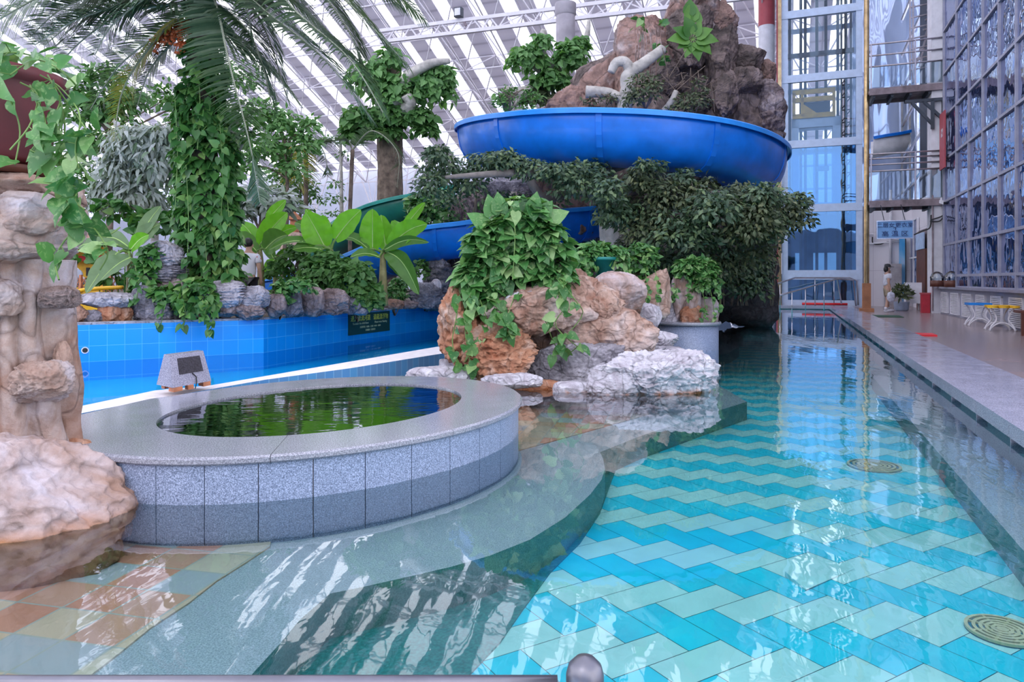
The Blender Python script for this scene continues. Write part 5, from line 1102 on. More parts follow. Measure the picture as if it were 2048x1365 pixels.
for k in range(16):
    e = np.array(W(random.uniform(300, 362), random.uniform(78, 108), 12.2 + random.uniform(-.2, .2))); st_ = W(385, 40, 12.5); fc.tube(interp([st_, (st_ + e) / 2 + (0, 0, .12), e], 8), .008, 5, 0, cap=False)
    for f in np.linspace(.35, 1, 9): q = st_ * (1 - f) + e * f + rng.normal(size=3) * .03 + (0, 0, .04); fc.ball(q, .028, 1, 0)
obj('fruit_cluster', fc, plain('orange_fruit', (.75, .16, .05), .5, 0, .3, 30), pm, True)
# climbing vine on the trunk
lf, stm = MB(), MB()
for y, rx, n in [(110, 34, 130), (150, 40, 170), (190, 48, 220), (230, 58, 300), (270, 62, 340), (310, 66, 360), (350, 62, 360), (390, 66, 380), (430, 68, 380), (470, 66, 380), (510, 60, 340), (550, 58, 300)]:
    pblob(lf, 400 + (y - 100) * .06 + random.uniform(-6, 6), y, rx, 30, YPm - .15, int(n * .8), .16, tp=T_HEART, down=.6, shell=.8, jit=.3, up=.4, dy=1.2)
for x, y0, y1 in [(350, 200, 420), (372, 330, 560), (440, 250, 470), (410, 480, 640), (395, 120, 300), (455, 400, 560), (425, 560, 640)]: strand(stm, lf, [W(x, y0, YPm - .7), W(x + 5, (y0 + y1) / 2, YPm - .75), W(x, y1, YPm - .7)], 16, .15)
plant('climbing_vine', 'dense pothos vine climbing the palm trunk', 'vine', W(415, 600, YPm), lf, MT['potleafdark'], stm)
lf, stm = MB(), MB()
for x, y, rx, ry, n, Y in [(290, 560, 30, 45, 170, 11.7), (330, 600, 60, 25, 170, 11.5), (395, 600, 45, 45, 260, 11.5), (300, 520, 22, 30, 90, 11.7), (462, 575, 26, 24, 120, 12.4), (448, 520, 20, 30, 100, 12.4)]: pblob(lf, x, y, rx, ry, Y, n, .13, tp=T_HEART, down=.5, dy=.5)
for x, y0, y1 in [(270, 530, 610), (320, 590, 650), (365, 600, 655), (420, 620, 660), (405, 600, 640)]: strand(stm, lf, [W(x, y0, 11.3), W(x + 6, (y0 + y1) / 2, 11.2), W(x + 2, y1, 11.2)], 14, .12)
plant('ground_vine', 'pothos creeping over the stones at the foot of the palm', 'vine', W(370, 640, 11.6), lf, MT['potleafdark'], stm)
for nm, cs, Y, mt, lab, sz in [('ground_vine', [(560, 590, 20, 30, 90), (600, 575, 30, 20, 110), (545, 610, 15, 25, 60)], 12.3, 'potleaf', 'small pothos clump by the corner of the blue river wall', .11),
                           ('shrub', [(650, 545, 50, 40, 600), (700, 560, 50, 45, 600), (625, 575, 35, 25, 250), (735, 590, 30, 30, 300)], 14.0, 'shrub', 'bushy green shrub on the mound above the warning sign', .13),
                           ('shrub', [(715, 600, 25, 25, 200), (748, 605, 20, 22, 160)], 13.9, 'shrub', 'low leafy shrub draping the wall at the warning sign', .1),
                           ('shrub', [(790, 590, 25, 22, 260), (800, 570, 20, 15, 120)], 16.0, 'potleaf', 'small bright green shrub right of the banana stem', .09),
                           ('shrub', [(850, 585, 30, 18, 160), (843, 545, 16, 26, 130)], 16.9, 'shrub', 'low shrub before the standing grey stone', .09),
                           ('shrub', [(845, 410, 35, 25, 260), (870, 440, 45, 35, 300), (830, 450, 25, 25, 140), (880, 395, 25, 15, 80)], 17.6, 'potleaf', 'light green creeper on the grey fluted rock wall', .14),
                           ('shrub', [(590, 520, 30, 30, 170), (560, 545, 30, 25, 160)], 15.5, 'shrub', 'dark low shrub behind the corner stones', .12)]:
    lf, stm = MB(), MB(); s_ = Y / F
    for x, y, rx, ry, n in cs: pblob(lf, x, y, rx, ry, Y, n, sz, tp=T_HEART, down=.3)
    x, y = cs[0][:2]
    for k in range(7): stm.tube(interp([W(x, y + cs[0][3] + 20, Y), W(x + random.uniform(-15, 15), y + 10, Y), W(x + random.uniform(-40, 40), y - 10, Y)], 8), .012, 5, cap=False)
    plant(nm, lab, 'plant', W(x, y + cs[0][3] + 20, Y), lf, MT[mt], stm, MT['bark'])
lf, stm = MB(), MB()
for k in range(34):
    x = random.uniform(860, 1000); y0 = random.uniform(395, 430); strand(stm, lf, [W(x, y0, 17.9), W(x + random.uniform(-4, 4), y0 + 40, 17.85), W(x, min(470, y0 + random.uniform(40, 90)), 17.9)], 5, .09, .008)
plant('hanging_vines', 'thin vines hanging down the grey fluted rock wall', 'vine', W(930, 470, 17.9), lf, MT['potleafdark'], stm, MT['bark'])

# --- banana plants
MT['midrib'] = plain('banana_midrib', (.42, .62, .20), .5)
def bleaf(parent, base, tip, width, arch, mat, roll=0., name='leaf', fold=.18):
    base, tip = np.array(base), np.array(tip); d = tip - base; L = np.linalg.norm(d); side = np.cross(d / L, (0, -1., .25)); side /= np.linalg.norm(side)
    nrm = np.cross(side, d / L); n, m = 18, 9; V = np.zeros((n, m, 3)); ph = random.uniform(0, 6)
    for i, t in enumerate(np.linspace(0, 1, n)):
        c = base + d * t + np.array((0, 0, 1.)) * arch * L * math.sin(math.pi * t); w = width * (math.sin(math.pi * min(1, .05 + t * .95)) ** .55) * (1.05 - .25 * t)
        ndir = nrm * math.cos(roll) + side * math.sin(roll); sdir = side * math.cos(roll) - nrm * math.sin(roll)
        for j, s in enumerate(np.linspace(-1, 1, m)): V[i, j] = c + sdir * s * w * .5 + ndir * (abs(s) * fold * w - .02 * w * math.sin(t * 22 + ph + s * 2) * abs(s) * 2)
    mb = MB().grid(V); P = V[:, m // 2]; o = obj(name, mb, MT[mat], parent, True)
    r = MB().tube(P, np.linspace(.014, .003, n), 6); obj('midrib', r, MT['midrib'], o, True); return o
def banana(label, stem, Y, leaves, mat='banana', r=.09):
    b = W(*stem[0], Y); t_ = W(*stem[-1], Y); t = thing('banana_plant', label, 'plant', b, 'banana plants')
    obj('stem', MB().tube(interp([W(x, y, Y) for x, y in stem], 12), np.linspace(r, r * .5, 12), 12), MT['bananastem'], t, True)
    for lv in leaves:
        bx, by, tx, ty, w, dy = lv[:6]; arch = lv[6] if len(lv) > 6 else .05; mt = lv[7] if len(lv) > 7 else mat; roll = lv[8] if len(lv) > 8 else random.uniform(-.4, .4)
        B = W(bx, by, Y + dy * .3); Tp = W(tx, ty, Y + dy); o = bleaf(t, B, Tp, w * Y / F, arch, mt, roll)
        obj('petiole', MB().tube(interp([t_, (t_ + B) / 2 + (0, 0, .03), B + (Tp - B) * .05], 8), np.linspace(.035, .018, 8), 8), MT['greenstem'], t, True)
MT['bananastem'] = plain('banana_stem', (.26, .24, .10), .6, 0, .35, 5)
banana('tall banana plant with two broad upright leaves above the warning sign', [(766, 612), (766, 560), (766, 505)], 14.8, [(745, 500, 745, 418, 52, -.1, 0, 'banana', .0), (772, 500, 762, 430, 40, .3, 0, 'banana', .1), (778, 495, 855, 448, 46, -.4, .1, 'banana', .1), (805, 460, 850, 405, 22, .2, .02, 'banana', .2), (770, 500, 858, 485, 22, -.5, .12, 'bananadark', .5), (738, 500, 678, 475, 30, -.3, .15, 'bananadark', .6), (775, 505, 838, 590, 42, -.2, .18, 'bananadark', .3), (760, 515, 700, 515, 26, -.5, .12, 'bananadark', .5), (790, 465, 800, 445, 30, .5, .1, 'banana', .2), (780, 520, 810, 560, 30, .2, .2, 'bananadark', .3)], 'banana', .11)
banana('wide banana plant with overlapping bright leaves left of the tall one', [(665, 590), (665, 540), (662, 500)], 14.3, [(650, 495, 612, 425, 62, -.2, .02, 'banana', .1), (670, 480, 722, 420, 48, -.1, .05, 'banana', .05), (640, 470, 612, 418, 26, .3, 0, 'banana', .2), (655, 495, 590, 445, 44, .2, .1, 'bananadark', .3), (645, 500, 585, 500, 40, -.4, .08, 'bananadark', .4), (630, 490, 538, 500, 26, -.5, .14, 'bananadark', .6), (640, 450, 660, 445, 30, .4, .1, 'banana', .3)])
banana('banana plant with lit leaves behind the person in the floral shirt', [(522, 590), (522, 540), (520, 500)], 15.4, [(520, 490, 575, 425, 46, -.1, .05, 'banana', .1), (535, 440, 572, 400, 26, .1, 0, 'banana', .1), (520, 500, 480, 445, 34, .3, .1, 'banana', .2), (530, 500, 575, 470, 50, -.3, .1, 'bananadark', .1), (515, 505, 462, 470, 34, -.2, .14, 'bananadark', .4), (520, 500, 468, 440, 40, .4, 0, 'banana', .2), (545, 480, 595, 455, 26, .1, .1, 'banana', .1)])
banana('slim banana plant between the lit one and the wide one', [(552, 600), (552, 560), (550, 520)], 16.0, [(550, 520, 530, 560, 22, -.2, .2, 'banana', .1), (552, 515, 600, 520, 20, -.3, .2, 'bananadark', .5), (548, 520, 520, 480, 24, .2, .1, 'bananadark', .2)])
banana('drooping banana plant with long dull leaves beside the stone pillar', [(262, 600), (262, 540), (256, 505)], 12.3, [(236, 505, 172, 588, 40, -.5, .06, 'bananadull', .1), (262, 515, 200, 562, 44, -.6, .08, 'bananadull', .1), (236, 490, 122, 512, 26, -.5, .14, 'bananadull', .4), (258, 495, 190, 482, 34, -.1, .2, 'bananadull', .3), (272, 490, 320, 448, 34, .3, .1, 'bananadull', .2), (276, 480, 322, 412, 30, .4, .05, 'bananadull', .2), (262, 500, 298, 470, 30, -.2, .1, 'banana', .1)])

# --- ficus tree wrapped round the slide
MT['limbgrey'] = plain('grey_limb', (.20, .18, .17), .85, 0, .25, 5, .6)
tr = thing('artificial_ficus', 'dark-leaved ficus tree with grey limbs wrapping below the blue slide', 'tree', W(1228, 600, 15.6))
YT2 = 13.0
obj('trunk', pillar([(-.1, *W(1232, 600, 15.6)[:2], .42, .36), (1.4, *W(1230, 520, 15.6)[:2], .32, .3), (2.6, *W(1228, 430, 15.6)[:2], .3, .3), (3.4, *W(1215, 360, 15.4)[:2], .2, .2)], 55, 40, 80, flute=.05, fn=7, amp=.1), MT['palebark'], tr, True)
for pts, R in [([(1215, 430, 15.4), (1190, 380, 14.8), (1120, 350, 14.2), (1060, 345, 13.6), (960, 350, 13.2), (890, 355, 13)], [.2, .16, .1, .04]), ([(1225, 400, 15.4), (1280, 350, 14.8), (1330, 345, 14.4), (1400, 380, 14), (1480, 400, 13.6), (1560, 430, 13.2)], [.22, .16, .1, .04]),
               ([(1225, 400, 15.4), (1150, 385, 16), (1092, 398, 14.8), (1056, 356, 14.6)], [.1, .1, .1, .12]), ([(1250, 330, 14.6), (1210, 340, 14.4), (1170, 330, 14.3)], [.1, .12, .1]), ([(1240, 480, 15.4), (1340, 500, 14.8), (1450, 500, 14.2), (1530, 490, 13.8)], [.18, .12, .05])]:
    limb('branch', fp(pts), [r * .8 for r in R], MT['limbgrey'], tr)
fb = [(885, 345, 48, 48, 620), (875, 310, 30, 22, 180), (860, 375, 38, 30, 260), (935, 370, 40, 28, 260), (960, 335, 40, 32, 360), (1010, 325, 50, 28, 460), (1060, 340, 46, 28, 360), (1110, 345, 40, 22, 220), (1150, 365, 55, 48, 720), (1195, 345, 30, 26, 200), (1228, 425, 44, 40, 420), (1270, 505, 55, 40, 380), (1345, 525, 60, 36, 380), (1440, 535, 70, 36, 400), (1215, 385, 40, 34, 300), (1520, 440, 50, 46, 360), (1400, 470, 60, 40, 400),
      (1285, 360, 50, 36, 420), (1255, 430, 50, 40, 420), (1330, 400, 60, 44, 620), (1370, 355, 28, 20, 140), (1300, 460, 60, 44, 620), (1350, 470, 70, 50, 560), (1395, 400, 40, 34, 300), (1430, 420, 60, 44, 620), (1480, 400, 50, 40, 460), (1530, 395, 46, 34, 420), (1580, 430, 48, 46, 720), (1540, 455, 46, 40, 420), (1490, 460, 56, 44, 480), (1430, 490, 70, 44, 460), (1510, 500, 50, 40, 360), (1600, 400, 24, 20, 110), (1415, 365, 22, 16, 70), (1300, 330, 36, 14, 110)]
for i, (x, y, rx, ry, n) in enumerate(fb):
    Y = YT2 + (.0 if x > 1200 else .4) + random.uniform(-.4, .4) + (1.0 if y > 480 else 0); l_ = MB(); pblob(l_, x, y, rx, ry, Y, int(n * 1.0), .118, tp=T_FICUS, down=.5, shell=.3, dy=1.1, jit=.5)
    pblob(l_, x, y + ry * .3, rx * .8, ry * .8, Y + .25, int(n * .25), .12, tp=T_FICUS, down=.5, shell=.1)
    obj('foliage', l_, MT['ficusolive' if (x > 1250 and i % 2) else 'ficus'], tr, True)
lf, stm = MB(), MB()
for x, y, rx, ry, n in [(1340, 545, 60, 40, 480), (1440, 560, 70, 45, 620), (1500, 570, 45, 46, 560), (1250, 520, 30, 40, 160), (1525, 530, 25, 60, 400), (1480, 520, 60, 40, 500)]: pblob(lf, x, y, rx, ry, 16.2, n, .13, tp=T_FICUS, down=.6, shell=.2)
for k in range(16): x = random.uniform(1440, 1550); stm.tube(interp([W(x, 612, 16.3), W(x + random.uniform(-10, 10), 560, 16.3), W(x + random.uniform(-14, 14), 520, 16.4)], 8), .014, 5)
plant('undergrowth', 'dark undergrowth in the shade between the tree and the elevator', 'plant', W(1480, 612, 16.4), lf, MT['ficus'], stm, MT['bark'])
lf, stm = MB(), MB()
for x, y, rx, ry, n in [(1010, 400, 60, 20, 260), (900, 405, 40, 18, 160), (1090, 400, 50, 22, 200)]: pblob(lf, x, y, rx, ry, 16.6, n, .12, tp=T_FICUS, down=.5, shell=.2)
stm.tube([W(952, 365, 16.4), W(952, 430, 16.4)], .03, 8); plant('undergrowth', 'dark creeper under the slide above the grey fluted rock wall', 'plant', W(1000, 420, 16.6), lf, MT['ficus'], stm, MT['bark'])

# --- shrubs and limbs on the tower
for cs, Y, mt, lab, sz in [([(1290, 180, 38, 36, 420), (1265, 200, 25, 22, 150)], 14.4, 'ficusolive', 'olive shrub above the blue slide under the pale forked limb', .1), ([(1385, 205, 38, 22, 300), (1360, 215, 30, 14, 120), (1400, 175, 18, 25, 60)], 14.6, 'ficusolive', 'sparse olive shrub on the right face of the tower', .09),
                       ([(1225, 200, 25, 14, 110), (1180, 205, 20, 10, 60)], 15.0, 'ficusolive', 'small olive shrub left of the pale limb', .09), ([(1015, 190, 25, 22, 110), (1000, 205, 22, 14, 80), (1060, 195, 30, 16, 120), (1045, 215, 40, 8, 60)], 16.6, 'shrub', 'thin shrub behind the left part of the upper slide', .11)]:
    lf, stm = MB(), MB()
    for x, y, rx, ry, n in cs: pblob(lf, x, y, rx, ry, Y, n, sz, tp=T_FICUS, down=.3, shell=.2)
    x, y = cs[0][:2]
    for k in range(9): stm.tube(interp([W(x, y + 40, Y + .3), W(x + random.uniform(-15, 15), y + 10, Y), W(x + random.uniform(-36, 36), y - 12, Y)], 8), .012, 5, cap=False)
    plant('shrub', lab, 'plant', W(x, y + 30, Y), lf, MT[mt], stm, MT['bark'])
lm = thing('pale_limb', 'pale forked concrete limb in front of the rock tower', 'limb', W(1245, 215, 15))
for pts, R in [([(1248, 222, 15), (1255, 180, 15), (1256, 150, 15), (1290, 125, 15.1), (1325, 98, 15.3)], [.16, .15, .13, .12, .1]), ([(1254, 165, 15), (1258, 140, 15), (1250, 124, 15), (1232, 126, 15), (1222, 145, 15)], [.12, .11, .11, .1, .08]), ([(1248, 200, 15), (1215, 186, 15.1), (1172, 184, 15.1)], [.1, .11, .13])]: limb('branch', fp(pts), R, MT['palebark'], lm)
lm = thing('dead_branch', 'bare twiggy branch on the right face of the tower', 'branch', W(1345, 215, 14.8)); limb('branch', fp([(1330, 222, 14.8), (1345, 200, 14.7), (1352, 182, 14.7)], ), [.08, .05], MT['palebark'], lm)
tw = MB()
for k in range(26): p = W(random.uniform(1330, 1420), random.uniform(140, 215), 14.9); tw.tube(interp([p, p + rng.normal(size=3) * .12, p + rng.normal(size=3) * .35], 5), .008, 4, cap=False)
obj('twigs', tw, MT['bark'], lm)
lf, stm = MB(), MB(); cen = W(1385, 78, 15.6)
for a_ in np.arange(0, 6.2, .62):
    d = np.array((math.cos(a_), -.2, math.sin(a_) * .85)); st_ = cen + d * .12; stm.tube([cen, st_ + d * .05], .01, 5); place(lf, T_LONG if False else T_HEART, st_[None], (d + (0, 0, -.1))[None], np.array([[0, -1, .25]]), np.array([random.uniform(.26, .42)]))
for x, y, s_ in [(1382, 38, .4), (1378, 28, .34), (1392, 45, .3)]: place(lf, T_HEART, W(x, y, 15.6)[None], np.array([[.1, 0, 1.]]), np.array([[0, -1, .2]]), np.array([s_]))
plant('rosette_plant', 'large-leaved rosette plant growing on top of the rock tower', 'plant', cen, lf, MT['bananadark'], stm)
lf, stm = MB(), MB()
for x, y, n in [(1280, 40, 5), (1325, 42, 4), (1315, 95, 8), (1275, 62, 4), (1330, 120, 7)]: pblob(lf, x, y, 14, 8, 15.8, n, .17, tp=T_HEART)
for k in range(14): x = random.uniform(1262, 1325); stm.tube(interp([W(x, 55, 15.7), W(x + 3, 100, 15.6), W(x, random.uniform(120, 170), 15.7)], 6), .01, 5)
plant('hanging_roots', 'thin red aerial roots and bright leaves on the ribbed block of the tower', 'vine', W(1290, 60, 15.7), lf, MT['potleaf'], stm, MT['rock_red'])

# --- leafy artificial tree on a brown column, and leaves on the grey column
ct = thing('column_tree', 'brown-barked column crowned with ivy and branches right of the palm', 'tree', W(782, 600, 24))
s = 24 / F; pcol = W(780, 0, 24)[:2]
obj('trunk', pillar([(.3, *pcol, 26 * s, 26 * s), (5.0, *pcol, 24 * s, 24 * s), (7, *pcol, 26 * s, 26 * s), (8.5, *pcol, 20 * s, 20 * s)], 66, 60, 80, flute=.05, fn=12, amp=.08, hfr=.8), MT['bark'], ct, True)
for pts, R in [([(785, 230, 23.6), (800, 190, 23.2), (815, 155, 23), (860, 128, 22.8), (900, 122, 22.8)], [.3, .2, .16, .08]), ([(780, 240, 23.5), (820, 210, 23), (810, 190, 22.8)], [.25, .2, .15]), ([(775, 230, 23.6), (740, 180, 23.4), (700, 150, 23.2)], [.2, .1])]: limb('branch', fp(pts), R, MT['palebark'], ct)
for (x, y, rx, ry, n) in [(800, 185, 60, 40, 420), (860, 160, 50, 30, 300), (880, 190, 35, 30, 160), (740, 160, 50, 40, 300), (780, 235, 70, 26, 480), (830, 235, 45, 25, 260), (720, 240, 40, 30, 260), (700, 270, 22, 18, 90), (760, 265, 60, 16, 220), (850, 262, 22, 14, 80), (890, 145, 18, 14, 60), (780, 120, 30, 26, 120)]:
    l_ = MB(); pblob(l_, x, y, rx, ry, 23.2, n, .24, tp=T_HEART, down=.6, shell=.2); obj('foliage', l_, MT['treeleaf' if y < 215 else 'shrub'], ct)
ct = thing('column_tree', 'fake tree branches with ivy around the grey bark-finished column', 'tree', W(1128, 200, 26.5))
for pts, R in [([(1130, 160, 26.5), (1095, 130, 26), (1080, 95, 25.8), (1088, 60, 25.8)], [.3, .2, .1]), ([(1140, 100, 26.5), (1170, 80, 26), (1178, 40, 26)], [.2, .12, .06]), ([(1100, 160, 26), (1075, 135, 25.8), (1055, 128, 25.6)], [.2, .15, .1]), ([(1060, 185, 25.5), (1035, 187, 25.2), (1010, 182, 25)], [.25, .22, .18]), ([(1040, 190, 25.2), (1030, 205, 25.2), (1022, 212, 25)], [.15, .1])]: limb('branch', fp(pts), R, MT['palebark'], ct)
for (x, y, rx, ry, n, mt) in [(1055, 120, 42, 30, 340, 'treeleaf'), (1140, 115, 34, 34, 360, 'treeleaf'), (1100, 165, 50, 26, 300, 'shrub'), (1085, 85, 26, 18, 80, 'treeleaf'), (1020, 200, 30, 18, 120, 'treeleaf'), (1075, 195, 45, 18, 200, 'ficusolive'), (1160, 90, 24, 16, 80, 'treeleaf')]:
    l_ = MB(); pblob(l_, x, y, rx, ry, 25.4, n, .24, tp=T_HEART, down=.6, shell=.2); obj('foliage', l_, MT[mt], ct)

# --- background trees
def tree(label, Y, trunk, blobs, mt, size, tp=T_FICUS, bark='bark', r=.08, down=.4, name='tree'):
    t = thing(name, label, 'tree', W(*trunk[0], Y), 'trees behind the river'); P = interp([W(x, y, Y) for x, y in trunk], 14); obj('trunk', MB().tube(P, np.linspace(r, r * .5, 14), 8, jit=.2), MT[bark], t, True)
    b_ = MB(); l_ = MB()
    for x, y, rx, ry, n in blobs:
        c = W(x, y, Y); k = min(range(len(P)), key=lambda i: np.linalg.norm(P[i] - (c - (0, 0, .5)))); b_.tube(interp([P[k], (P[k] + c) / 2 + (0, 0, .1), c], 8), np.linspace(r * .5, .01, 8), 6, cap=False)
        pblob(l_, x, y, rx, ry, Y, n, size, tp=tp, down=down, shell=.15, jit=.5)
    obj('branches', b_, MT[bark], t, True); obj('foliage', l_, MT[mt], t)
tree('tree with a mound of pale silvery leaves left of the palm trunk', 15.5, [(300, 590), (310, 450), (300, 330)], [(270, 300, 62, 55, 900), (240, 350, 55, 50, 600), (310, 330, 50, 55, 600), (270, 390, 70, 40, 600), (200, 400, 40, 35, 300), (320, 280, 40, 35, 320)], 'pale', .24, T_LONG, 'palebark', .1, .8)
tree('leafy green tree behind the yellowing frond', 18, [(215, 590), (220, 400), (215, 250)], [(205, 160, 50, 35, 300), (225, 220, 55, 45, 420), (180, 230, 40, 40, 280), (260, 200, 40, 30, 220), (150, 190, 40, 36, 200), (200, 290, 50, 36, 260)], 'shrub', .22, T_FICUS, 'bark', .1)
tree('slender light green tree right of the palm', 19, [(560, 590), (575, 420), (570, 280)], [(560, 250, 45, 35, 380), (600, 290, 40, 36, 300), (540, 300, 40, 36, 300), (620, 250, 24, 20, 100), (575, 340, 45, 28, 220), (520, 230, 40, 36, 240), (500, 330, 30, 40, 180)], 'treeleaf', .2, T_FICUS, 'bark', .07)
tree('airy small-leaved tree behind the orange lantern', 22, [(598, 560), (600, 450), (602, 360)], [(590, 380, 40, 40, 340), (560, 360, 30, 40, 220), (625, 390, 24, 30, 140), (600, 420, 36, 22, 160)], 'shrub', .15, T_FICUS, 'bark', .06)
tree('thin pale tree with layered twigs right of the lantern', 24, [(685, 600), (683, 400), (680, 235)], [(665, 400, 34, 14, 90), (672, 370, 22, 10, 50), (655, 280, 50, 14, 120), (690, 310, 22, 12, 50), (668, 430, 30, 12, 60)], 'shrub', .14, T_FICUS, 'palebark', .08)
tree('bare slim trunk beside the climbing vine', 13.5, [(463, 590), (462, 450), (468, 330), (470, 240)], [(480, 230, 40, 30, 150), (500, 280, 36, 30, 130), (455, 270, 26, 24, 80)], 'treeleaf', .2, T_FICUS, 'palebark', .11)
tree('dark tree filling the gap above the hut', 20, [(140, 560), (135, 420), (130, 330)], [(140, 330, 45, 30, 200), (165, 370, 36, 24, 160), (350, 420, 40, 50, 260), (390, 230, 60, 60, 300), (470, 160, 60, 40, 260), (330, 200, 50, 40, 260)], 'shrub', .2, T_FICUS, 'bark', .08)
tree('pale silvery palm-like tree under the drooping frond', 17, [(520, 590), (520, 470), (525, 400)], [(520, 400, 50, 30, 200), (490, 420, 40, 26, 140), (560, 410, 36, 26, 140)], 'pale', .34, T_LONG, 'bark', .07, .3)
sm = thing('small_palm', 'small yellowish palm hanging at the right behind the slender tree', 'tree', W(612, 600, 21)); obj('trunk', MB().tube(fp([(612, 600, 21), (612, 400, 21), (612, 290, 21)]), .07, 8), MT['bark'], sm)
for l in ([(612, 290, 21), (600, 300, 20.6), (598, 350, 20.4), (605, 380, 20.4)], [(612, 290, 21), (630, 280, 20.6), (650, 310, 20.4), (655, 350, 20.4)], [(612, 290, 21), (590, 270, 21), (570, 290, 21), (560, 330, 21)]): frond(sm, fp(l), .7, 34, .5, 'palmyellow' if l[1][0] == 600 else 'palm')
sm = thing('small_palm', 'single palm frond curling before the brown-barked column', 'tree', W(700, 420, 21)); obj('trunk', MB().tube(fp([(700, 600, 21), (700, 420, 21), (705, 300, 21)]), .06, 8), MT['bark'], sm)
for l in ([(705, 300, 21), (745, 262, 20.6), (795, 305, 20.4), (794, 375, 20.4)], [(705, 300, 21), (690, 280, 21), (640, 290, 21), (610, 320, 21)]): frond(sm, fp(l), .55, 44, .5, 'palm')
lf, stm = MB(), MB()
for x, y, rx, ry, n in [(225, 425, 40, 26, 60), (300, 450, 40, 30, 110), (225, 560, 30, 18, 50), (165, 515, 18, 14, 16)]: pblob(lf, x, y, rx, ry, 14.5, n, .2, tp=T_HEART, down=.2)
for k in range(8): stm.tube([W(200 + k * 12, 600, 14.5), W(195 + k * 14, 500, 14.5)], .012, 5)
plant('shrub', 'loose bright shrub in front of the hut roof', 'plant', W(235, 590, 14.5), lf, MT['potleafdark'], stm)

# ================================================================ SMALL BUILDINGS AND OBJECTS AT THE LEFT
hut = thing('hut', 'small hut with a pink ribbed roof and yellow wall behind the pillar', 'building', W(150, 600, 17)); Yh = 17.5
Vr = [W(90, 500, Yh - .8), W(240, 478, Yh - .8), W(190, 445, Yh + 1.2), W(90, 380, Yh + 1.2)]
g_ = np.array([[Vr[0] * (1 - a) + Vr[1] * a + ((Vr[3] * (1 - a) + Vr[2] * a) - (Vr[0] * (1 - a) + Vr[1] * a)) * b + (0, 0, .03 * math.sin(a * 110)) for a in np.linspace(0, 1, 120)] for b in np.linspace(0, 1, 3)])
obj('roof', MB().grid(g_).grid(g_ - (0, 0, .06)), plain('pink_roof', (.60, .36, .30), .7, 0, .2, 4), hut, True)
obj('wall', MB().obox(W(60, 600, Yh), W(205, 600, Yh) - W(60, 600, Yh), (0, .2, 0), (0, 0, 1.35)), MT['yellow'], hut); obj('beam', MB().bar(W(90, 497, Yh - .5), W(235, 482, Yh - .5), .2), MT['wood'], hut)
obj('fascia', MB().bar(W(100, 520, Yh - .2), W(215, 516, Yh - .2), .12), MT['red'], hut)
for x in (118, 135, 172): obj('window_slot', MB().obox(W(x, 552, Yh - .03), (.08, 0, 0), (0, .03, 0), (0, 0, .2)), MT['black'], hut)
bs = thing('blue_sign', 'small bright blue sign with white marks on the hut', 'sign', W(112, 510, 17)); obj('board', MB().obox(W(103, 518, 16.9), (.25, 0, 0), (0, .03, 0), (0, 0, .2)), MT['bluepaint'], bs); textobj('售票', .09, W(113, 510, 16.88), (1, 0, 0), (0, 0, 1), MT['whitepaint'], bs)
sw = thing('swan_figure', 'white swan-like figure behind the lattice fence', 'figure', W(148, 575, 15.8))
obj('body', MB().join(rock_mb(W(140, 562, 15.8), (.34, .2, .16), 5, cuts=0, amp=.03, fine=0, pw=2)).tube(interp([W(150, 562, 15.8), W(158, 548, 15.8), W(150, 538, 15.8), W(143, 542, 15.8)], 10), .05, 8), MT['whitepaint'], sw, True)
obj('wing', rock_mb(W(153, 550, 15.6), (.14, .06, .13), 6, cuts=2, amp=.05, fine=0, pw=2), plain('swan_grey', (.42, .46, .58), .6), sw, True)
fn = thing('lattice_fence', 'low salmon lattice fence left of the palm', 'fence', W(165, 590, 15)); f_ = MB()
for k in range(16): x = 100 + k * 9; f_.bar(W(x, 582, 15), W(x + 18, 555, 15), .016); f_.bar(W(x + 18, 582, 15.02), W(x, 555, 15.02), .016)
obj('lattice', f_, MT['orange'], fn)
for x in (108, 162, 222): obj('post', MB().bar(W(x, 632, 15), W(x, 550, 15), .05), MT['orange'], fn)
ys = thing('yellow_tub', 'bright yellow curved slide end behind the river wall stones', 'slide', W(200, 610, 13)); obj('shell', MB().tube(interp([W(150, 592, 13), W(158, 582, 13), (W(200, 577, 13)), W(246, 575, 13)], 14), .035, 10), MT['yellow'], ys, True)
obj('side', MB().obox(W(152, 625, 13.02), W(215, 625, 13.02) - W(152, 625, 13.02), (0, .04, 0), (0, 0, .36)), MT['yellow'], ys)
ln = thing('lantern', 'salmon pagoda-shaped lantern with a pointed top among the trees', 'lantern', W(589, 500, 20))
z = lambda py: HC - (py - 560) / F * 20; lc = W(589, 0, 20)[:2]
obj('body', MB().lathe((*lc, 0), [(.19, z(500)), (.19, z(492)), (.12, z(488)), (.13, z(450)), (.12, z(440))], 6), MT['orange'], ln); obj('roof', MB().lathe((*lc, 0), [(.0, z(440)), (.24, z(440)), (.08, z(428)), (.03, z(425)), (.015, z(405)), (0, z(403))], 6), MT['orange'], ln); obj('plinth', MB().lathe((*lc, 0), [(.42, z(500)), (.3, z(470)), (.12, z(465))], 8), plain('thatch', (.55, .40, .33), .9, 0, .3, 12), ln)

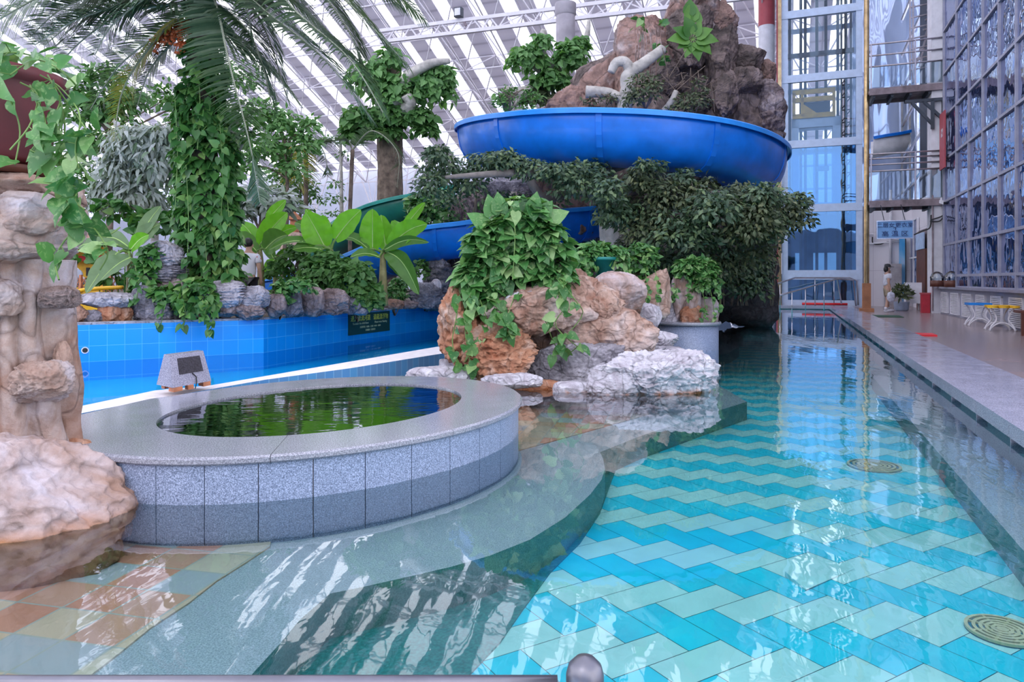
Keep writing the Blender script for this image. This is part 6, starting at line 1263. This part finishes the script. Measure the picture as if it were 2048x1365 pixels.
po = np.array([*(rw[0] + (rw[1] - rw[0]) * .0), 0]); s_ = (170 - 1024) / F; d_w = rw[1] - rw[0]; k_ = (s_ * rw[0][1] - rw[0][0]) / (d_w[0] - s_ * d_w[1]); q_ = rw[0] + d_w * k_; n_w = np.array((d_w[1], -d_w[0], 0)) / np.linalg.norm(d_w)
zo = HC - (701 - 560) / F * q_[1]; oc = np.array([*q_, zo]); ot = thing('wall_outlet', 'small round white-rimmed outlet hole in the blue river wall', 'outlet', oc)
obj('rim', MB().tube([oc, oc + n_w * .012], .05, 16), MT['whitepaint'], ot); obj('hole', MB().tube([oc, oc + n_w * .016], .036, 16), MT['black'], ot)
# ================================================================ RIGHT SIDE OBJECTS
def rails(px0, lab):
    pass
hrl = thing('pool_handrail', 'twin stainless handrails sloping down into the far end of the pool', 'handrail', Q(30, .5, 0))
def R_(l, r=.032): return MB().tube([W(x, y, Y) for x, y, Y in l], r, 8)
obj('rail', R_([(1462, 640, 27), (1462, 606, 27), (1464, 598, 27), (1590, 556, 29.5), (1700, 556, 29.8), (1714, 562, 29.8), (1716, 610, 29.8)]), MT['steel'], hrl, True)
obj('rail', R_([(1532, 650, 24.5), (1532, 606, 24.5), (1536, 598, 24.5), (1674, 558, 28), (1683, 608, 28)]), MT['steel'], hrl, True); obj('rail', R_([(1674, 558, 28), (1706, 560, 29.5), (1712, 612, 29.5)]), MT['steel'], hrl, True)
for x, yt, yb, Y in [(1518, 582, 625, 28), (1560, 570, 622, 28.5), (1584, 586, 640, 25.5), (1611, 578, 632, 26.3), (1648, 567, 624, 27.2), (1630, 558, 612, 29.6), (1668, 558, 612, 29.7)]: obj('post', MB().tube([W(x, yb, Y), W(x, yt, Y)], .018, 6), MT['steel'], hrl, True)
tag(obj('red_tube', MB().tube([Q(32.3, VV(1604, 32.3), .22), Q(32.3, VV(1695, 32.3), .22)], .055, 10), MT['red'], None, True, loc=Q(32.3, 1, .15)), 'long red padded tube lying along the far kerb', 'tube')
hg = thing('red_hose', 'red hose hanging to a red bucket in the dark corner', 'hose', W(1505, 610, 19)); obj('hose', MB().tube(interp(fp([(1465, 550, 19), (1478, 580, 18.9), (1492, 600, 18.8)]), 10), .04, 8), MT['red'], hg, True); obj('bucket', MB().lathe(W(1506, 608, 19), [(0, 0), (.1, 0), (.13, .2), (0, .2)], 16), MT['red'], hg)
mt_ = G(1828, 670, .12); tag(obj('red_mat', MB().obox(mt_ + Q(-.35, -.5) , Q(.55, 0), Q(0, .85), (0, 0, .03)), MT['red'], loc=mt_), 'bright red mat lying on the deck beside the kerb', 'mat')
gm = G(1752, 634, .12); tag(obj('green_mat', MB().obox(gm + Q(-.3, -.1), Q(1.2, 0), Q(0, .8), (0, 0, .02)), plain('green_mat', (.03, .08, .05), .8), loc=gm), 'dark green mat at the foot of the golden pipe', 'mat')
def stool(c, top, lab, scallop):
    t = thing('stool', lab, 'stool', c, 'stools beside the louvred wall'); h = .5
    obj('seat', MB().obox(c + Q(-.22, -.24, h), Q(.44, 0), Q(0, .48), (0, 0, .05)), MT[top], t)
    if scallop:
        s_ = MB(); [s_.lathe(c + Q(-.27, -.2 + k * .2, h - .0), [(0, .05), (.1, .05), (.1, 0), (0, 0)], 16) for k in range(3)]; obj('scalloped_edge', s_, MT['yellow'], t)
    for sg in (-1, 1):
        for e in (-.2, .2):
            p = [c + Q(e, sg * x * .85, z) for x, z in ((.27, .0), (.24, .1), (.13, .24), (.17, .38), (.25, .5))]; obj('leg', MB().tube(interp(p, 14), .018, 8), MT['whitepaint'], t, True)
    for e in (-.2, .2): obj('arch', MB().tube(interp([c + Q(e, -.25, .02), c + Q(e, -.12, .14), c + Q(e, 0, .18), c + Q(e, .12, .14), c + Q(e, .25, .02)], 16), .016, 8), MT['whitepaint'], t, True)
    return t
sa = G(1972, 655, .12); sb = G(1983, 660, .12)
stool(np.array(sa) + Q(.5, -.05), 'bluerim', 'stool with a blue top and white curled legs by the louvred wall', False); stool(np.array(sb) + Q(-.25, .1), 'yellow', 'stool with a yellow scalloped edge and white curled legs nearest the camera', True)
bl = G(2046, 672, .12); ch = thing('wooden_chair', 'dark brown chair leg and seat edge cut off at the right frame edge', 'chair', bl)
obj('leg', MB().obox(bl + Q(-.03, -.03), Q(.06, 0), Q(0, .06), (0, 0, .46)), MT['wood'], ch); obj('leg', MB().obox(bl + Q(-.03, .45), Q(.06, 0), Q(0, .06), (0, 0, .46)), MT['wood'], ch); obj('seat', MB().obox(bl + Q(-.05, -.05, .44), Q(.5, 0), Q(0, .6), (0, 0, .05)), MT['wood'], ch)
for x, u, lab in ((1874, 26.6, 'dark jar with a clear dome on the sill nearest the pillar'), (1903, 25.2, 'second dark jar with a clear dome on the sill, right of the first')):
    v = VV(x, u); c = Q(u, v, 1.0); j = thing('domed_jar', lab, 'jar', c, 'domed jars on the sill'); obj('base', MB().lathe(c, [(0, 0), (.2, 0), (.2, .2), (0, .2)], 24), MT['wood'], j, True); obj('dome', MB().lathe(c, [(.19, .2), (.2, .3), (.15, .42), (.06, .48), (0, .49)], 24), MT['railglass'], j, True)
bn = Q(27.3, VV(1850, 27.3), .12); t = thing('red_bin', 'narrow red bin against the brown door', 'bin', bn); obj('body', MB().obox(bn + Q(-.12, -.12), Q(.25, 0), Q(0, .25), (0, 0, .62)), MT['redbin'] if 'redbin' in MT else plain('red_bin', (.45, .02, .04), .5), t); obj('lid', MB().obox(bn + Q(-.14, -.14, .62), Q(.29, 0), Q(0, .29), (0, 0, .05)), MT['redpaint'], t)
pc_ = Q(28.8, VV(1803, 28.8), .12); t = thing('potted_plant', 'leafy potted plant in a pale blue pot behind the standing person', 'plant', pc_); obj('pot', MB().lathe(pc_, [(0, 0), (.18, 0), (.23, .05), (.25, .3), (.27, .32), (.22, .32), (0, .28)], 24), plain('pale_blue_pot', (.36, .44, .60), .35), t, True)
lf = MB(); blob(lf, pc_ + (0, 0, .6), (.36, .36, .3), 260, .2, T_LONG, down=0., shell=.2, up=.2); obj('foliage', lf, MT['ficusolive'], t)
ab = Q(29.5, VV(1826, 29.5), .12); t = thing('white_cabinet', 'low white cabinet on legs left of the brown door', 'cabinet', ab); obj('body', MB().obox(ab + Q(-.2, -.25, .25), Q(.5, 0), Q(0, .5), (0, 0, .75)), MT['whitepaint'], t); 
for e, g2 in ((-.18, -.23), (-.18, .2), (.26, -.23), (.26, .2)): obj('leg', MB().obox(ab + Q(e, g2), Q(.04, 0), Q(0, .04), (0, 0, .25)), MT['whitepaint'], t)
gb = Q(32.9, VV(1787, 32.9), .12); t = thing('grey_cabinet', 'tall grey cabinet against the white panelled wall behind the person', 'cabinet', gb); z1 = BZ(1787, 528, 32.9)[1]; obj('body', MB().obox(gb + Q(0, -.3), Q(.35, 0), Q(0, .6), (0, 0, z1 - .12)), plain('grey_cab', (.40, .37, .40), .6), t); obj('door', MB().obox(gb + Q(-.02, -.27, .1), Q(.02, 0), Q(0, .54), (0, 0, z1 - .35)), plain('grey_cab2', (.36, .34, .37), .55), t)
def cctv(p, lab, d):
    t = thing('security_camera', lab, 'camera', p); obj('mount', MB().bar(p, p + (0, 0, -.1), .05), MT['whitepaint'], t); obj('housing', MB().bar(p + (0, 0, -.12), p + (0, 0, -.12) + np.array(d), .11, .1), MT['whitepaint'], t); q = p + (0, 0, -.12) + np.array(d); obj('lens', MB().bar(q, q + np.array(d) * .12, .08), MT['black'], t)
cctv(Q(26.95, *BZ(1882, 396, 26.95)), 'white security camera on the edge of the lower walkway', (-.05, -.3, -.08)); cctv(Q(33.1, *BZ(1745, 466, 33.1)), 'white security camera on the panelled wall left of the hanging sign', (-.3, -.15, 0))
pp = thing('wall_pipes', 'white pipes and black cables on the panelled wall below the hanging sign', 'pipe', Q(33.2, 3.6, 2)); w3 = lambda px, py: Q(33.25, *BZ(px, py, 33.25))
obj('pipe', MB().tube([w3(1781, 380), w3(1781, 528)], .06, 8), MT['whitepaint'], pp, True); obj('pipe', MB().tube([w3(1738, 488), w3(1800, 483)], .035, 8), MT['whitepaint'], pp, True); obj('cable', MB().tube(interp([w3(1745, 472), w3(1746, 487), w3(1760, 489), w3(1775, 484), w3(1800, 482)], 20), .022, 6), MT['black'], pp, True)
cl = thing('loose_cables', 'black cables looped between the pillar and the lower walkway', 'cable', Q(26.9, 4.4, 3.4)); w4 = lambda px, py: Q(26.95, *BZ(px, py, 26.95))
for pts in ([(1860, 443), (1880, 442), (1892, 425)], [(1828, 470), (1845, 462), (1860, 455), (1862, 430)], [(1862, 440), (1885, 432), (1895, 418)]): obj('cable', MB().tube(interp([w4(*p) for p in pts], 14), .025, 6), MT['black'], cl, True)

# ================================================================ PEOPLE
def skinned(name, joints, edges, mat, parent, sub=2, rad=None):
    keys = list(joints); me = bpy.data.meshes.new(name); me.from_pydata([joints[k][0] for k in keys], [(keys.index(a), keys.index(b)) for a, b in edges], [])
    o = bpy.data.objects.new('tmp', me); COL.objects.link(o); md = o.modifiers.new('s', 'SKIN'); md.use_smooth_shade = True; md.branch_smoothing = .4
    for i, k in enumerate(keys): r = joints[k][1]; r = (r, r) if not isinstance(r, tuple) else r; me.skin_vertices[0].data[i].radius = r; me.skin_vertices[0].data[i].use_root = (i == 0)
    o.modifiers.new('b', 'SUBSURF').levels = sub; dg = bpy.context.evaluated_depsgraph_get(); dg.update(); m2 = bpy.data.meshes.new_from_object(o.evaluated_get(dg)); bpy.data.objects.remove(o)
    m2.materials.clear(); m2.materials.append(mat); m2.polygons.foreach_set('use_smooth', np.ones(len(m2.polygons), bool)); r = bpy.data.objects.new(name, m2); COL.objects.link(r)
    r.parent = parent; return r
MT['skin'] = plain('skin', (.52, .32, .24), .55, 0, .06, 8); MT['hair'] = plain('black_hair', (.012, .010, .012), .5, 0, .3, 20)
MT['cloth_white'] = plain('white_cloth', (.66, .66, .74), .8, 0, .1, 14, .2); MT['khaki'] = plain('khaki_cloth', (.30, .24, .17), .85, 0, .15, 12, .2)
def hand(J, E, key, w, d, curl, side=1, s=1.):
    # palm with five separate bent fingers growing from wrist key
    d = Vector(d).normalized(); c = Vector(curl).normalized(); x = d.cross(c).normalized(); p = Vector(w) + d * .05 * s; J[key + 'palm'] = (tuple(p), (.020 * s, .030 * s)); E.append((key, key + 'palm'))
    for i, (o, L) in enumerate(((-.027, .062), (-.009, .072), (.009, .068), (.027, .052))):
        a = p + x * o * s * side + d * .035 * s; b = a + (d * .75 + c * .45).normalized() * L * .5 * s; e = b + (d * .3 + c * .9).normalized() * L * .5 * s
        for n_, q, r in ((f'{key}f{i}a', a, .0085), (f'{key}f{i}b', b, .008), (f'{key}f{i}c', e, .0065)): J[n_] = (tuple(q), r * s)
        E += [(key + 'palm', f'{key}f{i}a'), (f'{key}f{i}a', f'{key}f{i}b'), (f'{key}f{i}b', f'{key}f{i}c')]
    a = p - x * .035 * s * side; b = a - x * .02 * s * side + d * .03 * s + c * .01 * s
    J[key + 't1'] = (tuple(a), .010 * s); J[key + 't2'] = (tuple(b), .008 * s); E += [(key + 'palm', key + 't1'), (key + 't1', key + 't2')]
# person on the deck, side view, facing right; local frame: x to the right of the picture, y away
pp0 = np.array(Q(27.6, VV(1774, 27.6), .12)); pr_ = thing('person', 'person in white T-shirt, khaki shorts and black cap standing on the deck', 'person', pp0)
J = {'pel': ((0, 0, .84), (.12, .14)), 'spine': ((.0, 0, 1.02), (.10, .13)), 'chest': ((-.02, 0, 1.20), (.105, .155)), 'neck': ((.0, 0, 1.36), .05), 'head0': ((.02, 0, 1.44), (.075, .07)), 'head1': ((.03, 0, 1.53), (.095, .08)), 'nose': ((.125, 0, 1.49), .014),
     'hl': ((.02, .09, .78), .09), 'kl': ((.06, .10, .44), .06), 'al': ((.10, .10, .08), .04), 'fl': ((.24, .10, .035), .035), 'hr': ((.0, -.09, .78), .09), 'kr': ((-.02, -.10, .44), .06), 'ar': ((-.10, -.10, .08), .04), 'fr': ((.04, -.11, .035), .035),
     'sl': ((-.01, .17, 1.28), .06), 'el': ((.14, .22, 1.10), .042), 'wl': ((.16, .10, 1.36), .028), 'sr': ((-.03, -.17, 1.28), .06), 'er': ((-.06, -.22, 1.02), .042), 'wr': ((.0, -.22, .80), .028)}
E_ = [('pel', 'spine'), ('spine', 'chest'), ('chest', 'neck'), ('neck', 'head0'), ('head0', 'head1'), ('head0', 'nose'), ('pel', 'hl'), ('hl', 'kl'), ('kl', 'al'), ('al', 'fl'), ('pel', 'hr'), ('hr', 'kr'), ('kr', 'ar'), ('ar', 'fr'), ('chest', 'sl'), ('sl', 'el'), ('el', 'wl'), ('chest', 'sr'), ('sr', 'er'), ('er', 'wr')]
hand(J, E_, 'wl', J['wl'][0], (-.35, -.55, .5), (-.6, -.3, 0)); hand(J, E_, 'wr', J['wr'][0], (.05, 0, -1), (.5, .3, 0), -1)
skinned('body', J, E_, MT['skin'], pr_)
skinned('t_shirt', {'w': ((0, 0, .86), (.15, .17)), 's': ((.0, 0, 1.02), (.135, .165)), 'c': ((-.02, 0, 1.2), (.135, .185)), 'n': ((.0, 0, 1.325), (.075, .085)), 'sl': ((-.01, .175, 1.27), .085), 'el': ((.07, .21, 1.17), .075), 'sr': ((-.03, -.175, 1.27), .085), 'er': ((-.05, -.215, 1.12), .075)}, [('w', 's'), ('s', 'c'), ('c', 'n'), ('c', 'sl'), ('sl', 'el'), ('c', 'sr'), ('sr', 'er')], MT['cloth_white'], pr_)
skinned('shorts', {'p': ((0, 0, .86), (.145, .165)), 'p2': ((.0, 0, .80), (.13, .15)), 'hl': ((.03, .09, .74), .115), 'kl': ((.06, .10, .50), .10), 'hr': ((.0, -.09, .74), .115), 'kr': ((-.015, -.10, .50), .10)}, [('p', 'p2'), ('p2', 'hl'), ('hl', 'kl'), ('p2', 'hr'), ('hr', 'kr')], MT['khaki'], pr_)
off = pp0
obj('cap', MB().lathe(off + (.02, 0, 1.54), [(.108, 0), (.105, .05), (.07, .10), (0, .115)], 20).obox(off + (.09, -.07, 1.545), (.12, 0, -.01), (0, .14, 0), (0, 0, .012)), MT['black'], pr_, True)
obj('hair', rock_mb(off + (-.035, 0, 1.46), (.075, .085, .11), 3, cuts=0, amp=.02, fine=.01, pw=2), MT['hair'], pr_, True); obj('face_mask', rock_mb(off + (.085, 0, 1.455), (.035, .062, .045), 4, cuts=0, amp=0, fine=0, pw=2), MT['cloth_white'], pr_, True)
eyes = MB(); [eyes.ball(off + (.112, sy * .032, 1.515), .011, 2) for sy in (-1, 1)]; obj('eyes', eyes, MT['black'], pr_, True)
ears = MB(); [ears.ball(off + (.02, sy * .083, 1.495), (.018, .01, .028), 2) for sy in (-1, 1)]; obj('ears', ears, MT['skin'], pr_, True)
for nm, (x, y) in (('shoe', (.17, .10)), ('shoe', (-.03, -.105))): obj(nm, rock_mb(off + (x, y, .045), (.14, .052, .05), 7, cuts=1, amp=0, fine=0, pw=2.6), MT['cloth_white'], pr_, True); obj('sock', MB().tube([off + (x - .07, y, .06), off + (x - .065, y, .17)], .046, 12), MT['cloth_white'], pr_, True)
bg = thing('plastic_bag', 'translucent white plastic bag hanging from the lowered hand of the person on the deck', 'bag', off + (-.02, -.25, .35)); obj('sack', rock_mb(off + (.0, -.25, .52), (.12, .09, .17), 9, cuts=2, amp=.15), plain('bag_plastic', (.60, .62, .74), .25, 0, .2, 12), bg, True); obj('handle', MB().tube([off + (0, -.25, .66), off + (.02, -.235, .74)], .015, 6), MT['cloth_white'], bg)
# person behind the palm, back view
Yp = 14.6; q0 = W(497, 0, Yp); q0 = np.array((q0[0], Yp, .5)); p2 = thing('person', 'black-haired person in a red-flowered white shirt, seen from behind among plants', 'person', q0)
J = {'pel': ((0, 0, .80), (.13, .10)), 'spine': ((0, 0, .98), (.12, .09)), 'chest': ((0, 0, 1.16), (.155, .10)), 'neck': ((0, 0, 1.30), .05), 'head0': ((.005, .01, 1.38), (.07, .07)), 'head1': ((.005, 0, 1.46), (.08, .09)), 'nose': ((.03, .11, 1.42), .013),
     'hl': ((-.09, 0, .74), .09), 'kl': ((-.09, .02, .42), .06), 'al': ((-.09, 0, .07), .04), 'fl': ((-.09, .13, .035), .035), 'hr': ((.09, 0, .74), .09), 'kr': ((.10, .04, .42), .06), 'ar': ((.10, 0, .07), .04), 'fr': ((.10, .13, .035), .035),
     'sl': ((-.17, 0, 1.22), .06), 'el': ((-.22, -.02, .96), .043), 'wl': ((-.20, .05, .74), .03), 'sr': ((.17, 0, 1.22), .06), 'er': ((.22, -.02, .96), .043), 'wr': ((.23, .06, .74), .03)}
E_ = [('pel', 'spine'), ('spine', 'chest'), ('chest', 'neck'), ('neck', 'head0'), ('head0', 'head1'), ('head0', 'nose'), ('pel', 'hl'), ('hl', 'kl'), ('kl', 'al'), ('al', 'fl'), ('pel', 'hr'), ('hr', 'kr'), ('kr', 'ar'), ('ar', 'fr'), ('chest', 'sl'), ('sl', 'el'), ('el', 'wl'), ('chest', 'sr'), ('sr', 'er'), ('er', 'wr')]
hand(J, E_, 'wl', J['wl'][0], (0, .1, -1), (.6, .4, 0)); hand(J, E_, 'wr', J['wr'][0], (0, .1, -1), (-.6, .4, 0), -1)
skinned('body', J, E_, MT['skin'], p2)
tt = NT('floral_shirt'); fcol = tt.ramp(tt.noise(tt.coords(), 9, 2, .5), [(.40, (.62, .64, .74)), (.58, (.66, .66, .76)), (.62, (.62, .10, .13)), (.70, (.50, .08, .12))]); MT['floral'] = tt.pbr(fcol, .8)
skinned('shirt', {'w': ((0, 0, .72), (.19, .14)), 's': ((0, 0, .96), (.165, .13)), 'c': ((0, 0, 1.15), (.185, .125)), 'n': ((0, 0, 1.27), (.08, .075)), 'sl': ((-.175, 0, 1.2), .085), 'el': ((-.21, -.01, 1.04), .075), 'sr': ((.175, 0, 1.2), .085), 'er': ((.21, -.01, 1.04), .075)}, [('w', 's'), ('s', 'c'), ('c', 'n'), ('c', 'sl'), ('sl', 'el'), ('c', 'sr'), ('sr', 'er')], MT['floral'], p2)
skinned('trousers', {'p': ((0, 0, .78), (.16, .12)), 'hl': ((-.09, 0, .70), .105), 'kl': ((-.09, .02, .42), .08), 'al': ((-.09, 0, .10), .06), 'hr': ((.09, 0, .70), .105), 'kr': ((.10, .04, .42), .08), 'ar': ((.10, 0, .10), .06)}, [('p', 'hl'), ('hl', 'kl'), ('kl', 'al'), ('p', 'hr'), ('hr', 'kr'), ('kr', 'ar')], MT['black'], p2)
obj('hair', rock_mb(q0 + (.0, -.02, 1.475), (.088, .09, .10), 3, cuts=0, amp=.03, fine=.02, pw=2.), MT['hair'], p2, True); ears = MB(); [ears.ball(q0 + (sx_ * .085, .02, 1.42), (.01, .018, .028), 2) for sx_ in (-1, 1)]; obj('ears', ears, MT['skin'], p2, True)
